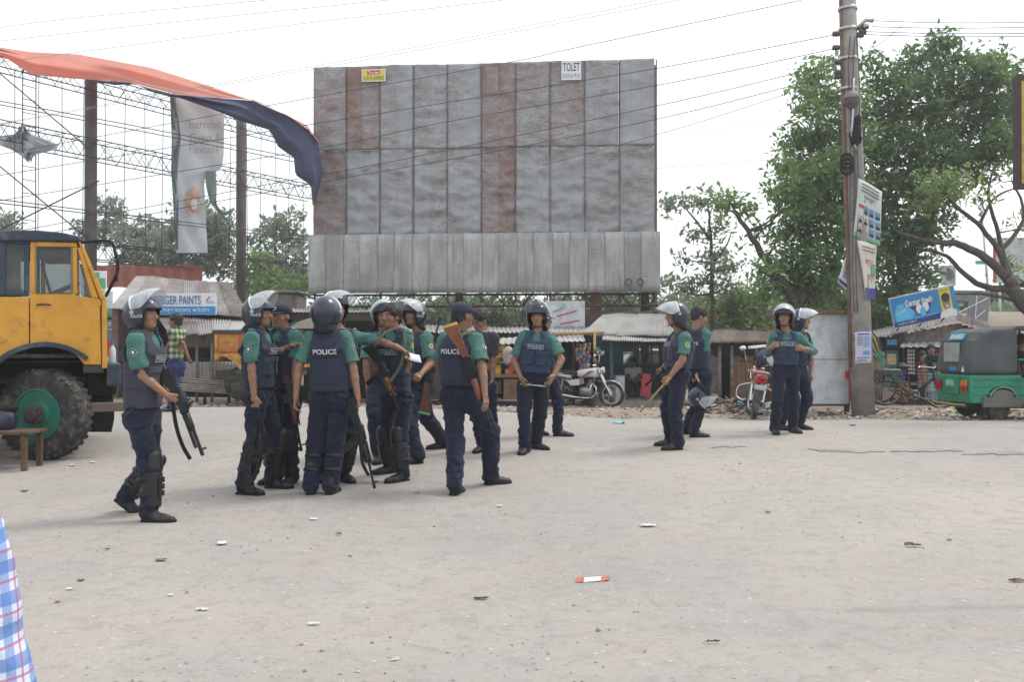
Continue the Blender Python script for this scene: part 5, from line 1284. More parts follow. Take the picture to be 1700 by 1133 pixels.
def paint_shop():
    r = thing('paint_shop', 'low tin-roofed paint shop under the hoarding frame', 'shop', base_at(300, 21))
    roof(r, W(228, 459, 23.4), W(380, 471, 23.4), W(186, 512, 20.7), W(414, 527, 20.7), 8, M_TIN, [.45, .7, .5, .8, .45, .75, .6, .85], seed=2)
    roof(r, W(262, 528, 20.8), W(414, 532, 20.8), W(283, 558, 19.3), W(398, 550, 19.3), 5, M_TIN, [.7, .75, .4, .2, .15], seed=4, ragged=.08)
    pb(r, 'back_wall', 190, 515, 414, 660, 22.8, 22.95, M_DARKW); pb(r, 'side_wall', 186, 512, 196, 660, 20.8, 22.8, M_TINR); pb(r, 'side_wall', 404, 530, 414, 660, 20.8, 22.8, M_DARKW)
    for px in (290, 327, 352, 394): post(r, px, 552, 664, 19.5, .035)
    pb(r, 'fascia', 300, 556, 398, 577, 20.3, 20.34, M_WOODG)
    for i in range(4): pb(r, 'shelf_board', 305, 578+i*9, 398, 580+i*9, 21.6, 22.0, M_WOODD) if i % 2 == 0 else None
    corr(r, 'low_wall_sheet', (W(306, 601, 19.7), W(352, 601, 19.7), W(306, 634, 19.7), W(352, 634, 19.7)), 8, .015, M_TIN, .3); corr(r, 'low_wall_sheet', (W(352, 600, 19.72), W(392, 601, 19.72), W(352, 634, 19.72), W(392, 634, 19.72)), 7, .015, M_TIN, .45)
    s = thing('shop_sign', 'white and blue BERGER PAINTS sign board on the tin shop', 'sign', W(306, 523, 20.4))
    pb(s, 'board', 254, 487, 358, 523, 20.40, 20.46, M_WHITE2); pb(s, 'blue_band', 254.5, 509, 357.5, 522.5, 20.385, 20.41, M_BLUESG)
    q = MB(); flat_text(q, 'BERGER PAINTS', W(294, 498.5, 20.37), (1, 0, 0), (0, 0, 1), 1.07, .20, 0, .012); q.build('lettering', mat('paint_ink', (.06, .16, .34), .6, .1), s)
    q = MB(); flat_text(q, 'মেসার্স বার্জার পেইন্টস', W(304, 515.5, 20.365), (1, 0, 0), (0, 0, 1), 1.2, .12); q.build('lettering', M_WHITE2, s)
    q = MB(); flat_text(q, 'BERGER', W(349, 502, 20.37), (1, 0, 0), (0, 0, 1), .19, .05); q.build('lettering', M_BLUESG, s)
    q = MB(); q.tube([W(342, 496, 20.37), W(344, 499, 20.37), W(348, 492, 20.37)], .012, 5); q.build('tick_mark', M_REDP, s)
    c = thing('timber_platform', 'stack of grey planks on trestles before the paint shop', 'platform', base_at(345, 19.2)); rg = np.random.RandomState(3)
    for i in range(7):
        q = MB(); a, b = W(298+rg.uniform(-4, 6), 628+i*3.4, 19.1-.05*i), W(392+rg.uniform(-8, 3), 636+i*3.0, 18.8-.05*i); q.tube([a, b], .05, 4, flat=.45); q.build('plank', M_WOODG, c)
    for px in (306, 340, 380): post(c, px, 640, 668, 18.9, .035, M_WOODD, 'leg')
    w = MB(); P = np.array([[W(x, y0+(y1-y0)*s+1.2*math.sin(x*.12), 27+.05*math.sin(x*.3)) for x in np.linspace(150, 336, 40)] for s, y0, y1 in [(s, 440, 478) for s in np.linspace(1, 0, 6)]])
    w.grid(P); o = w.build('red_cloth_fence', fabric('red_fence', (.33, .115, .09), .2), smooth=True); tag(o, 'faded red cloth fence behind the paint shop roof', 'fence')
    g = thing('poster_board', 'small green and white poster board beside the truck mirror', 'sign', base_at(165, 17)); pb(g, 'panel', 150, 450, 176, 483, 17, 17.03, M_WHITE2); pb(g, 'green_panel', 152, 452, 164, 475, 16.985, 17.0, M_GRNP); pb(g, 'green_panel', 165, 462, 174, 479, 16.985, 17.0, M_GRNP); pb(g, 'white_panel', 158, 484, 186, 512, 17.0, 17.03, M_WPAN)
    for px in (156, 171): post(g, px, 450, 690, 17.06, .02, M_IRON)
def dark_row():
    r = thing('shop_row', 'dark open-fronted shop row with a flat tin roof behind the officers', 'shop', base_at(520, 23))
    roof(r, W(404, 512, 26), W(640, 516, 26), W(404, 516, 22.6), W(640, 520, 22.6), 6, M_TIN, [.3, .5, .4, .6, .3], seed=6)
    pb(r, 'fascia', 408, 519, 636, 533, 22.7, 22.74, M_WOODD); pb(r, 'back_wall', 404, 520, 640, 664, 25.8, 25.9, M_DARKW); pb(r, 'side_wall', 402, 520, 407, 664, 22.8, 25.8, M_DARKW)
    for px in (412, 470, 512, 570, 628): post(r, px, 522, 668, 22.7, .045, M_WOODD)
    pb(r, 'counter', 412, 625, 470, 664, 22.9, 23.5, M_WOODB); pb(r, 'counter', 515, 622, 570, 664, 22.9, 23.5, M_WOODD); pb(r, 'blue_board', 452, 534, 502, 562, 22.62, 22.66, M_BOTT)
    q = MB(); flat_text(q, 'স্টোর', W(478, 548, 22.6), (1, 0, 0), (0, 0, 1), .5, .2); q.build('lettering', M_SKYSG, r)
    t = thing('tarp_hut', 'brown tarpaulin hut behind the dark shop row', 'hut', base_at(465, 26.5)); pb(t, 'tarp_body', 441, 484, 491, 560, 26.5, 28, M_TARP, .12); pb(t, 'tarp_roof', 438, 482, 494, 487, 26.4, 28.1, M_TARP, .03)
    q = MB(); c = W(520, 538, 21.6); q.lathe([(.02, .16), (.35, .05), (.62, -.12), (.60, -.13)], c, n=8); u = thing('tarp_canopy', 'dull grey canopy on a pole before the dark shop row', 'canopy', base_at(520, 21.6)); q.build('cover', M_TARP, u); post(u, 520, 535, 672, 21.6, .025, M_WOODD, 'pole')
    p = thing('pink_board', 'pale pink board leaning on the shop post', 'board', base_at(494, 20.5)); pb(p, 'panel', 484, 562, 503, 640, 20.5, 20.55, mat('pink_paint', (.62, .42, .40), .7, .15, 3)); pb(p, 'frame', 482, 640, 505, 643, 20.48, 20.57, M_WOODD); pb(p, 'stand', 492, 643, 495, 672, 20.5, 20.55, M_WOODD)
def fruit_stall():
    r = thing('fruit_stall', 'open stall piled with yellow sacks under a flat tin roof', 'stall', base_at(760, 22))
    roof(r, W(632, 540, 25), W(986, 546, 25), W(632, 551, 21.6), W(986, 556, 21.6), 8, M_TIN, [.4, .55, .35, .6, .5, .45], seed=8)
    pb(r, 'back_wall', 636, 552, 985, 664, 24.6, 24.7, M_DARKW); pb(r, 'lintel', 640, 556, 984, 566, 21.9, 21.95, M_WOODD)
    for px in (645, 700, 760, 800, 868, 930, 952): post(r, px, 556, 672, 21.8, .04, M_WOODD)
    post(r, 987, 550, 672, 21.2, .035, M_BAMBOO, 'bamboo_post'); q = MB(); q.tube([W(905, 555, 21.3), W(1003, 552, 21.3)], .04, 8); q.build('bamboo_beam', M_BAMBOO, r, smooth=True)
    corr(r, 'awning_sheet', (W(826, 562, 21.6), W(905, 560, 21.6), W(820, 572, 20.9), W(900, 569, 20.9)), 8, .012, M_TIN, .1); corr(r, 'awning_sheet', (W(905, 560, 21.5), W(968, 558, 21.5), W(902, 568, 20.8), W(972, 566, 20.8)), 8, .012, M_TIN, .15)
    for (x0, y0, x1, y1, m) in ((806, 600, 838, 604, M_WOODG), (806, 622, 870, 627, M_WOODB), (806, 634, 832, 662, M_WOODD), (836, 630, 862, 664, M_RUSTP), (700, 615, 790, 664, M_WOODD), (806, 654, 832, 666, M_WOODG)): pb(r, 'counter', x0, y0, x1, y1, 21.2, 21.9, m)
    M_SACK = mat('yellow_sack', (.55, .34, .03), .7, .2, 8, .4, 20)
    for i, (px, py, rx) in enumerate(((822, 580, .20), (826, 592, .22), (834, 591, .18), (815, 597, .2), (838, 577, .12), (818, 573, .16))):
        s = SDF(); c = W(px, py, 21.6); s.u(ellip(c, (rx, .2, .085))); v, f = s.mesh(.022, .012, (9, 9, 14), seed=i); o = obj('sack', mesh_np('sack', v, f, [M_SACK], None, True)); tag(o, 'yellow sack heaped on the fruit stall counter', 'sack', 'yellow sacks on the stall')
    for i, (px, y0, y1, m, nm, lab) in enumerate(((848, 606, 622, M_REDP, 'red_bucket', 'red plastic bucket on the stall counter'), (827, 606, 622, M_SACK, 'yellow_canister', 'tall yellow canister on the fruit stall'), (843, 612, 622, mat('amber', (.45, .22, .03), .4), 'amber_jar', 'amber jar beside the red bucket on the stall'), (818, 608, 622, M_WPAN, 'steel_jug', 'steel jug beside the yellow canister'))):
        q = MB(); h = Z(y0, 21.4)-Z(y1, 21.4); q.lathe([(.05, 0), (.07, .01), (.08, h*.7), (.06, h*.85), (.065, h)], W(px, y1, 21.4), n=14); o = q.build(nm, m, smooth=False); autosmooth(o); tag(o, lab, nm.split('_')[1])
    s = SDF(); c = W(843, 585, 20.9); s.u(ellip(c, (.12, .11, .12))); s.u(ellip(c-A(0, 0, .17), (.10, .09, .12)), .09); v, f = s.mesh(.02, .02, (10, 10, 10)); o = obj('plastic_bag', mesh_np('bag', v, f, [mat('pale_plastic', (.33, .27, .25), .5, .3, 20)], None, True)); tag(o, 'pale plastic bag hanging from the stall awning', 'bag')
def tea_stall():
    r = thing('tea_stall', 'tea stall with a pale corrugated roof and glazed back windows', 'stall', base_at(1045, 22))
    roof(r, W(1002, 523, 24.4), W(1120, 519, 24.4), W(968, 556, 21.6), W(1128, 560, 21.6), 6, M_TIN, [.25, .15, .35, .2, .3, .4], waves=9, seed=11); roof(r, W(1004, 556, 21.9), W(1130, 560, 21.9), W(1000, 565, 21.2), W(1128, 569, 21.2), 4, M_TIN, [.2, .3, .15], waves=9, seed=12)
    q = MB(); q.tube([W(1000, 522, 24.4), W(1125, 517, 24.4)], .05, 6); q.build('ridge_cap', M_IRON, r)
    pb(r, 'floor_slab', 985, 666, 1130, 676, 21.6, 25, M_CEM); pb(r, 'lintel', 1000, 568, 1130, 574, 21.7, 21.75, M_WOODD)
    for px in (1015, 1128): post(r, px, 566, 672, 21.6, .05, M_BOTT)
    # back wall with three window openings
    for x0, y0, x1, y1 in ((990, 560, 1035, 668), (1035, 560, 1130, 573), (1035, 604, 1130, 668), (1053, 573, 1061, 604), (1080, 573, 1083, 604), (1100, 573, 1130, 604)): pb(r, 'back_wall', x0, y0, x1, y1, 24.9, 25.0, M_BOTT)
    for x0, x1 in ((1036, 1052), (1062, 1079), (1084, 1099)): pb(r, 'window_frame', x0, 586, x1, 588, 24.86, 24.92, M_WOODD)
    pb(r, 'side_wall', 1128, 560, 1132, 668, 21.8, 24.9, M_DARKW); pb(r, 'counter', 1022, 625, 1037, 668, 21.8, 22.6, M_WPAN); pb(r, 'counter', 1042, 630, 1072, 634, 22.9, 23.4, M_WOODB); pb(r, 'counter_leg', 1043, 634, 1045, 668, 22.9, 22.95, M_WOODD); pb(r, 'bench', 1040, 648, 1070, 651, 23.6, 23.9, M_WOODD); pb(r, 'menu_board', 1034, 562, 1052, 585, 21.9, 21.93, M_WOODD)
    q = MB(); q.box(W(1073, 640, 21.9), (.24, .03, .55), Matrix.Rotation(.12, 3, 'Y')); o = q.build('red_board', M_REDP); tag(o, 'red board leaning inside the tea stall', 'board')
    person('man in a white shirt and rolled lungi seated inside the tea stall', [(1047, 664, -10, 0), (1058, 665, 10, 0)], (1052, 638), (1051, 612), (1050, 602), 0,
        (((1042, 626), -1), ((1048, 632), -1)), (((1061, 626), -1), ((1056, 632), -1)), gear='hair', vest=None, shirt=cloth('white_shirt', (.55, .55, .56)), trousers=cloth('lungi', (.10, .09, .08)), badge=False, epaulette=False, belt=False, skin=1, hh=.014, d=23.3, group='bystanders', scale=.92, hpitch=-10)
    # snack garlands
    rg = np.random.RandomState(8); cols = [(.18, .05, .05), (.06, .12, .06), (.05, .07, .15), (.22, .19, .09), (.28, .28, .29), (.17, .10, .05), (.11, .07, .13)]; ms = [mat('packet_%d' % i, c, .25, .5, 60, .2, 40, spec=.6) for i, c in enumerate(cols)]
    for g, (px, y0, y1, n) in enumerate(((958, 570, 600, 4), (964, 572, 622, 9), (971, 571, 626, 9), (977, 570, 624, 8))):
        t = thing('packet_garland', 'hanging string of shiny snack packets beside the bamboo post', 'snack packets', W(px, y1, 21.0), 'strings of snack packets')
        q = MB(); q.tube([W(px, y0-6, 21.0), W(px+1, y1, 21.0)], .004, 4); q.build('string', M_WIRE, t)
        for k in range(n):
            c = W(px+rg.uniform(-1.5, 1.5), y0+(y1-y0)*(k+.5)/n, 21.0-.03+rg.uniform(-.03, .03)); Rm = np.array(Matrix.Rotation(rg.uniform(-.6, .6), 3, 'Z') @ Matrix.Rotation(rg.uniform(-.3, .3), 3, 'Y')); q = MB(); q.box(c, (.085, .020, .105), Rm, bev=.009); q.build('packet', ms[rg.randint(7)], t, smooth=True)
    t = thing('hanging_bunch', 'green and white bunch hanging from the tea stall eave', 'bunch', W(996, 592, 21.1)); q = MB(); q.tube([W(994, 566, 21.1), W(995, 582, 21.1)], .004, 4); q.build('string', M_WIRE, t)
    for k in range(9):
        c = W(995+rg.uniform(-8, 8), 583+rg.uniform(-5, 6), 21.1+rg.uniform(-.08, .08)); q = MB(); q.ell(c, (.07, .05, .035), 8, 6, np.array(Matrix.Rotation(rg.uniform(-1, 1), 3, 'Y'))); q.build('pod', (ms[1], M_GRNP, ms[4])[k % 3], t, smooth=True)
    s = thing('notice_board', 'white notice board with red and green sketch lines above the stalls', 'sign', base_at(942, 24)); pb(s, 'panel', 905, 500, 971, 551, 24.0, 24.04, M_WPAN)
    for a, b, m in (((918, 518), (935, 511), M_GRNP), ((935, 511), (936, 504), M_GRNP), ((925, 525), (958, 516), M_REDP), ((930, 538), (962, 532), M_REDP)): q = MB(); q.tube([W(*a, 23.97), W(*b, 23.97)], .015, 5); q.build('sketch_line', m, s)
    q = MB(); flat_text(q, 'ভাড়া দেওয়া হবে', W(944, 545, 23.98), (1, 0, 0), (0, 0, 1), .8, .10); q.build('lettering', M_INKG, s)
    for px in (912, 964): post(s, px, 502, 660, 24.08, .03, M_IRON)
def shack():
    r = thing('rusty_shack', 'dark shack with a rusty corrugated eave beside the red motorcycle', 'shack', base_at(1230, 21))
    roof(r, W(1186, 549, 23.5), W(1300, 551, 23.5), W(1176, 568, 20.6), W(1302, 571, 20.6), 6, M_TINR, [.6, .35, .8, .5, .75, .45], waves=7, amp=.022, seed=15, ragged=.06)
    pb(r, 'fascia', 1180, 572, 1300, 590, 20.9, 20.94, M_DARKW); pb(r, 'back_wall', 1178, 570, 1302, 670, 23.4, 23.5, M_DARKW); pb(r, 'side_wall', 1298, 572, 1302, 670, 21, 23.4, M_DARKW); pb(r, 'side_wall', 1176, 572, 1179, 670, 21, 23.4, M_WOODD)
    planks(r, 1178, 1193, 590, 664, 20.95, 4, M_WOODG, 3); planks(r, 1216, 1252, 592, 664, 20.97, 5, M_WOODB, 4); planks(r, 1262, 1300, 592, 668, 20.95, 5, M_WOODD, 5)
    for px in (1195, 1215, 1256): post(r, px, 574, 672, 20.85, .045, M_WOODG)
    for k in range(4): pb(r, 'lath', 1178, 600+k*16, 1194, 602.5+k*16, 20.9, 20.93, M_WOODG)
def white_kiosk():
    d = 17.4; r = thing('metal_kiosk', 'closed white sheet-metal kiosk on short legs behind the officers', 'kiosk', base_at(1365, d))
    pb(r, 'lower_panel', 1316, 597.5, 1409, 671, d, d+.03, M_WPAN); pb(r, 'upper_panel', 1316, 522, 1409, 596.5, d-.012, d+.03, M_WPAN); pb(r, 'body', 1317, 524, 1408.5, 670, d+.04, d+1.3, M_TIN); pb(r, 'roof_slab', 1310, 514, 1414, 521, d-.15, d+1.4, M_RUSTP)
    pb(r, 'edge_trim', 1409.3, 522, 1411.5, 672, d-.02, d+.05, M_REDP); pb(r, 'base_rail', 1316, 671.5, 1411, 674.5, d-.01, d+.06, M_IRON); pb(r, 'latch', 1403.5, 616, 1409, 628, d-.04, d-.002, M_REDP)
    for px in (1322, 1404): pb(r, 'leg', px, 674.6, px+6, 690, d+.0, d+.10, M_WOODD); pb(r, 'leg', px, 674.6, px+6, 690, d+1.1, d+1.2, M_WOODD)
def sign_kiosk():
    d = 23.2; r = thing('corner_kiosk', 'weathered plank corner shop under the blue chewing-gum sign', 'kiosk', base_at(1530, d))
    roof(r, W(1452, 549, d+2.6), W(1592, 521, d+2.6), W(1446, 562, d-.4), W(1590, 533, d-.4), 4, M_TIN, [.4, .5, .3, .6], seed=21); roof(r, W(1590, 521, d+2.6), W(1664, 548, d+2.6), W(1588, 532, d-.4), W(1668, 556, d-.4), 3, M_TINR, [.5, .6, .5], seed=22)
    rg = np.random.RandomState(3); n = 14
    for i in range(n):        # gable boards, cut to the slope
        x0, x1 = 1470+i*10.6, 1470+(i+1)*10.6-.5; xm = (x0+x1)/2; yt = np.interp(xm, [1446, 1590, 1668], [566, 537, 560]); pb(r, 'plank', x0, yt, x1, 578+rg.uniform(-1, 1.5), d-.02+rg.uniform(0, .015), d+.02, M_WOODG if 2 < i < 12 else M_WOODD)
    pb(r, 'back_wall', 1462, 560, 1640, 676, d+2.5, d+2.6, M_DARKW); pb(r, 'side_wall', 1462, 566, 1466, 676, d, d+2.5, M_WOODD); pb(r, 'side_wall', 1622, 560, 1628, 676, d, d+2.5, M_WOODD)
    pb(r, 'teal_panel', 1470, 582, 1492, 640, d-.05, d+.0, M_BOTT); pb(r, 'poster', 1473, 588, 1488, 606, d-.07, d-.05, mat('poster_mix', (.5, .38, .25), .6, .6, 30)); pb(r, 'blue_poster', 1473, 564, 1489, 573, d-.07, d-.03, M_BLUESG); pb(r, 'base_wall', 1466, 645, 1500, 676, d-.06, d+.05, mat('pink_wall', (.34, .20, .17), .85, .25, 3)); pb(r, 'base_wall', 1560, 640, 1622, 676, d-.06, d+.05, M_BOTT)
    corr(r, 'awning_sheet', (W(1500, 570, d-.05), W(1600, 567, d-.05), W(1494, 577, d-.9), W(1598, 574, d-.9)), 9, .015, M_TIN, .4); pb(r, 'counter', 1500, 636, 1560, 640, d-.1, d+.5, M_WOODB)
    for px in (1500, 1556): post(r, px, 572, 676, d-.1, .03, M_WOODD)
    pb(r, 'shelf', 1508, 596, 1556, 597.5, d+1.2, d+1.5, M_WOODB); pb(r, 'shelf', 1508, 612, 1556, 613.5, d+1.2, d+1.5, M_WOODB)
    cols = [M_REDP, M_POSTER2, M_SKYSG, M_GRNP, M_WPAN]
    for (x0, x1, y0, rows, cc) in ((1506, 1519, 583, 7, (1, 1, 4)), (1552, 1566, 582, 6, (0, 0, 1))):
        for k in range(rows):
            for j in range(3):
                t = W(x0+(j+.5)*(x1-x0)/3, y0+k*6.2, d-.25); q = MB(); q.ell(t, (.035, .02, .045), 7, 5); o = q.build('snack_packet', cols[cc[j]], smooth=True); tag(o, 'small snack packet hanging in the corner shop front', 'packet', 'packets hung in the corner shop')
    # the big blue sign
    C = [W(1475, 496, d-.5), W(1582, 472, d-.5), W(1593, 523, d-.35), W(1485, 546, d-.35)]
    s = thing('gum_sign', 'tilted blue Center fresh billboard with a smiling portrait on the shop roof', 'sign', C[3])
    ex, ey = unit(C[1]-C[0]), unit(C[0]-C[3]); ez = np.cross(ex, ey); wS = np.linalg.norm(C[1]-C[0]); hS = np.linalg.norm(C[0]-C[3]); S = lambda u, v, o=0: C[3]+(C[2]-C[3])*u+(C[0]-C[3])*v+ez*o
    q = MB(); q.box(S(.5, .5, -.03), (wS, hS, .05), np.stack([ex, ey, ez], 1)); q.build('board', M_WPAN, s)
    def patch(nm, pts, m, o): q = MB(); q.add([S(u, v, o) for u, v in pts], [tuple(range(len(pts)))]); return q.build(nm, m, s)
    patch('blue_ground', [(.012, .02), (.988, .02), (.988, .97), (.012, .97)], M_BLUESG, .004); patch('sky_glow', [(.05, .2), (.3, .2), (.36, .45), (.28, .75), (.1, .72), (.04, .45)], M_SKYSG, .006)
    patch('navy_wedge', [(.28, .60), (.62, .62), (.55, .28), (.40, .26)], M_NAVSG, .007); patch('navy_strip', [(.012, .02), (.70, .02), (.72, .20), (.40, .15), (.012, .17)], M_NAVSG, .008)
    patch('yellow_panel', [(.75, .22), (.92, .18), (.92, .97), (.75, .97)], mat('sign_yellow2', (.62, .55, .05), .5, .1), .008)
    q = MB(); flat_text(q, 'Center fresh', S(.43, .72, .012), ex, ey, wS*.43, hS*.22, 0, .03); q.build('lettering', M_WHITE2, s)
    q = MB(); flat_text(q, 'Center fresh', S(.43, .715, .010), ex, ey, wS*.455, hS*.25, 0, .06); q.build('lettering_outline', M_NAVSG, s)
    q = MB(); flat_text(q, 'সেন্টার ফ্রেশ', S(.20, .10, .012), ex, ey, wS*.30, hS*.10); q.build('lettering', M_WHITE2, s)
    q = MB(); flat_text(q, 'তাজা ফ্লেভার চুইংগাম', S(.50, .225, .012), ex, ey, wS*.36, hS*.05); q.build('lettering', M_WHITE2, s)
    q = MB(); flat_text(q, 'ফ্রেশ থাকো', S(.835, .88, .012), ex, ey, wS*.13, hS*.08); q.build('lettering', M_INK, s)
    for (u, v, a, b, m, o, nm) in ((.42, .47, .05, .16, M_WHITE2, .011, 'gum_print'), (.52, .50, .05, .16, M_WHITE2, .011, 'gum_print'), (.47, .37, .045, .15, M_SKYSG, .013, 'gum_centre'), (.835, .50, .062, .24, M_FACEP, .011, 'portrait_face'), (.835, .66, .066, .15, M_INK, .013, 'portrait_hair'), (.84, .38, .022, .03, M_WHITE2, .014, 'portrait_smile')):
        q = MB(); Vd, Fd = disc2(a*wS, b*hS, 18); q.add([S(u, v, o)+ex*p[0]+ey*p[1] for p in Vd], Fd); q.build(nm, m, s)
    patch('portrait_shirt', [(.70, .02), (.97, .02), (.97, .20), (.90, .28), (.86, .30), (.80, .25), (.74, .22)], M_WHITE2, .015)
    q = MB(); q.box(S(.15, .5, .011), (.34, .1, .004), np.stack([unit(ex+.35*ey), unit(ey-.35*ex), ez], 1)); q.build('pack_print', M_SKYSG, s); q = MB(); flat_text(q, 'fresh', S(.15, .5, .016), unit(ex+.35*ey), unit(ey-.35*ex), .26, .07); q.build('lettering', M_WHITE2, s)
    for u in (.15, .5, .85): q = MB(); q.tube([S(u, .1, -.06), S(u, -.25, -.5)], .02, 5); q.build('strut', M_IRON, s)
    # people at the shop
    person('young man in a dark polo shirt holding the rickshaw bars', [(1546, 673, -20, 0), (1556, 673, 10, 0)], (1551, 624), (1549, 592), (1546, 581), -8, (((1534, 607), -1), ((1532, 622), -1)), (((1566, 605), -1), ((1556, 620), -1)), gear='hair', vest=None,
        shirt=cloth('dark_polo', (.022, .026, .026)), trousers=cloth('pale_jeans', (.22, .29, .34)), badge=False, epaulette=False, belt=False, skin=1, hh=.014, d=20.6, group='bystanders', hyaw=-14)
    person('boy with dark hair in shadow at the corner shop counter', [(1528, 671, 0, 0), (1536, 671, 0, 0)], (1532, 632), (1532, 602), (1532, 592), 10, (((1524, 615), -1), ((1526, 628), -1)), (((1541, 615), -1), ((1540, 628), -1)), gear='hair', vest=None,
        shirt=cloth('maroon_shirt', (.09, .025, .03)), badge=False, epaulette=False, belt=False, skin=1, hh=.015, d=22.2, group='bystanders')
def person_cross(): pass
paint_shop(); dark_row(); fruit_stall(); tea_stall(); shack(); white_kiosk(); sign_kiosk()
# ------------------------------------------------------------------ boards and traffic on the bank behind
def far_right():
    d = 34; g = thing('grey_hoarding', 'blank grey hoarding propped behind the corner shop', 'hoarding', base_at(1625, d)); C = [W(1612, 487, d), W(1644, 483, d), W(1640, 535, d), W(1604, 531, d)]; q = MB(); q.add(C+[c+A(0, .06, 0) for c in C], [(0, 1, 2, 3), (7, 6, 5, 4), (0, 4, 5, 1), (1, 5, 6, 2), (2, 6, 7, 3), (3, 7, 4, 0)]); q.build('panel', mat('board_grey', (.22, .22, .22), .7, .15), g)
    for a, b in (((1622, 486), (1618, 545)), ((1590, 520), (1640, 495)), ((1600, 545), (1636, 515))): q = MB(); q.tube([W(*a, d-.1), W(*b, d-.1)], .02, 5); q.build('prop', M_WHITE2, g)
    d = 40; g = thing('portrait_poster', 'grey portrait poster on a post beyond the bank', 'poster', base_at(1574, d)); pb(g, 'panel', 1562, 441, 1587, 474, d, d+.05, mat('poster_grey', (.42, .44, .43), .7, .2, 6)); q = MB(); Vd, Fd = disc2(.2, .26, 16); q.add([W(1577, 457, d-.02)+A(p[0], 0, p[1]) for p in Vd], Fd); q.build('portrait', mat('portrait_tone', (.14, .16, .16), .7, .5, 8), g); post(g, 1578, 425, 560, d+.1, .035, M_STEEL)
    d = 38; g = thing('poster_hoarding', 'pale hoarding with faint figures at the edge of the bank', 'hoarding', base_at(1690, d)); pb(g, 'panel', 1654, 395, 1740, 470, d, d+.08, mat('poster_pale', (.42, .46, .46), .7, .35, 2.2)); pb(g, 'edge_trim', 1651, 395, 1654, 470, d-.02, d+.08, M_REDP); post(g, 1660, 470, 560, d+.1, .06, M_STEEL)
    d = 37; g = thing('street_lamp', 'slim pale street lamp on the bank behind the kiosk', 'street lamp', base_at(1640, d)); q = MB(); q.tube([W(1645, 545, d), W(1637, 440, d), W(1628, 330, d)], [.06, .045, .035], 8); q.build('pole', M_WPAN, g, smooth=True); q = MB(); q.box(W(1634, 436, d), (.7, .06, .14)); q.build('street_plate', M_GRNP, g)
    d = 15.2; g = thing('edge_sign', 'dark framed sign with a yellow face high at the road edge', 'sign', base_at(1720, d)); pb(g, 'frame', 1692, 124, 1760, 312, d, d+.18, mat('frame_dark', (.045, .028, .022), .6)); pb(g, 'yellow_face', 1697.5, 134, 1754, 304, d-.012, d-.002, mat('face_yellow', (.45, .28, .07), .6, .25)); post(g, 1728, 310, 694, d+.09, .07, M_IRON)
far_right()
# ------------------------------------------------------------------ vehicles
M_YELLOW = mat('truck_yellow', (.62, .295, .030), .48, .16, 2.5, .2, 30, dirt=(.20, .10, .045), dscale=3.2, damt=.30, coat=.1); M_TBLUE = mat('truck_blue', (.026, .040, .066), .5, .3, 3, .2, 30, dirt=(.13, .12, .11), dscale=4, damt=.3)
M_TYRE = mat('tyre_rubber', (.034, .031, .029), .85, .3, 8, .5, 60, dirt=(.19, .17, .145), dscale=6, damt=.4); M_GRIM = mat('rim_green', (.012, .135, .095), .55, .2, 6, .2, dirt=(.06, .07, .055), dscale=8, damt=.4); M_CHASS = mat('chassis', (.05, .045, .04), .8, .3, 5, .4, dirt=(.15, .11, .08), dscale=5, damt=.45)
M_AGREEN = mat('auto_green', (.010, .225, .125), .42, .14, 3, .15, 25, dirt=(.09, .13, .09), dscale=5, damt=.25, coat=.15); M_HOOD = mat('hood_canvas', (.072, .080, .082), .75, .25, 3, .4, 14, dirt=(.10, .10, .10), dscale=3, damt=.35)
M_CHROME = mat('chrome', (.55, .55, .55), .18, .1, 6, 0, metal=1); M_ALU = mat('engine_alloy', (.30, .30, .30), .4, .25, 12, .2, metal=.7); M_LRED = mat('lamp_red', (.38, .02, .02), .2, .1, bstr=0); M_LORG = mat('lamp_orange', (.60, .17, .02), .2, .1, bstr=0); M_LWHT = mat('lamp_white', (.62, .62, .60), .15, .1, bstr=0)
M_BWHITE = mat('bike_white', (.58, .58, .60), .25, .06, 4, 0, coat=.4); M_BRED = mat('bike_red', (.36, .025, .03), .28, .15, 4, 0, coat=.4); M_SEAT = mat('seat_vinyl', (.025, .024, .024), .55, .2, 10, .3)
def clearglass():
    m, nt, p = newmat('cab_glass'); out = nt.nodes['Material Output']; t = nt.nodes.new('ShaderNodeBsdfTransparent'); t.inputs[0].default_value = (.75, .78, .78, 1); p.inputs['Base Color'].default_value = (.30, .31, .31, 1); p.inputs['Roughness'].default_value = .1
    mx = nt.nodes.new('ShaderNodeMixShader'); v = coords(nt); nt.links.new(ramp(nt, noise(nt, v, 3, 4, .6), [(.3, .12), (.8, .30)]), mx.inputs[0]); nt.links.new(t.outputs[0], mx.inputs[1]); nt.links.new(p.outputs[0], mx.inputs[2]); nt.links.new(mx.outputs[0], out.inputs[0]); return m
M_CLEAR = clearglass()
def bevel(o, w=.02, s=2): b = o.modifiers.new('b', 'BEVEL'); b.width = w; b.segments = s; b.limit_method = 'ANGLE'; b.angle_limit = R(40); o.data.polygons.foreach_set('use_smooth', np.full(len(o.data.polygons), False)); return o
MB0 = MB
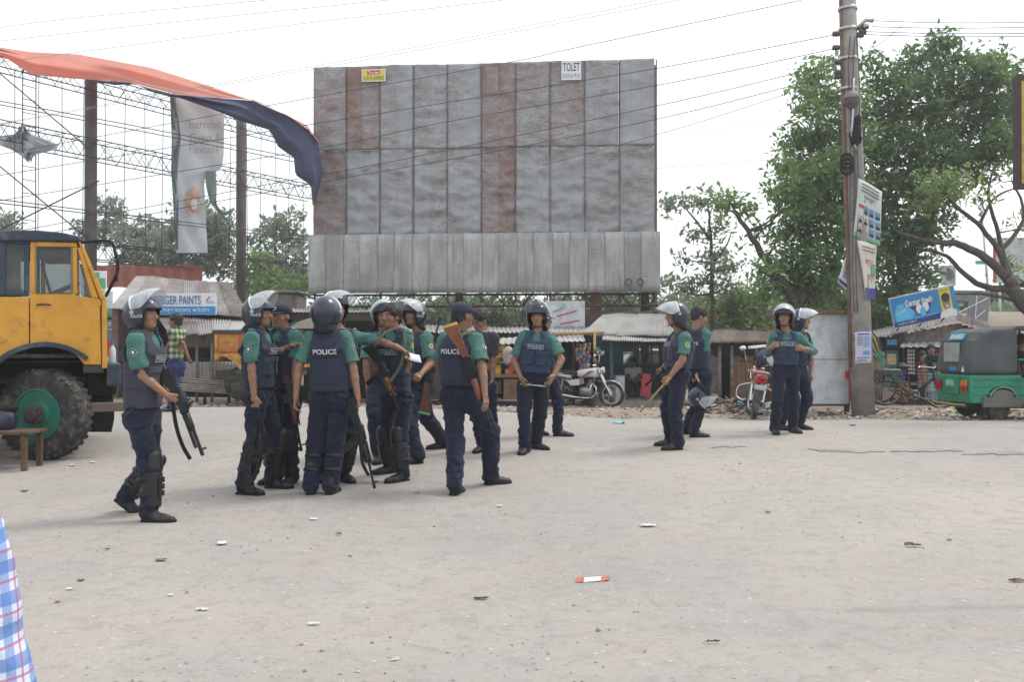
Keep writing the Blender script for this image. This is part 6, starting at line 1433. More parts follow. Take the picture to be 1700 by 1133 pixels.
def truck():
    d = 0.0; th0 = R(25); O_ = globals()['W'](74, 689, 9.8); wid = 2.25; k = 9.8/FPX
    EX, EY = A(math.cos(th0), math.sin(th0), 0), A(-math.sin(th0), math.cos(th0), 0); g = A(O_[0], O_[1], gz(O_[0], O_[1])); root = thing('truck', 'yellow cabbed lorry with dark blue roof and green wheel hubs', 'truck', g)
    TM = np.eye(4); TM[:3, :3] = np.stack([EX, EY, A(0, 0, 1)], 1); TM[:3, 3] = A(O_[0], O_[1], 0)
    def MB():
        q = MB0(); q.T = TM; return q
    def T(px, py):          # pixel -> place on the lorry's side plane (u along it, z)
        r_ = ray(px, py); t_ = ((O_-CAM)@EY)/(r_@EY); p_ = CAM+r_*t_; return (float((p_-O_)@EX), float(p_[2]))
    W = lambda px, py, o: A(T(px, py)[0], o, T(px, py)[1])
    X_ = lambda px, d_: T(px, 600)[0]
    Z = lambda py, d_: T(74, py)[1]
    def side(nm, poly, m, y=d, th=.05, par=root, bv=.012):
        q = MB(); q.prism([T(*p) for p in poly], (0, y, 0), (1, 0, 0), (0, 0, 1), (0, 1, 0), th); o = q.build(nm, m, par, fix=True); return bevel(o, bv) if bv else o
    cx, cy, ra = 74, 689, 113; u0_, z0_ = T(cx, cy)
    arc = lambda x0, x1, r=ra: [(x, cy-math.sqrt(max(r*r-(x-cx)**2, 0))) for x in np.linspace(x0, x1, 9)]
    for y in (d, d+wid):
        near = y == d
        dr = side('door', [(50, 488), (121, 488), (126, 491), (166, 497), (168, 606), (140, 606)]+arc(127, 50), M_YELLOW, y)
        for nm, poly in (('door_frame', [(50, 401), (60, 401), (60, 488), (50, 488)]), ('door_frame', [(60, 401), (127, 403), (129, 411), (60, 410)]), ('door_frame', [(119, 411), (128, 411), (129, 489), (120, 488)]), ('door_frame', [(128, 411), (134, 411), (164, 496), (152, 495)])): side(nm, poly, M_YELLOW, y, .045, dr)
        side('front_pillar', [(128, 398), (136, 402), (176, 498), (167, 498), (133, 410)], M_YELLOW, y, .06)
        side('front_corner', [(168.5, 498), (177, 498), (178, 612), (169, 612)], M_YELLOW, y, .06)
        side('rear_quarter', [(-110, 493), (48.5, 493)]+arc(48.5, -32)+[(-110, 650)], M_YELLOW, y)
        for poly in ([(-110, 399), (10, 399), (10, 492), (-110, 492)], [(10, 399), (49, 399), (49, 405), (10, 405)], [(40, 405), (49, 405), (49, 487), (40, 487)], [(10, 487), (49, 487), (49, 492), (10, 492)]): side('rear_pillar', poly, M_TBLUE, y, .05)
        side('window_pane', [(60, 410), (119, 411), (120, 488), (60, 488)], M_CLEAR, y, .006, dr, 0); side('window_pane', [(129, 412), (152, 494), (130, 489)], M_CLEAR, y, .006, dr, 0); side('rear_pane', [(10, 405), (40, 405), (40, 487), (10, 487)], M_CLEAR, y, .006, root, 0)
        if near:
            q = MB(); q.tube([W(62, 507, d-.05), W(66, 506, d-.07), W(80, 506, d-.07), W(84, 507, d-.05)], .012, 6); q.build('handle', M_CHASS, dr, smooth=True)
            for yy in (500, 590): q = MB(); q.cyl(W(165, yy, d-.035), W(165, yy+8, d-.035), .014, 8); q.build('hinge', M_YELLOW, dr)
            q = MB(); P = [W(60.5, y_, d-.03) for y_ in (411, 487)]+[W(118.5, 487, d-.03), W(118.5, 411, d-.03)]; q.tube(P, .010, 4, closed=True); q.build('window_seal', M_ALU, dr)
        # wheel arch band
        kx = T(cx+1, cy)[0]-T(cx, cy)[0]; ang = np.linspace(R(52), R(186), 26); q = MB(); P = []
        for a in ang:
            c, s_ = math.cos(a), math.sin(a); P.append([A(u0_+c*rr*kx, yy, z0_+s_*rr*k) for rr, yy in ((113, y-.10 if near else y+.1), (121, y-.10 if near else y+.1), (121, y+.02), (113, y+.02))]+[A(u0_+c*113*kx, y-.10 if near else y+.1, z0_+s_*113*k)])
        q.grid(np.array(P)); q.build('wheel_arch', M_TBLUE, root)
    for yy in (.48, wid-.48): side('wheel_well', [(cx+118*math.cos(a), cy-118*math.sin(a)) for a in np.linspace(-.3, math.pi+.3, 20)], M_HIN, yy, .03, root, 0)
    def cross(nm, x0, y0, x1, y1, m, bv=.02, ya=.03, yb=wid-.03):
        (xa, za), (xb, zb) = T(x0, y1), T(x1, y0); q = MB(); q.box(((xa+xb)/2, d+(ya+yb)/2, (za+zb)/2), (xb-xa, yb-ya, zb-za)); return bevel(q.build(nm, m, root), bv)
    q = MB(); q.prism([T(*p) for p in ((-110, 384), (60, 383), (104, 387), (130, 393), (137, 401), (132, 402), (-110, 400))], (0, d+wid/2, 0), (1, 0, 0), (0, 0, 1), (0, 1, 0), wid+.12); bevel(q.build('roof', M_TBLUE, root, fix=True), .04, 3)
    cross('front_panel', 168, 500, 176, 612, M_YELLOW); cross('cab_floor', -108, 588, 168, 596, M_CHASS); cross('rear_wall', -112, 400, -106, 650, M_TBLUE); cross('seat', -60, 545, 40, 590, M_SEAT, .04, .15, wid-.15); cross('seat_back', -72, 470, -55, 590, M_SEAT, .04, .15, wid-.15)
    q = MB(); a, b = T(136, 404), T(172, 497); q.add([(a[0], d+.05, a[1]), (b[0], d+.05, b[1]), (b[0], d+wid-.05, b[1]), (a[0], d+wid-.05, a[1])], [(0, 1, 2, 3)]); q.build('windscreen', M_CLEAR, root)
    for yy in (d+wid/2,): q = MB(); q.tube([(a[0], yy, a[1]), (b[0], yy, b[1])], .02, 6); q.build('windscreen_bar', M_YELLOW, root)
    cross('dashboard', 132, 492, 166, 512, M_SEAT, .03)
    q = MB(); c = W(98, 478, d+.55); q.ring(c, unit(A(-.45, 0, .9)), .21, .014, 26, 8); q.tube([c, c+A(.25, 0, -.42)], .02, 8); q.tube([c-A(0, .2, 0), c+A(0, .2, 0)], .012, 6); q.build('steering_wheel', M_HIN, root, smooth=True)
    q = MB(); q.tube([W(60, 424, d+1.2), W(78, 478, d+1.0)], .02, 6); q.build('grab_rail', M_HIN, root)
    # chassis, bumper, steps
    cross('wheel_well', -34, 600, 150, 604, M_CHASS, 0, .3); cross('chassis_rail', -600, 628, 172, 650, M_CHASS, .01, .45, .60); cross('chassis_rail', -600, 628, 172, 650, M_CHASS, .01, wid-.6, wid-.45)
    cross('bumper_box', 176.5, 604, 201, 642, M_TBLUE, .02, -.02, wid+.02); cross('bumper_beam', 132, 668, 208, 685, mat('bumper_rust', (.13, .10, .085), .7, .3, 5), .01, -.05, .09); cross('engine_underside', 140, 616, 196, 660, M_HIN, .05, .25, wid-.25); cross('step', 138, 607, 172, 620, M_CHASS, .01, -.02, .35); cross('bracket', 143, 655, 149, 700, M_HIN, .005, .0, .06)
    q = MB(); q.tube(curve([W(136, 403, d-.02), W(160, 402, d-.10), W(184, 405, d-.2), (W(191, 425, d-.22)), W(195, 450, d-.22), W(186, 472, d-.18), W(176, 492, d-.04)], 18), .017, 8); q.build('mirror_arm', M_HIN, root, smooth=True)
    q = MB(); q.box(W(193, 452, d-.22), (.02, .15, .24), bev=.008); q.build('mirror', M_HIN, root)
    for sg, yw in ((1, d+.14), (-1, d+wid-.14)):
        for wx in (cx, -420):
            c = A(T(wx, cy)[0] if wx == cx else -3.6, yw, z0_); AXW = A(math.sin(R(-34)) * -1, math.cos(R(-34)), 0) if wx == cx else A(0, 1, 0); FW = A(AXW[1], -AXW[0], 0); w = MB(); prof = [(.27, -.13), (.34, -.145), (.44, -.14), (.485, -.115), (.492, -.05), (.492, .05), (.485, .115), (.44, .14), (.34, .145), (.27, .13)]
            w.lathe(prof, c, AXW, 44); tyre = w.build('wheel', M_TYRE, root, smooth=True); autosmooth(tyre, 50)
            if wx == cx:
                for i in range(34):
                    an = 2*math.pi*i/34; u = FW*math.cos(an)+A(0, 0, math.sin(an)); t_ = -FW*math.sin(an)+A(0, 0, math.cos(an))
                    for s_ in (-1, 1): l_ = MB(); l_.box(c+u*.482+AXW*s_*.085, (.034, .10, .040), np.stack([u, AXW, t_], 1)); l_.build('tread_lug', M_TYRE, tyre)
            y0 = -.146*sg
            r_ = MB(); r_.lathe([(.285, y0*.9), (.285, y0), (.262, y0*1.02), (.245, y0*.75), (.20, y0*.55), (.15, y0*.9), (.13, y0*1.05), (.05, y0*1.08)], c, AXW, 32); autosmooth(r_.build('rim', M_GRIM, tyre), 40)
            h_ = MB(); h_.lathe([(.105, y0*.9), (.10, y0*1.35), (.075, y0*1.5), (.07, y0*1.8), (.05, y0*1.9)], c, AXW, 20); autosmooth(h_.build('hub', M_CHASS, tyre), 40)
            for i in range(8):
                an = 2*math.pi*i/8; st = MB(); p0 = c+FW*math.cos(an)*.088+AXW*y0*1.2+A(0, 0, math.sin(an)*.088); st.cyl(p0, p0+AXW*y0*.35, .012, 6); st.build('stud', M_CHASS, tyre)
    # cargo body behind the cab
    cross('cargo_floor', -640, 600, -122, 622, M_WOODB, .01, -.05, wid+.05)
    for i in range(6):
        for yy in (-.06, wid+.02): cross('side_board', -640, 470+i*21, -122, 489+i*21, M_WOODB, .005, yy, yy+.04)
    person('shadowy figure sitting in the truck cab behind the rear window', [(45, 588, 80, 0), (60, 590, 80, 0)], (5, 542), (14, 478), (18, 455), 75, (((22, 510), -1), ((40, 530), -1)), (((25, 510), 1), ((42, 530), 1)), d=10.7, gear='hair', vest=None, shirt=cloth('dull_shirt', (.06, .06, .065)), badge=False, epaulette=False, belt=False, skin=1, hh=.015, scale=.86, group='bystanders')
    b_ = W(187, 604, d+.1); b_ = TM[:3, :3]@b_+TM[:3, 3]
    b = thing('water_bottle', 'clear plastic water bottle on the truck bumper', 'bottle', b_); q = MB(); q.lathe([(.034, 0), (.037, .01), (.037, .15), (.02, .19), (.014, .2)], W(187, 604, d+.1), n=14); q.build('body', mat('pet_plastic', (.50, .54, .55), .15, .1, bstr=0), b, smooth=True); q = MB(); q.lathe([(.016, .2), (.016, .225)], W(187, 604, d+.1), n=12); q.build('cap', M_BLUESG, b)
M_BENCH = mat('bench_wood', (.105, .068, .045), .8, .35, 6, .5, 45)
def bench():
    d = 9.25; r = thing('wooden_bench', 'low rough wooden bench in front of the truck wheel', 'bench', base_at(10, d))
    for i, (y0, dd) in enumerate(((0, 0), (0, .13), (0, .26))): q = MB(); q.box(((X_(-90, d)+X_(57, d))/2, d-.05+dd, Z(718, d)), (X_(57, d)-X_(-90, d), .12, .035), bev=.006); q.build('seat_plank', M_BENCH, r)
    for px in (-80, 46):
        for dd in (-.06, .24): q = MB(); x = X_(px, d); q.box((x, d+dd, (Z(722, d)+gz(x, d))/2), (.055, .05, Z(722, d)-gz(x, d)), bev=.005); q.build('leg', M_BENCH, r)
    q = MB(); q.box(((X_(-80, d)+X_(46, d))/2, d-.06, Z(752, d)), (X_(46, d)-X_(-80, d), .03, .05)); q.build('stretcher', M_BENCH, r)
    h = thing('riot_helmet', 'navy helmet resting on the wooden bench by the truck', 'helmet', W(2, 716, d+.1)); Mh = np.stack([unit(A(.2, -1, 0)), unit(A(-1, -.2, .25)), A(0, 0, 1)], 1); Mh[:, 2] = unit(np.cross(Mh[:, 0], Mh[:, 1])); Mh[:, 0] = np.cross(Mh[:, 1], Mh[:, 2]); helmet(W(1, 697, d+.1), Mh, h, 60, False)
def bus():
    d = 26; r = thing('parked_bus', 'old green, white and red bus parked behind the truck', 'bus', base_at(120, d)); M_BG = mat('bus_green', (.10, .26, .10), .5, .2, 3, .1); M_BR = mat('bus_red', (.42, .045, .05), .5, .15, 3, .1); M_BW = mat('bus_white', (.55, .55, .54), .55, .15, 3, .1)
    bevel(pb(r, 'roof', -90, 514, 264, 529, d-.02, d+2.3, M_BG), .08); pb(r, 'lower_body', -90, 592, 272, 645, d, d+2.28, M_BW); pb(r, 'red_band', -90, 567, 272, 592, d-.01, d+2.28, M_BR); pb(r, 'dark_interior', -88, 530, 240, 566, d+1.2, d+1.25, M_DARKW)
    for i in range(10):
        x = -90+i*36; pb(r, 'window_pillar', x, 529, x+5, 567, d, d+.08, M_BW); w = pb(r, 'window', x+5, 531, x+36, 566, d+.03, d+.04, M_GLASS); pb(w, 'sash', x+5, 546, x+36, 548, d+.0, d+.03, M_ALU)
    q = MB(); q.prism([(X_(262, d), Z(529, d)), (X_(268, d), Z(529, d)), (X_(280, d), Z(592, d)), (X_(270, d), Z(592, d))], (0, d+1.14, 0), (1, 0, 0), (0, 0, 1), (0, 1, 0), 2.28); q.build('windscreen', M_GLASS, r, fix=True)
    for i in range(2): pb(r, 'swoosh', 232+i*12, 594, 250+i*14, 640, d-.015, d+.0, M_BR)
    q = MB(); flat_text(q, 'ঢাকা', W(186, 539, d-.01), (1, 0, 0), (0, 0, 1), .4, .14); q.build('lettering', M_WHITE2, r)
    for px in (0, 235): q = MB(); c = W(px, 636, d-.02); q.lathe([(.2, -.12), (.44, -.1), (.47, 0), (.44, .1), (.2, .12)], c, (0, 1, 0), 24); w = q.build('wheel', M_TYRE, r, smooth=True); q = MB(); q.lathe([(.22, -.13), (.15, -.10), (.08, -.15)], c, (0, 1, 0), 20); q.build('rim', M_BW, w)
def painted_lorry():
    d = 17.4; r = thing('painted_lorry', 'yellow painted lorry nose with a decorated round emblem', 'lorry', base_at(400, d)); M_PY = mat('lorry_yellow', (.50, .28, .05), .6, .25, 3, .2, dirt=(.25, .08, .03), dscale=4, damt=.45); M_PO = mat('lorry_orange', (.45, .15, .04), .6, .3, 5)
    pb(r, 'body', 356, 553, 480, 588, d+.05, d+1.9, M_PO); pb(r, 'cab_top', 352, 548, 482, 553, d-.02, d+1.95, M_TBLUE); pb(r, 'decor_panel', 362, 555, 397, 584, d+.02, d+.06, M_PO); pb(r, 'name_strip', 356, 556, 361, 580, d+.0, d+.06, M_PY)
    for rr, m, o in ((.16, M_PY, .0), (.135, M_PO, -.006), (.115, M_PY, -.012), (.03, M_LORG, -.018)): q = MB(); V, F = disc2(rr, rr*.85, 28); q.add([W(379, 569, d+.015+o)+A(p[0], 0, p[1]) for p in V], F); q.build('emblem_ring', m, r)
    q = MB(); flat_text(q, 'ঢাকা মেট্রো', W(379, 569, d-.01), (1, 0, 0), (0, 0, 1), .2, .05); q.build('lettering', M_INK, r)
    pts = [(355, 588), (480, 588), (480, 614), (398, 614)]+[(398-6*i, 614-22*math.sin(i*math.pi/10)) for i in range(1, 6)]+[(362, 598), (355, 600)]
    q = MB(); q.prism([(X_(*p[:1], d), Z(p[1], d)) for p in pts], (0, d+.9, 0), (1, 0, 0), (0, 0, 1), (0, 1, 0), 1.8); bevel(q.build('fender', M_PY, r, fix=True), .02)
    q = MB(); V, F = disc2(.05, .05, 5, 1); q.add([W(382, 594, d-.02)+A(p[0], 0, p[1]) for p in V], F); q.build('painted_star', M_PO, r)
    pb(r, 'underframe', 358, 615, 480, 626, d+.2, d+1.7, M_CHASS); pb(r, 'front_beam', 352, 626, 395, 632, d+.1, d+1.7, M_CHASS)
    for px in (400, 470): q = MB(); c = W(px, 637, d+.25); q.lathe([(.15, -.1), (.30, -.09), (.33, 0), (.30, .09), (.15, .1)], c, (0, 1, 0), 26); w = q.build('wheel', M_TYRE, r, smooth=True); q = MB(); q.lathe([(.17, -.11), (.10, -.08), (.05, -.12)], c, (0, 1, 0), 18); q.build('rim', M_CHASS, w)
def auto(px0, d, label, detail=True, base=None):
    x0 = X_(px0, d) if base is None else base[0]; g = A(x0+1.0, d+.65, gz(x0+1, d+.6)) if base is None else base; r = thing('auto_rickshaw', label, 'auto rickshaw', g, 'auto rickshaws'); zb = g[2]; wd = 1.28
    def prism(nm, pts, m, y0, y1, bv=.03, par=r, seg=2): q = MB(); q.prism([(x0+a, zb+b) for a, b in pts], (0, (y0+y1)/2+d, 0), (1, 0, 0), (0, 0, 1), (0, 1, 0), y1-y0); o = q.build(nm, m, par, fix=True); return bevel(o, bv, seg) if bv else o
    arch = [(.52+.26*math.cos(t), .32+.27*math.sin(t)) for t in np.linspace(0, math.pi, 12)]
    prism('rear_body', [(0, .30), (-.03, .55), (0, .80), (.86, .80), (.98, .55), (1.06, .32), (.78, .32)]+arch[1:-1]+[(.26, .30)], M_AGREEN, 0, wd, .03, r, 3)
    for z in (.46, .60, .72): prism('body_rib', [(.03, z), (.92-(z-.4)*.2, z), (.92-(z-.4)*.2, z+.022), (.03, z+.022)], M_AGREEN, -.018, .0, .006)
    prism('floor', [(.9, .28), (2.2, .28), (2.2, .34), (.9, .34)], M_AGREEN, .05, wd-.05, .01); prism('front_cowl', [(2.02, .30), (2.48, .30), (2.50, .75), (2.36, .98), (2.24, .98), (2.20, .5)], M_AGREEN, .16, wd-.16, .06, r, 3)
    hood = prism('hood', [(-.03, .805), (.0, 1.15), (.06, 1.40), (.18, 1.55), (.40, 1.62), (.72, 1.64), (.82, 1.64), (.82, .805)], M_HOOD, -.01, wd+.01, .09, r, 4)
    prism('canopy', [(.70, 1.60), (.80, 1.655), (1.5, 1.67), (2.0, 1.62), (2.22, 1.54), (2.20, 1.51), (1.5, 1.60), (.8, 1.585)], M_HOOD, .0, wd, .04, r, 2)
    for y in (.02, wd-.06):
        prism('door_pillar', [(2.20, .9), (2.26, .9), (2.20, 1.56), (2.14, 1.56)], M_AGREEN, y, y+.04, .01); prism('side_rail', [(.82, 1.05), (1.55, 1.05), (1.55, 1.085), (.82, 1.085)], M_AGREEN, y, y+.03, .008); prism('side_post', [(1.5, .32), (1.545, .32), (1.545, 1.62), (1.5, 1.62)], M_AGREEN, y, y+.04, .008)
    prism('seat', [(.85, .45), (1.25, .45), (1.25, .56), (.85, .56)], M_SEAT, .1, wd-.1, .04); prism('seat_back', [(.84, .56), (.95, .56), (.90, 1.05), (.84, 1.05)], M_SEAT, .1, wd-.1, .03); prism('driver_seat', [(1.62, .45), (1.95, .45), (1.95, .58), (1.62, .58)], M_SEAT, .3, wd-.3, .04); prism('windscreen', [(2.24, .99), (2.255, .99), (2.205, 1.52), (2.19, 1.52)], M_CLEAR, .14, wd-.14, 0)
    prism('fender', [(.18, .24), (.86, .24), (.86, .42), (.70, .42)]+[(.52+.2*math.cos(t), .42+.13*math.sin(t)) for t in np.linspace(0, math.pi, 9)][1:-1]+[(.34, .42), (.18, .42)], mat('fender_brown', (.12, .12, .095), .6, .25, 5), -.05, .02, .012)
    q = MB(); q.tube([A(x0+.52+.23*math.cos(t), d-.055, zb+.40+.19*math.sin(t)) for t in np.linspace(.05, math.pi-.05, 14)], .012, 6); q.build('fender_trim', M_ALU, r, smooth=True)
    for (wx, wy) in ((.50, .12), (.50, wd-.12), (2.30, wd/2)):
        c = A(x0+wx, d+wy, zb+.21); q = MB(); q.lathe([(.11, -.055), (.17, -.06), (.205, -.045), (.21, 0), (.205, .045), (.17, .06), (.11, .055)], c, (0, 1, 0), 26); w = q.build('wheel', M_TYRE, r, smooth=True)
        for s_ in (-1, 1): q = MB(); q.lathe([(.115, s_*.05), (.10, s_*.035), (.05, s_*.045), (.035, s_*.06)], c, (0, 1, 0), 18); q.build('rim', M_CHASS, w, smooth=False)
    prism('mudflap', [(.20, .08), (.24, .08), (.25, .27), (.20, .27)], M_HIN, .0, .24, .004); prism('underbody', [(.05, .20), (1.9, .20), (1.9, .28), (.05, .28)], M_CHASS, .3, wd-.3, .02); q = MB(); q.tube(curve([A(x0-.10, d+.05, zb+.28), A(x0-.14, d+.3, zb+.27), A(x0-.14, d+wd-.3, zb+.27), A(x0-.10, d+wd-.05, zb+.28)], 10), .02, 6); q.build('rear_bumper', mat('bumper_yellow', (.26, .26, .06), .6), r, smooth=True)
    if not detail: return r
    # rear face fittings (the back faces -X)
    def back(nm, ya, yb, za, zz, m, off=.035, par=r, th=.02): q = MB(); q.box((x0-off, d+(ya+yb)/2, zb+(za+zz)/2), (th, abs(yb-ya), abs(zz-za)), bev=.004); return q.build(nm, m, par)
    back('rear_window', .42, .92, 1.02, 1.36, mat('cloudy_pane', (.32, .33, .32), .4, .2, 8), .02, hood, .05); back('tail_board', .36, .94, .45, .76, M_AGREEN, .045); back('number_plate', .50, .80, .58, .70, mat('plate_green', (.16, .42, .30), .5), .062, r, .012)
    q = MB(); flat_text(q, 'ঢাকা-থ ১১', A(x0-.07, d+.65, zb+.64), (0, -1, 0), (0, 0, 1), .24, .07); q.build('lettering', M_WHITE2, r)
    for ya in (.07, .20): back('tail_lamp', ya, ya+.10, .50, .60, M_LRED, .05); back('indicator_lamp', ya, ya+.10, .605, .70, M_LORG, .05)
    for ya in (1.0, 1.12): back('tail_lamp', ya, ya+.09, .50, .68, M_LRED, .05)
    st = unit(A(.5, 0, 1)); q = MB(); c = A(x0+.06, d+.62, zb+1.47); q.box(c, (.02, .5, .12), np.stack([unit(A(1, 0, -.5)), A(0, 1, 0), unit(A(.5, 0, 1))], 1)); q.build('name_sticker', mat('sticker_blue', (.12, .42, .60), .4), hood)
    q = MB(); flat_text(q, 'Bondhu', c+unit(A(-1, 0, .5))*.013, (0, -1, 0), unit(A(.5, 0, 1)), .4, .08, 0, .02); q.build('lettering', M_WHITE2, hood)
    back('small_sticker', .50, .72, .86, .93, M_BLUESG, .03, hood); q = MB(); q.add([A(x0-.035, d+y_, zb+z_) for y_, z_ in ((.30, .85), (.18, .85), (.24, .96))], [(0, 1, 2)]); q.build('warning_triangle', M_WHITE2, hood)
    for k in range(3): q = MB(); q.tube([A(x0+.95, d+.9+.1*k, zb+1.1), A(x0+.95, d+.9+.1*k, zb+1.5)], .015, 5); q.build('inside_bar', (M_GRNP, M_WHITE2, M_REDP)[k], r)
    return r
def wheel_bike(par, c, ax, rad, tw, m_rim, spokes=20, T=None, nm='wheel', mud=None):
    q = MB(); q.ring(c, ax, rad-tw, tw, 36, 8); w = q.build(nm, M_TYRE, par, local=T, smooth=True); q = MB(); q.ring(c, ax, rad-2.1*tw, tw*.42, 36, 6); q.build('rim', m_rim, w, local=T, smooth=True)
    ax = unit(ax); u = unit(np.cross(ax, (0, 0, 1.) if abs(ax[2]) < .9 else (1., 0, 0))); v = np.cross(ax, u); q = MB(); q.cyl(c-ax*.05, c+ax*.05, .03, 10)
    for i in range(spokes): a = 2*math.pi*i/spokes; e = c+(u*math.cos(a)+v*math.sin(a))*(rad-2.1*tw); q.tube([c+ax*.035*(1 if i % 2 else -1), e], .003, 4)
    q.build('spokes', m_rim, w, local=T); return w
def moto(label, g, rotz, lean, mc, stripe, rear_box=False, steer=.3):
    r = thing('motorcycle', label, 'motorcycle', g, 'motorcycles parked on the verge'); r.rotation_euler = (lean, 0, rotz)
    P = lambda nm, fn, m, par=r, sm=True: (lambda q: (fn(q), autosmooth(q.build(nm, m, par, local=True, fix=True), 45))[1])(MB())
    fw, rw = A(.68, 0, .30), A(-.60, 0, .30); cs, sn = math.cos(steer), math.sin(steer)
    wheel_bike(r, rw, (0, 1, 0), .30, .045, M_CHROME, T=True); wheel_bike(r, fw, (-sn, cs, 0), .30, .042, M_CHROME, T=True); lat = A(-sn, cs, 0)
    for s_ in (-1, 1): P('fork', lambda q: q.tube([fw+lat*.075*s_, A(.50, 0, .62)+lat*.08*s_, A(.38, 0, .92)+lat*.085*s_], [.024, .024, .028], 8), M_CHROME)
    P('front_mudguard', lambda q: q.grid(np.array([[fw+A(math.cos(a)*.325, 0, math.sin(a)*.325)*A(1, 1, 1)+lat*y for y in (-.06, -.045, 0, .045, .06)] for a in np.linspace(.15, 2.4, 14)])), mc)
    hl = P('headlight', lambda q: q.lathe([(.03, -.12), (.075, -.08), (.088, 0), (.088, .02)], A(.50, 0, .86), (1, .25*math.copysign(1, steer), 0), 18), M_CHROME); P('lens', lambda q: q.lathe([(.08, .022), (.05, .035), (.005, .04)], A(.50, 0, .86), (1, .25*math.copysign(1, steer), 0), 18), M_LWHT, hl)
    for s_ in (-1, 1):
        P('indicator', lambda q: q.ell(A(.47, 0, .82)+lat*.17*s_, (.035, .03, .03), 10, 8), M_LORG); P('indicator', lambda q: q.ell(A(-.80, .13*s_, .66), (.035, .03, .03), 10, 8), M_LORG)
        P('mirror_stem', lambda q: q.tube(curve([A(.36, 0, 1.0)+lat*.26*s_, A(.38, 0, 1.12)+lat*.30*s_, A(.36, 0, 1.2)+lat*.34*s_], 6), .006, 6), M_CHROME); P('mirror', lambda q: q.ell(A(.36, 0, 1.22)+lat*.36*s_, (.02, .065, .045), 12, 8), M_CHROME); P('grip', lambda q: q.cyl(A(.26, 0, 1.0)+lat*.28*s_, A(.20, 0, .985)+lat*.38*s_, .018, 8), M_HIN)
    P('handlebar', lambda q: q.tube(curve([A(.24, 0, 1.0)+lat*-.30, A(.35, 0, .99)+lat*-.18, A(.38, 0, .95), A(.35, 0, .99)+lat*.18, A(.24, 0, 1.0)+lat*.30], 14), .012, 8), M_CHROME); P('speedometer', lambda q: q.lathe([(.05, 0), (.055, .05), (.02, .06)], A(.44, 0, .94), (-.4, 0, 1), 14), M_HIN)
    def tank(q):
        S = SDF(); S.u(ecap(A(-.08, 0, .78), A(.30, 0, .80), (0, 1, 0), (.10, .085), (.135, .115), 2.5)); v, f = S.mesh(.016); q.add(v, f.tolist())
    t = P('fuel_tank', tank, mc)
    for k, m in enumerate(stripe):
        for s_ in (-1, 1): P('tank_stripe', lambda q: q.tube([A(.02+.08*k, .128*s_, .70), A(.14+.08*k, .142*s_, .80), A(.26+.06*k, .138*s_, .86)], .012, 5), m, t)
    P('seat', lambda q: q.tube([A(-.78, 0, .80), A(-.70, 0, .81), A(-.35, 0, .795), A(-.08, 0, .785)], [.09, .125, .125, .10], 12, flat=.42, up=(0, 0, 1)), M_SEAT); P('frame', lambda q: (q.tube(curve([A(.36, 0, .86), A(.28, 0, .5), A(.18, 0, .26), A(-.15, 0, .25), A(-.25, 0, .5), A(-.30, 0, .72)], 16), .022, 8), q.tube([A(.36, 0, .86), A(-.1, 0, .70), A(-.82, 0, .70)], .02, 8)), M_HIN)
    for s_ in (-1, 1):
        P('side_cover', lambda q: q.prism([(-.40, .62), (-.08, .66), (-.06, .52), (-.30, .50)], (0, .10*s_, 0), (1, 0, 0), (0, 0, 1), (0, 1, 0), .03), mc); P('shock', lambda q: q.tube([A(-.58, .10*s_, .34), A(-.50, .11*s_, .66)], .032, 10), M_CHROME); P('swing_arm', lambda q: q.tube([A(-.15, .09*s_, .36), rw+A(0, .09*s_, 0)], .02, 8), M_HIN); P('foot_peg', lambda q: q.cyl(A(-.05, .12*s_, .28), A(-.05, .25*s_, .28), .014, 8), M_HIN)
    def engine(q): q.box((.06, 0, .36), (.34, .20, .20), bev=.04); q.tube([A(.14, 0, .42), A(.22, 0, .62)], .075, 12); [q.lathe([(.10, 0), (.10, .008)], A(.15+.012*i, 0, .46+.026*i), (.37, 0, .93), 16) for i in range(6)]
    P('engine', engine, M_ALU); P('exhaust', lambda q: q.tube(curve([A(.24, -.06, .56), A(.36, -.11, .42), A(.24, -.14, .24), A(-.2, -.15, .24), A(-.4, -.16, .27), A(-.92, -.17, .32)], 22), list(np.linspace(.022, .024, 13))+list(np.linspace(.035, .042, 9)), 10), M_CHROME)
    P('rear_mudguard', lambda q: q.grid(np.array([[rw+A(math.cos(a)*.335, y, math.sin(a)*.335) for y in (-.075, -.06, 0, .06, .075)] for a in np.linspace(.9, 2.9, 14)])), mc if not rear_box else M_CHASS); P('tail_light', lambda q: q.box((-.88, 0, .70), (.07, .13, .07), bev=.015), M_LRED)
    P('tail_cowl', lambda q: q.tube([A(-.95, 0, .78), A(-.85, 0, .775), A(-.55, 0, .74), A(-.30, 0, .70)], [.06, .105, .12, .10], 12, flat=.55, up=(0, 0, 1)), mc)
    P('number_plate', lambda q: q.box((-.93, 0, .60), (.012, .20, .085), bev=.003), M_GREYP); P('crash_bar', lambda q: [q.tube(curve([A(.26, .08*s_, .62), A(.32, .30*s_, .52), A(.26, .30*s_, .32), A(.14, .08*s_, .26)], 12), .014, 8) for s_ in (-1, 1)] and None, M_CHROME); P('side_stand', lambda q: q.tube([A(-.05, .12, .26), A(-.12, .32, .02)], .012, 6), M_HIN); P('rear_carrier', lambda q: q.tube(curve([A(-.5, .12, .78), A(-.85, .12, .86), A(-.9, 0, .87), A(-.85, -.12, .86), A(-.5, -.12, .78)], 14), .010, 6), M_CHROME)
    return r
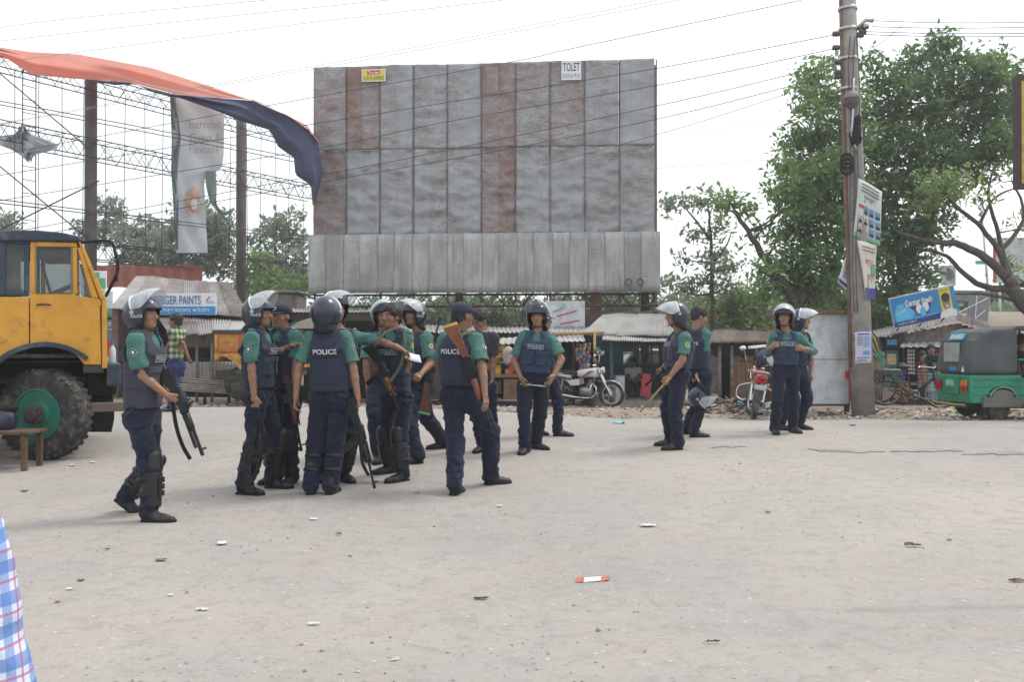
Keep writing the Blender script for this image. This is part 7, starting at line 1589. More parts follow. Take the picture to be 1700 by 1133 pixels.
def rickshaw():
    d = 19.2; r = thing('cycle_rickshaw', 'cycle rickshaw with a folded painted hood parked before the corner shop', 'rickshaw', base_at(1510, d)); L = lambda px, py, o=0: W(px, py, d+o)
    M_RF = mat('rickshaw_frame', (.02, .022, .05), .5, .2)
    wheel_bike(r, L(1470, 646, -.0), (.12, 1, 0), .36, .022, M_ALU, 24); wheel_bike(r, L(1461, 643, .95), (.12, 1, 0), .36, .022, M_ALU, 24); wheel_bike(r, L(1562, 652, .45), (.3, 1, 0), .35, .022, M_ALU, 24)
    for a, b, rr in (((1506, 612, .45), (1512, 657, .45), .018), ((1512, 657, .45), (1548, 628, .45), .02), ((1506, 616, .45), (1549, 618, .45), .018), ((1506, 622, .45), (1549, 624, .45), .014), ((1549, 612, .45), (1551, 634, .45), .024), ((1551, 634, .45), (1562, 652, .40), .016), ((1512, 657, .45), (1470, 646, .45), .018), ((1470, 646, -.02), (1461, 643, .98), .02), ((1506, 620, .45), (1470, 646, .45), .014)): q = MB(); q.tube([L(*a), L(*b)], rr, 8); q.build('frame_tube', M_RF, r, smooth=True)
    q = MB(); q.tube(curve([L(1524, 611, .2), L(1530, 609, .25), L(1549, 611, .45), L(1553, 609, .6), L(1549, 607, .75)], 14), .013, 8); q.build('handlebar', M_CHROME, r, smooth=True); q = MB(); q.ell(L(1500, 609, .45), (.15, .09, .045), 14, 8); q.build('saddle', M_SEAT, r, smooth=True); q = MB(); q.ring(L(1519, 656, .40), (.1, 1, 0), .095, .012, 24, 6); q.cyl(L(1519, 656, .37), L(1519, 656, .47), .03, 10)
    for i in range(5): a = 2*math.pi*i/5; q.tube([L(1519, 656, .40), L(1519, 656, .40)+A(.09*math.cos(a), 0, .09*math.sin(a))], .008, 5)
    q.build('chainring', M_ALU, r); q = MB(); q.tube([L(1519, 656, .36), L(1533, 662, .34)], .010, 6); q.box(L(1535, 662, .30), (.09, .1, .02)); q.build('crank', M_ALU, r)
    q = MB(); q.box(L(1466, 618, .5), (.42, .95, .16), bev=.03); q.build('passenger_seat', mat('seat_green', (.03, .09, .06), .5, .3), r); q = MB(); q.box(L(1451, 600, .5), (.10, .95, .42), bev=.04); q.build('seat_back', mat('seat_cream', (.34, .25, .18), .7, .3, 5), r); q = MB(); q.box(L(1484, 634, .5), (.30, .9, .03), bev=.01); q.build('footboard', M_WOODD, r)
    cols = [mat('hood_dark', (.05, .05, .05), .6), mat('hood_yellow', (.42, .33, .05), .6, .3, 8), mat('hood_teal', (.05, .22, .18), .6, .3, 8), mat('hood_cream', (.36, .33, .26), .6, .3, 8)]
    for i in range(7):      # folded hood ribs, leaning back
        a0, a1 = L(1478-i*3.0, 612-i*2.0, 0), L(1452-i*2.6, 556+i*3.0, 0); q = MB(); o = A(0, 1.0, 0); q.tube(curve([a0, a0*.5+a1*.5-A(.03, 0, 0), a1, a1+o*.5+A(0, 0, .06), a1+o, a0*.5+a1*.5+o-A(.03, 0, 0), a0+o], 24), .022, 6); q.build('hood_rib', cols[(0, 1, 0, 3, 0, 1, 0)[i]], r, smooth=True)
    a0, a1 = L(1475, 606, -.02), L(1450, 558, -.02); q = MB(); q.add([a0, a0-A(.16, 0, .05), a1-A(.14, 0, -.02), a1], [(0, 1, 2, 3)]); q.build('hood_side', cols[2], r)
    person('child in purple clothes crouching beside the cycle rickshaw', [(1489, 671, 60, 0), (1497, 671, 60, 0)], (1491, 648), (1496, 622), (1499, 613), 60, (((1493, 636), -1), ((1503, 646), -1)), (((1500, 634), 1), ((1508, 645), 1)), d=19.75, gear='hair', vest=None, shirt=cloth('purple_shirt', (.06, .04, .20)), trousers=cloth('red_trousers', (.16, .03, .05)), badge=False, epaulette=False, belt=False, skin=1, hh=.014, scale=.62, group='bystanders', bulk=.8)
truck(); bench(); bus(); painted_lorry()
auto(1613, 15.65, 'green three-wheeled auto rickshaw with a dark canvas hood at the verge')
person('passenger in a dark shirt sitting inside the green auto rickshaw', [(1730, 667, 90, 0), (1728, 668, 90, 0)], (1691, 636), (1693, 585), (1697, 567), 88, (((1700, 612), -1), ((1720, 622), -1)), (((1702, 612), 1), ((1722, 622), 1)), d=16.15, gear='hair', vest=None, shirt=cloth('passenger_shirt', (.03, .032, .05)), trousers=cloth('blue_jeans', (.10, .16, .24)), badge=False, epaulette=False, belt=False, skin=1, hh=.013, scale=.9, group='bystanders')
rickshaw()
_g = G(972, 681); moto('white motorcycle with red and grey tank stripes parked before the snack packets', base_at(972, 21.0), R(-32), R(6), M_BWHITE, [M_BRED, M_ALU], steer=.35)
moto('red motorcycle seen from behind beside the rubble heap', base_at(1247, 16.4), R(78), R(10), M_BRED, [M_CHROME], rear_box=True, steer=.25)
_h = thing('spare_helmet', 'black crash helmet hung on the red motorcycle', 'helmet', W(1267, 602, 16.6)); helmet(W(1267, 594, 16.6), np.stack([A(0, 1, 0), A(1, 0, 0), A(0, 0, 1)], 1)*1.0, _h, 5, False, band=False)
q = MB(); q.box(W(1258, 576, 16.7), (.30, .24, .045), np.array(Matrix.Rotation(-.10, 3, 'Y')), bev=.005); _o = q.build('newspaper_bundle', M_PAPER2 if 'M_PAPER2' in globals() else M_WHITE2); tag(_o, 'folded white newspaper bundle on top of the crash helmet', 'newspaper')
# small traffic on the bank behind
_x = X_(1655, 44); auto(0, 44, 'small green auto rickshaw far off on the raised road', False, A(_x, 44, gz(_x+1, 44)))
def far_car(px, d, m, lab):
    g = base_at(px, d); r = thing('parked_car', lab, 'car', g)
    q = MB(); q.prism([(-1.9, .25), (1.9, .25), (1.95, .7), (1.2, .82), (.7, 1.4), (-1.0, 1.42), (-1.5, .85), (-1.95, .8)], g, (1, 0, 0), (0, 0, 1), (0, 1, 0), 1.6); bevel(q.build('body', m, r, fix=True), .08); q = MB(); q.prism([(1.05, .85), (.62, 1.34), (-.92, 1.36), (-1.3, .88)], g, (1, 0, 0), (0, 0, 1), (0, 1, 0), 1.63); q.build('windows', M_GLASS, r, fix=True)
    for x in (-1.2, 1.2):
        for y in (-.75, .75): q = MB(); q.lathe([(.1, -.1), (.3, -.09), (.32, 0), (.3, .09), (.1, .1)], g+A(x, y, .32), (0, 1, 0), 18); q.build('wheel', M_TYRE, r, smooth=True)
far_car(1598, 46, M_TBLUE, 'dark blue car far off on the raised road'); far_car(1090, 33, M_BWHITE, 'white car glimpsed through the tea stall windows')
# the bystander at the left edge
_st = thing('stool', 'small wooden stool under the man in the checked shirt', 'stool', A(-1.19, 1.66, 0))
q = MB(); q.box((-1.19, 1.66, .47), (.36, .34, .04), bev=.006); q.build('seat', M_WOODB, _st)
for sx in (-.14, .14):
    for sy in (-.13, .13): q = MB(); q.box((-1.19+sx, 1.66+sy, .225), (.04, .04, .45)); q.build('leg', M_WOODB, _st)
person('man in a blue, white and red checked shirt sitting at the road edge', [(-260, 1845, 180, 0), (-120, 1845, 180, 0)], (-228, 1310), (-228, 850), (-228, 725), 180, (((0, 1180), -1), ((-10, 1370), 1)), (((-440, 1180), 1), ((-430, 1370), 1)), d=1.6, gear='hair', vest=None, sleeve='long', shirt=plaid('plaid_blue', (.50, .55, .70), (.085, .18, .43), (.38, .09, .17), .050), trousers=cloth('blue_jeans2', (.08, .11, .18)), badge=False, epaulette=False, belt=False, skin=1, hh=.012, scale=1.0, group='bystanders')
# ------------------------------------------------------------------ people in the road
M_GUNM = mat('gun_steel', (.016, .016, .017), .38, .3, 20, .15, 80, metal=.55, dirt=(.06, .055, .05), dscale=14, damt=.2)
M_GUNW = mat('gun_wood', (.16, .055, .022), .42, .35, 9, .2, 70); M_GUNW2 = mat('gun_wood_dark', (.085, .022, .018), .42, .35, 9, .2, 70)
M_SLING = cloth('sling_webbing', (.09, .085, .06)); M_SLINGK = cloth('sling_black', (.014, .014, .014))
M_PAPER = mat('paper', (.72, .72, .78), .85, .05, 20, .1)
M_BLUECAP = mat('blue_plastic', (.02, .10, .45), .4, .1)
SQ = 'police officers standing about in the road'
def frame(a, b, up):
    X = unit(b-a); Z = unit(A(up)-(A(up)@X)*X); Y = np.cross(Z, X); T = np.eye(4); T[:3, :3] = np.stack([X, Y, Z], 1); T[:3, 3] = a; return T
def gun(label, a, b, up, wood=None, kind='rifle', sling=None, tip=None, name='rifle', stock_m=None):
    T = frame(a, b, up); L = np.linalg.norm(b-a); k = L
    w = wood or M_GUNM
    base = T[:3, 3].copy(); root = thing(name, label, 'gun' if kind != 'shotgun' else 'shotgun', base, 'guns carried by the officers')
    def part(nm, fn, m, sm=False, par=root):
        q = MB(); q.T = T; fn(q); return autosmooth(q.build(nm, m, par, fix=True), 40)
    def stock(q):
        q.prism([(0, -.115), (0, .012), (.03*k, .016), (.20*k, .018), (.30*k, .026), (.33*k, .0), (.30*k, -.03), (.22*k, -.045), (.12*k, -.075)], (0, 0, 0), (1, 0, 0), (0, 0, 1), (0, 1, 0), .036)
    st = part('stock', stock, stock_m or w)
    if tip: part('butt_plate', lambda q: q.box((-.012, 0, -.05), (.028, .040, .13), bev=.006), tip, par=st)
    part('receiver', lambda q: (q.box((.41*k, 0, .004), (.22*k, .040, .062), bev=.006), q.box((.40*k, 0, .040), (.17*k, .028, .016), bev=.005)), M_GUNM)
    part('trigger_guard', lambda q: q.tube([(.30*k, 0, -.03), (.31*k, 0, -.062), (.37*k, 0, -.062), (.385*k, 0, -.03)], .004, 5), M_GUNM)
    if kind == 'ak':
        part('magazine', lambda q: q.prism([(.41*k, -.02), (.475*k, -.02), (.50*k, -.10), (.545*k, -.175), (.48*k, -.195), (.435*k, -.11)], (0, 0, 0), (1, 0, 0), (0, 0, 1), (0, 1, 0), .026), M_GUNM)
        part('pistol_grip', lambda q: q.prism([(.33*k, -.02), (.375*k, -.02), (.355*k, -.11), (.315*k, -.105)], (0, 0, 0), (1, 0, 0), (0, 0, 1), (0, 1, 0), .03), w)
    elif kind == 'rifle':
        part('magazine', lambda q: q.prism([(.40*k, -.02), (.50*k, -.02), (.49*k, -.06), (.42*k, -.065)], (0, 0, 0), (1, 0, 0), (0, 0, 1), (0, 1, 0), .026), M_GUNM)
    hg = (.52*k, .72*k)
    part('handguard', lambda q: q.tube([(hg[0], 0, .006), (hg[0]+.01, 0, .006), (hg[1]-.02, 0, .008), (hg[1], 0, .010)], [.022, .030, .027, .020], 10, flat=1.05), w if kind != 'shotgun' else M_GUNM)
    part('barrel', lambda q: (q.cyl((.5*k, 0, .018), (k, 0, .018), .0105 if kind != 'shotgun' else .014, 10), q.cyl((.5*k, 0, .042 if kind != 'shotgun' else -.012), (.74*k if kind != 'shotgun' else .9*k, 0, .042 if kind != 'shotgun' else -.012), .009 if kind != 'shotgun' else .013, 8)), M_GUNM)
    part('front_sight', lambda q: (q.box((.94*k, 0, .042), (.014, .008, .045)), q.cyl((.955*k, 0, .018), (k+.002, 0, .018), .0145, 10)), M_GUNM)
    if sling is not None:
        q = MB(); q.tube(sling, .016, 6, flat=.16, up=T[:3, 1]); q.build('sling', M_SLING if wood else M_SLINGK, root, smooth=True)
    return root
def officers():
    # 1: beside the truck, side on
    P = {}
    P[1] = person('helmeted officer striding past the yellow truck, black shotgun pointing at the ground', [(266, 868, 86, 0), (214, 851, 84, 34)], (238, 688), (239, 556), (239, 523), 86,
        (((238, 630), -1), ((277, 657), -1)), (((262, 628), 1), ((284, 660), 1)), hyaw=80, hpitch=4, visor=98, bulk=1.03, vest=1, guards=True, boots=True, curl=(62, 55), group=SQ, hh=.010)
    d = P[1]['d']
    a, b = W(279, 612, d-.02), W(333, 758, d-.12)
    gun('black pump shotgun hanging from the hand of the officer by the truck', a, b, (1, 0, .2), None, 'shotgun', curve([W(284, 650, d-.06), W(292, 705, d-.10), W(303, 740, d-.12), W(316, 763, d-.13)]), name='shotgun')
    # 2 and 3
    P[2] = person('helmeted officer holding out an open palm to the officer in a peaked cap', [(418, 822, 76, 0), (466, 811, 84, 0)], (431, 655), (429, 553), (431, 521), 82,
        (((418, 612), -1), ((422, 660), -1)), (((452, 604), 1), ((474, 579), -1), ((493, 573), -1)), hyaw=84, hpitch=2, visor=99, bulk=.94, vest=0, guards=True, boots=True, curl=(35, 14), group=SQ, thumbs=(None, (.2, -.8, .6)), hh=.010)
    d = P[2]['d']
    gun('black rifle with its butt down, held low beside the palm-out officer', W(402, 812, d-.33), W(438, 672, d-.25), (-1, 0, -.2), None, 'ak', curve([W(432, 690, d-.3), W(436, 740, d-.33), W(424, 790, d-.36), W(408, 812, d-.34)]))
    P[3] = person('officer in a navy peaked cap listening, dark rifle lowered at his side', [(447, 803, -35, 0), (478, 806, -10, 0)], (472, 655), (469, 552), (467, 525), -28,
        (((450, 606), -1), ((462, 650), -1)), (((491, 604), -1), ((488, 648), -1)), hyaw=-26, gear='cap', vest=0, boots=True, guards=True, curl=(30, 60), group=SQ, skin=0, moustache=False)
    d = P[3]['d']
    gun('wood stocked rifle pointing down beside the officer in the peaked cap', W(470, 588, d-.12), W(497, 750, d-.2), (1, 0, .2), M_GUNW2, 'rifle')
    # 4 and 5
    P[4] = person('officer seen from behind with POLICE across a wide navy back panel', [(554, 818, 172, 0), (517, 818, 188, 0)], (547, 660), (545, 552), (541, 521), 178,
        (((587, 615), -1), ((594, 661), -1)), (((494, 615), -1), ((491, 661), -1)), hyaw=178, visor=50, vest=0, guards=True, boots=True, curl=(60, 24), group=SQ, skin=0, helmtext=False, hh=.010)
    d = P[4]['d']
    gun('long black rifle hanging muzzle down beside the officer with the wide POLICE panel', W(584, 660, d-.05), W(619, 812, d-.22), (1, -.3, .3), None, 'ak', curve([W(590, 700, d-.2), W(598, 740, d-.24), W(602, 770, d-.24), W(612, 790, d-.22)]))
    P[5] = person('officer reaching past his neighbours to hand over a white sheet', [(530, 800, 10, 0), (577, 801, 40, 0)], (562, 655), (564, 552), (556, 513), 28,
        (((545, 610), 1), ((550, 640), 1)), (((634, 568), -1), ((664, 579), -1), ((684, 590), -1)), hyaw=50, visor=80, vest=0, guards=True, boots=True, curl=(25, 38), group=SQ, hh=.010)
    h = P[5]['hands'][1]; q = MB(); e1 = unit(A(1, -.1, -.30)); e2 = unit(A(.25, -.7, -.65)); Pp = np.array([[h+e1*(u*.17-.04)+e2*(v*.11-.055)+A(0, 0, -.02-.008*math.sin(3*u)) for v in (0, .5, 1)] for u in np.linspace(0, 1, 7)])
    q.grid(Pp); o = q.build('paper_sheet', M_PAPER, smooth=True); o.modifiers.new('t', 'SOLIDIFY').thickness = .002; tag(o, 'white paper sheet in the outstretched hand', 'paper')
    # 6 7 8
    P[6] = person('bareheaded officer with a slung wood-gripped rifle across his chest', [(636, 787, -60, 0), (657, 801, -48, 0)], (659, 660), (655, 553), (650, 526), -24,
        (((617, 594), -1), ((630, 613), -1)), (((678, 612), -1), ((662, 642), -1)), hyaw=-38, gear='hair', bulk=.93, vest=0, guards=True, boots=True, curl=(55, 55), group=SQ, skin=1, thumbs=((0, -.3, 1), (0, -.3, 1)), hh=.010)
    d = P[6]['d']
    gun('rifle with orange-brown wood held muzzle down across the bareheaded officer', W(619, 572, d-.24), W(658, 680, d-.32), (.9, -.1, .4), M_GUNW, 'ak', curve([W(642, 640, d-.33), W(664, 610, d-.25), W(672, 570, d-.19), W(666, 546, d-.05), W(640, 552, d-.18), W(622, 575, d-.27)]), stock_m=M_GUNM)
    P[7] = person('officer in a pale-visored helmet half hidden behind the bareheaded officer', [(627, 770, -5, 0), (645, 748, 20, 0)], (637, 638), (637, 556), (636, 524), 8,
        (((609, 606), -1), ((612, 650), -1)), (((660, 606), 1), ((655, 640), 1)), hyaw=15, visor=82, vest=1, curl=(30, 30), group=SQ, skin=1)
    P[8] = person('helmeted officer striding with a maroon-stocked rifle tucked under his arm', [(724, 746, -72, 0), (680, 771, -65, 0)], (698, 640), (696, 555), (687, 523), -55,
        (((678, 608), 1), ((694, 622), -1)), (((714, 604), -1), ((699, 621), -1)), hyaw=-42, visor=84, vest=0, curl=(55, 55), group=SQ, skin=1)
    d = P[8]['d']
    gun('maroon-stocked rifle with a green-tipped butt held by the striding officer', W(697, 683, d-.30), W(733, 528, d-.12), (-1, -.2, -.1), M_GUNW2, 'rifle', None, mat('green_tape', (.10, .30, .14), .6))
    # 9 10
    P[9] = person('officer in a dark cap walking away with a wooden rifle slung across his back', [(829, 804, 112, 0), (760, 819, 165, 0)], (763, 652), (765, 555), (768, 524), 148,
        (((800, 612), -1), ((805, 655), -1)), (((728, 606), 1), ((738, 640), 1)), hyaw=128, gear='cap', vest=0, curl=(22, 30), group=SQ, skin=1, hh=.010)
    d = P[9]['d']
    gun('long rifle with brown wooden stock slung over the walking officer', W(757, 540, d-.30), W(811, 712, d-.30), (1, -.1, .3), M_GUNW, 'rifle', curve([W(762, 560, d-.31), W(778, 552, d-.2), W(790, 562, d+.05), W(795, 620, d-.1), W(802, 670, d-.28)]), mat('brass_plate', (.45, .33, .08), .5, metal=.4))
    P[10] = person('bareheaded man in charcoal shirt and glasses looking down behind the slung rifle', [(795, 752, -25, 0), (818, 748, -10, 0)], (801, 640), (801, 555), (796, 532), -15,
        (((782, 605), -1), ((785, 640), -1)), (((818, 604), -1), ((815, 645), -1)), hyaw=-38, hpitch=-24, gear='hair', vest=None, shirt=cloth('charcoal_shirt', (.035, .036, .042)), badge=False, epaulette=False, curl=(22, 22), skin=1, group='bystanders')
    p = P[10]; q = MB(); L = lambda x, y, z: p['hd']+p['M']@A(x, y, z)
    for sx in (-1, 1): q.tube([L(sx*.032+.018*math.cos(t), .108, .004+.014*math.sin(t)) for t in np.linspace(0, 2*math.pi, 14, endpoint=False)], .0022, 5, closed=True); q.tube([L(sx*.05, .106, .006), L(sx*.08, .0, .006)], .002, 5)
    q.build('glasses', M_HIN, p['root'])
    # 11 12
    P[11] = person('helmeted officer facing the road with thumbs at his belt and a thin steel baton', [(868, 755, -14, 0), (898, 747, 48, 0)], (886, 627), (893, 555), (893, 526), -8,
        (((853, 602), -1), ((865, 628), -1)), (((932, 597), -1), ((919, 624), -1)), hyaw=-14, visor=98, bulk=1.05, vest=2, curl=(40, 24), group=SQ, moustache=False, skin=0, band=False, hh=.010, thumbs=((.4, -1, .1), (-.4, -1, .1)))
    d = P[11]['d']; h0 = P[11]['hands'][0]; q = MB(); b_ = W(906, 642, d-.25); q.tube([h0+(h0-b_)*.15, h0, b_], [.009, .009, .006], 8); o = q.build('baton', M_STEEL, smooth=True); tag(o, 'thin steel baton in the fist of the officer facing the road', 'baton')
    P[12] = person('officer in navy trousers almost hidden behind the officer with the steel baton', [(897, 723, 60, 0), (937, 725, 82, 0)], (907, 620), (905, 556), (903, 532), 60,
        (((890, 600), 1), ((895, 620), 1)), (((913, 596), 1), ((914, 615), -1)), gear='cap', vest=0, group=SQ, skin=2)
    # 13 14
    P[13] = person('helmeted officer in profile leaning on a bamboo stick', [(1102, 741, -82, 0), (1114, 748, -76, 0)], (1124, 619), (1130, 555), (1121, 524), -78,
        (((1113, 598), 1), ((1100, 612), 1)), (((1133, 598), -1), ((1112, 626), -1)), hyaw=-84, visor=67, vest=1, curl=(60, 60), group=SQ, skin=0, helmtext=False, bulk=1.06)
    d = P[13]['d']; h0 = P[13]['hands'][1]; e = G(1062, 683); q = MB(); e = h0+(W(1063, 684, d-.0)-h0)*1.0; q.tube([h0+(h0-e)*.18, h0, h0*.5+e*.5+A(0, 0, .004), e], [.014, .0135, .0125, .0115], 8)
    o = q.build('bamboo_stick', M_BAMBOO, smooth=True); tag(o, 'pale bamboo stick held by the officer in profile', 'stick')
    q = MB(); q.tube(curve([W(1071, 641, d+.1), W(1085, 628, d+.1), W(1103, 616, d+.1)], 5), .014, 8); q.tube([W(1099, 610, d+.1), W(1105, 622, d+.1)], .013, 8); q.tube([W(1083, 630, d+.1), W(1080, 622, d+.1)], .010, 8)
    q.tube(curve([W(1081, 632, d+.09), W(1085, 615, d+.1), W(1091, 606, d+.1)], 5), .005, 5)
    o = q.build('side_handle_baton', M_GUNM, smooth=True); tag(o, 'dark side-handle baton on a cord in front of the officer in profile', 'baton')
    P[14] = person('bareheaded officer turned away, carrying a dark helmet by its strap', [(1163, 727, 98, 0), (1150, 721, 100, 0)], (1160, 620), (1155, 550), (1161, 526), 140,
        (((1166, 597), -1), ((1158, 624), -1)), (((1140, 592), 1), ((1146, 615), 1)), hyaw=96, hpitch=-14, gear='hair', vest=0, curl=(60, 30), group=SQ, skin=0)
    d = P[14]['d']
    hr = thing('riot_helmet', 'dark riot helmet with clear visor hanging from the bareheaded officer\'s hand', 'helmet', W(1163, 676, d-.15))
    Mh = np.stack([unit(A(.3, .9, .1)), unit(A(.6, -.5, -.62)), A(0, 0, 0)], 1); Mh[:, 2] = np.cross(Mh[:, 0], Mh[:, 1]); Mh[:, 1] = np.cross(Mh[:, 2], Mh[:, 0])
    helmet(W(1162, 660, d-.18), Mh, hr, 5, False)
    q = MB(); q.tube(curve([W(1157, 628, d-.12), W(1150, 645, d-.15), W(1153, 662, d-.2)], 6), .007, 6); q.build('carry_strap', M_HIN, hr, smooth=True)
    q = MB(); q.tube([W(1155, 622, d-.16), W(1176, 668, d-.24)], [.014, .012], 8); o = q.build('wooden_stick', M_BAMBOO, smooth=True); tag(o, 'short wooden stick held together with the carried helmet', 'stick')
    # 15 16
    P[15] = person('officer in long teal sleeves facing the road with both hands gripping his vest', [(1288, 721, -8, 0), (1322, 719, 12, 0)], (1304, 613), (1306, 554), (1302, 526), -10,
        (((1274, 588), 1), ((1280, 577), -1), ((1290, 572), -1)), (((1350, 584), 1), ((1334, 580), -1), ((1318, 578), -1)), hyaw=-20, bulk=.95, visor=74, vest=2, sleeve='long', curl=(50, 50), group=SQ, skin=0, thumbs=((0, 0, 1), (0, 0, 1)), helmtext=False)
    P[16] = person('helmeted officer looking sideways behind the officer in long sleeves', [(1303, 715, 30, 0), (1336, 714, 50, 0)], (1324, 613), (1330, 556), (1331, 532), 40,
        (((1312, 596), 1), ((1315, 620), 1)), (((1347, 596), 1), ((1345, 622), 1)), hyaw=62, visor=72, vest=0, group=SQ, skin=2, helmtext=False)
    # ---- bystanders
    person('young man in a green plaid shirt walking past the tin shops', [(276, 683, -112, 0), (313, 681, -108, 50)], (292, 606), (294, 548), (291, 534), -112,
        (((277, 574), 1), ((271, 593), 1)), (((312, 578), -1), ((316, 603), -1)), hyaw=-95, gear='hair', vest=None, shirt=plaid('plaid_green', (.28, .34, .20), (.03, .045, .035), (.42, .45, .33), .105), trousers=cloth('blue_tracksuit', (.03, .035, .11)), badge=False, epaulette=False, belt=False, skin=1, hh=.012, shoe_mat=mat('grey_canvas', (.16, .155, .13), .8), d=15.0)
    return P
import time as _t
_t0 = _t.time()
PEOPLE = officers()
print('people', _t.time()-_t0)
# ------------------------------------------------------------------ litter, stones, rubble
M_LITW = mat('litter_white', (.60, .60, .58), .8, .15, 20, .3, 30); M_LITR = mat('litter_red', (.42, .12, .095), .7, .35, 25); M_LITT = mat('litter_teal', (.07, .20, .20), .6, .3, 20); M_LITD = mat('litter_dark', (.05, .045, .04), .8, .3, 20); M_LITB = mat('litter_brown', (.16, .11, .08), .9, .3, 20); M_LITBL = mat('litter_blue', (.15, .45, .65), .5, .2)
def scrap(px, py, w, h, m, label, seed, rise=.02, nm='paper_scrap', cat='litter'):
    g = G(px, py); rg = np.random.RandomState(seed); n = 6; a = rg.uniform(0, 6); k = g[1]/FPX; W_, H_ = w*k, h*k*max(1.2, g[1]/1.36*.45)
    P = np.zeros((n, n, 3))
    for i in range(n):
        for j in range(n):
            u, v = i/(n-1)-.5, j/(n-1)-.5; jx = .12*rg.normal(); r_ = 1-.5*(abs(u)*abs(v))*3
            P[i, j] = g+A((u+jx*.4)*W_*r_, (v+.12*rg.normal()*.4)*H_*r_, .012+abs(rg.normal())*rise*min(1, W_*4)*.5*(1+1.5*(u*u+v*v)))
    q = MB(); q.grid(P); o = q.build(nm, m, smooth=False); tag(o, label, cat, 'litter on the road'); o.modifiers.new('t', 'SOLIDIFY').thickness = .003; return o
for i, (px, py, w, h, m, lab) in enumerate([(368, 905, 18, 10, M_LITW, 'crushed white carton lying before the first officer'), (1075, 876, 30, 7, M_LITW, 'torn white paper lying alone in mid road'), (268, 933, 20, 7, M_LITT, 'crumpled teal bag scrap on the road'), (563, 889, 10, 4, M_LITD, 'small dark lump on the road behind the teal scrap'),
    (520, 865, 16, 4, M_LITW, 'flattened white wrapper near the officers boots'), (335, 1016, 24, 6, M_LITW, 'creased white paper strip on the near road'), (520, 1040, 22, 6, M_LITW, 'folded white tissue on the near road'), (283, 992, 10, 4, M_LITW, 'little white paper flake beside the creased strip'), (115, 982, 12, 5, M_LITW, 'pale crumpled wrapper near the checked shirt'), (135, 967, 12, 5, M_LITB, 'brown husk near the checked shirt'),
    (1183, 1070, 26, 2, M_LITD, 'thin dark sliver on the near road'), (798, 998, 26, 4, M_LITD, 'short dark wooden chip on the road'), (1515, 909, 32, 5, M_LITB, 'dry twig litter on the right of the road'), (103, 763, 12, 4, M_LITW, 'white scrap by the truck wheel'), (120, 775, 10, 3, M_LITW, 'second pale scrap by the truck wheel'), (154, 770, 10, 3, M_LITW, 'tiny paper scrap in front of the truck bumper'),
    (1688, 968, 30, 6, M_LITB, 'dry leaf at the road side'), (95, 1003, 8, 5, M_LITR, 'red wrapper bit beside the checked shirt'), (178, 915, 8, 3, M_LITD, 'dark pebble-like lump near the walking officer'), (40, 818, 12, 3, M_LITD, 'dark flake near the wooden bench'), (395, 820, 14, 4, M_LITW, 'white scrap beside the rifle butt'), (1028, 704, 24, 7, M_LITBL, 'light blue plastic bag at the road edge'), (1275, 853, 10, 3, M_LITB, 'brown stone chip in mid road'), (692, 820, 10, 3, M_LITR, 'pinkish wrapper between the boots of the officers'), (1415, 708, 12, 3, M_LITD, 'dark brick bit at the verge'), (830, 843, 12, 3, M_LITW, 'pale leaf scrap behind the walking officer')]): scrap(px, py, w, h, m, lab, i)
_p = G(983, 965); _t = thing('wrapper', 'flattened red and white packet lying on the open road', 'litter', _p, 'litter on the road')
for (x0, x1, m, nm) in ((-.10, -.055, M_LITR, 'red_end'), (-.055, .045, M_LITW, 'white_middle'), (.045, .095, M_LITR, 'red_end')):
    q = MB(); q.add([_p+A(x0, -.045+.25*x0, .010), _p+A(x1, -.045+.25*x1, .014), _p+A(x1+.012, .04+.1*x1, .016), _p+A(x0+.012, .04+.1*x0, .012)], [(0, 1, 2, 3)]); _o = q.build(nm, m, _t); _o.modifiers.new('t', 'SOLIDIFY').thickness = .004
def stones(name, label, pts, sizes, ms, seed):
    rg = np.random.RandomState(seed); O = np.array([(1, 0, 0), (-1, 0, 0), (0, 1, 0), (0, -1, 0), (0, 0, 1), (0, 0, -1)], float); Fo = np.array([(0, 2, 4), (2, 1, 4), (1, 3, 4), (3, 0, 4), (2, 0, 5), (1, 2, 5), (3, 1, 5), (0, 3, 5)]); n = len(pts)
    V = (O[None]*(1+.35*rg.normal(size=(n, 6, 1)))*np.array([1, 1, .6])*np.asarray(sizes)[:, None, None]); a = rg.uniform(0, 6.28, n); c, s = np.cos(a)[:, None], np.sin(a)[:, None]; V = np.stack([V[..., 0]*c-V[..., 1]*s, V[..., 0]*s+V[..., 1]*c, V[..., 2]], -1)+np.asarray(pts)[:, None, :]
    F = (Fo[None]+6*np.arange(n)[:, None, None]).reshape(-1, 3); mi = np.repeat(rg.randint(0, len(ms), n), 8); o = obj(name, mesh_np(name, V.reshape(-1, 3), F, ms, mi, False)); o['kind'] = 'stuff'; o['label'] = label; return o
_rg = np.random.RandomState(12); M_ST = [mat('stone_a', (.33, .30, .27), .9), mat('stone_b', (.22, .19, .165), .9), mat('stone_c', (.42, .40, .37), .9)]
n = 3800; _d = 2.2+_rg.rand(n)**1.3*14; _x = (_rg.rand(n)*2-1)*.62*_d; _p = np.stack([_x, _d, zf(_x, _d)+.005], -1); _cl = vnoise(_p*.7) > -.15; stones('road_grit', 'loose grit and small stones strewn on the road', _p[_cl], (.0025+_rg.gamma(1.3, .0026, n))[_cl], M_ST, 1)
n = 1900; _x = _rg.uniform(-11, 14, n); _y = road_edge(_x)+_rg.gamma(1.6, 1.0, n)-.4; _k = _y < 23; _p = np.stack([_x, _y, zf(_x, _y)+.01], -1)[_k]; stones('verge_rubble', 'stones and broken brick scattered along the dirt verge', _p, (.010+_rg.gamma(1.4, .013, n))[_k], M_ST+M_ST+[mat('brick_bit', (.27, .15, .11), .9)], 2)
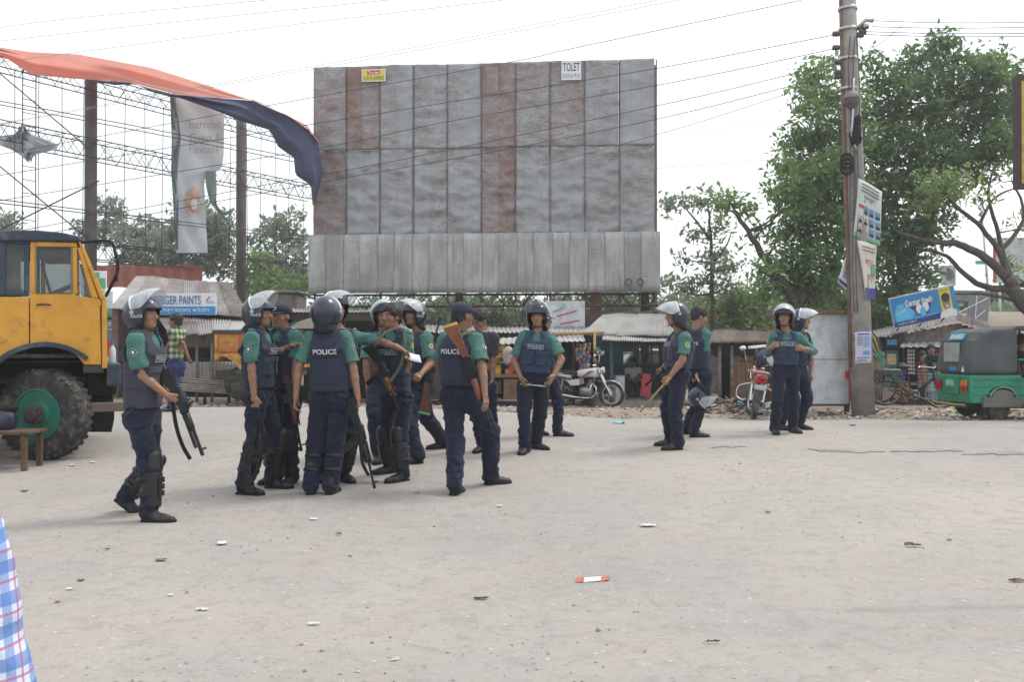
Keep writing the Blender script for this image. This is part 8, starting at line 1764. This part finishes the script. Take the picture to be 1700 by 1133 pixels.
_cols = [M_LITW, M_LITR, M_LITT, M_LITD, M_LITB, M_LITBL, mat('litter_yellow', (.55, .42, .08), .6), mat('litter_pink', (.5, .25, .25), .6), mat('litter_dust', (.33, .28, .23), .9)]
def trash(name, label, centre, rx, ry, n, hh, seed, size=.06):
    rg = np.random.RandomState(seed); V = []; F = []; M_ = []
    for i in range(n):
        a, r_ = rg.uniform(0, 6.28), math.sqrt(rg.rand()); x, y = centre[0]+rx*r_*math.cos(a), centre[1]+ry*r_*math.sin(a); z = gz(x, y)+hh*(1-r_*r_)*rg.rand()+.015; s = size*rg.uniform(.4, 1.7); b = len(V); q = rg.normal(size=(4, 3))*s*A(.6, .6, .35)
        V += [A(x, y, z)+q[0]-A(s, 0, 0), A(x, y, z)+q[1]*.6-A(0, s, 0), A(x, y, z)+q[2]+A(s, 0, 0), A(x, y, z)+q[3]*.6+A(0, s, 0)]; F.append((b, b+1, b+2, b+3)); M_.append(rg.choice([0, 0, 0, 4, 4, 4, 4, 3, 3, 8, 8, 8, 1, 2, 5, 6, 7]))
    o = obj(name, mesh_np(name, np.array(V), F, _cols, M_, False)); o['kind'] = 'stuff'; o['label'] = label
trash('rubbish_heap', 'heap of mixed rubbish beside the red motorcycle', G(1212, 686)+A(0, .3, 0), .75, .5, 300, .34, 3, .05); stones('rubble_heap', 'small heap of rubble beside the red motorcycle', [(lambda a, r_: A(5.05+.1+.6*r_*math.cos(a), 17.3+.45*r_*math.sin(a), gz(5, 17.3)+.24*(1-r_*r_)))(_rg.uniform(0, 6.28), math.sqrt(_rg.rand())) for _ in range(260)], .02+_rg.gamma(1.5, .022, 260), M_ST, 5)
trash('verge_litter', 'scattered litter along the dirt verge by the rickshaw', A(8.4, 17.6, 0), 2.4, 1.0, 300, .06, 4, .045); trash('verge_scraps', 'scattered scraps in front of the tea stall', A(1.8, 19.0, 0), 3.6, 1.3, 150, .03, 6, .04); trash('shop_scraps', 'scattered scraps before the paint shop', A(-6.5, 18.2, 0), 2.8, .7, 220, .05, 7, .05)
# ------------------------------------------------------------------ the hazy air
q = MB(); q.box((0, 120, 10.0), (560, 300, 24)); _o = q.build('haze', None)
_o.data.materials.clear(); _m = bpy.data.materials.new('haze_air'); _m.use_nodes = True; _nt = _m.node_tree; _nt.nodes.clear()
_v = _nt.nodes.new('ShaderNodeVolumePrincipled'); _v.inputs['Color'].default_value = (.93, .96, 1, 1); _v.inputs['Density'].default_value = .0017; _v.inputs['Anisotropy'].default_value = .2
_q = _nt.nodes.new('ShaderNodeOutputMaterial'); _nt.links.new(_v.outputs[0], _q.inputs['Volume']); _o.data.materials.append(_m); _o['kind'] = 'stuff'; _o['label'] = 'thin pale haze in the air'
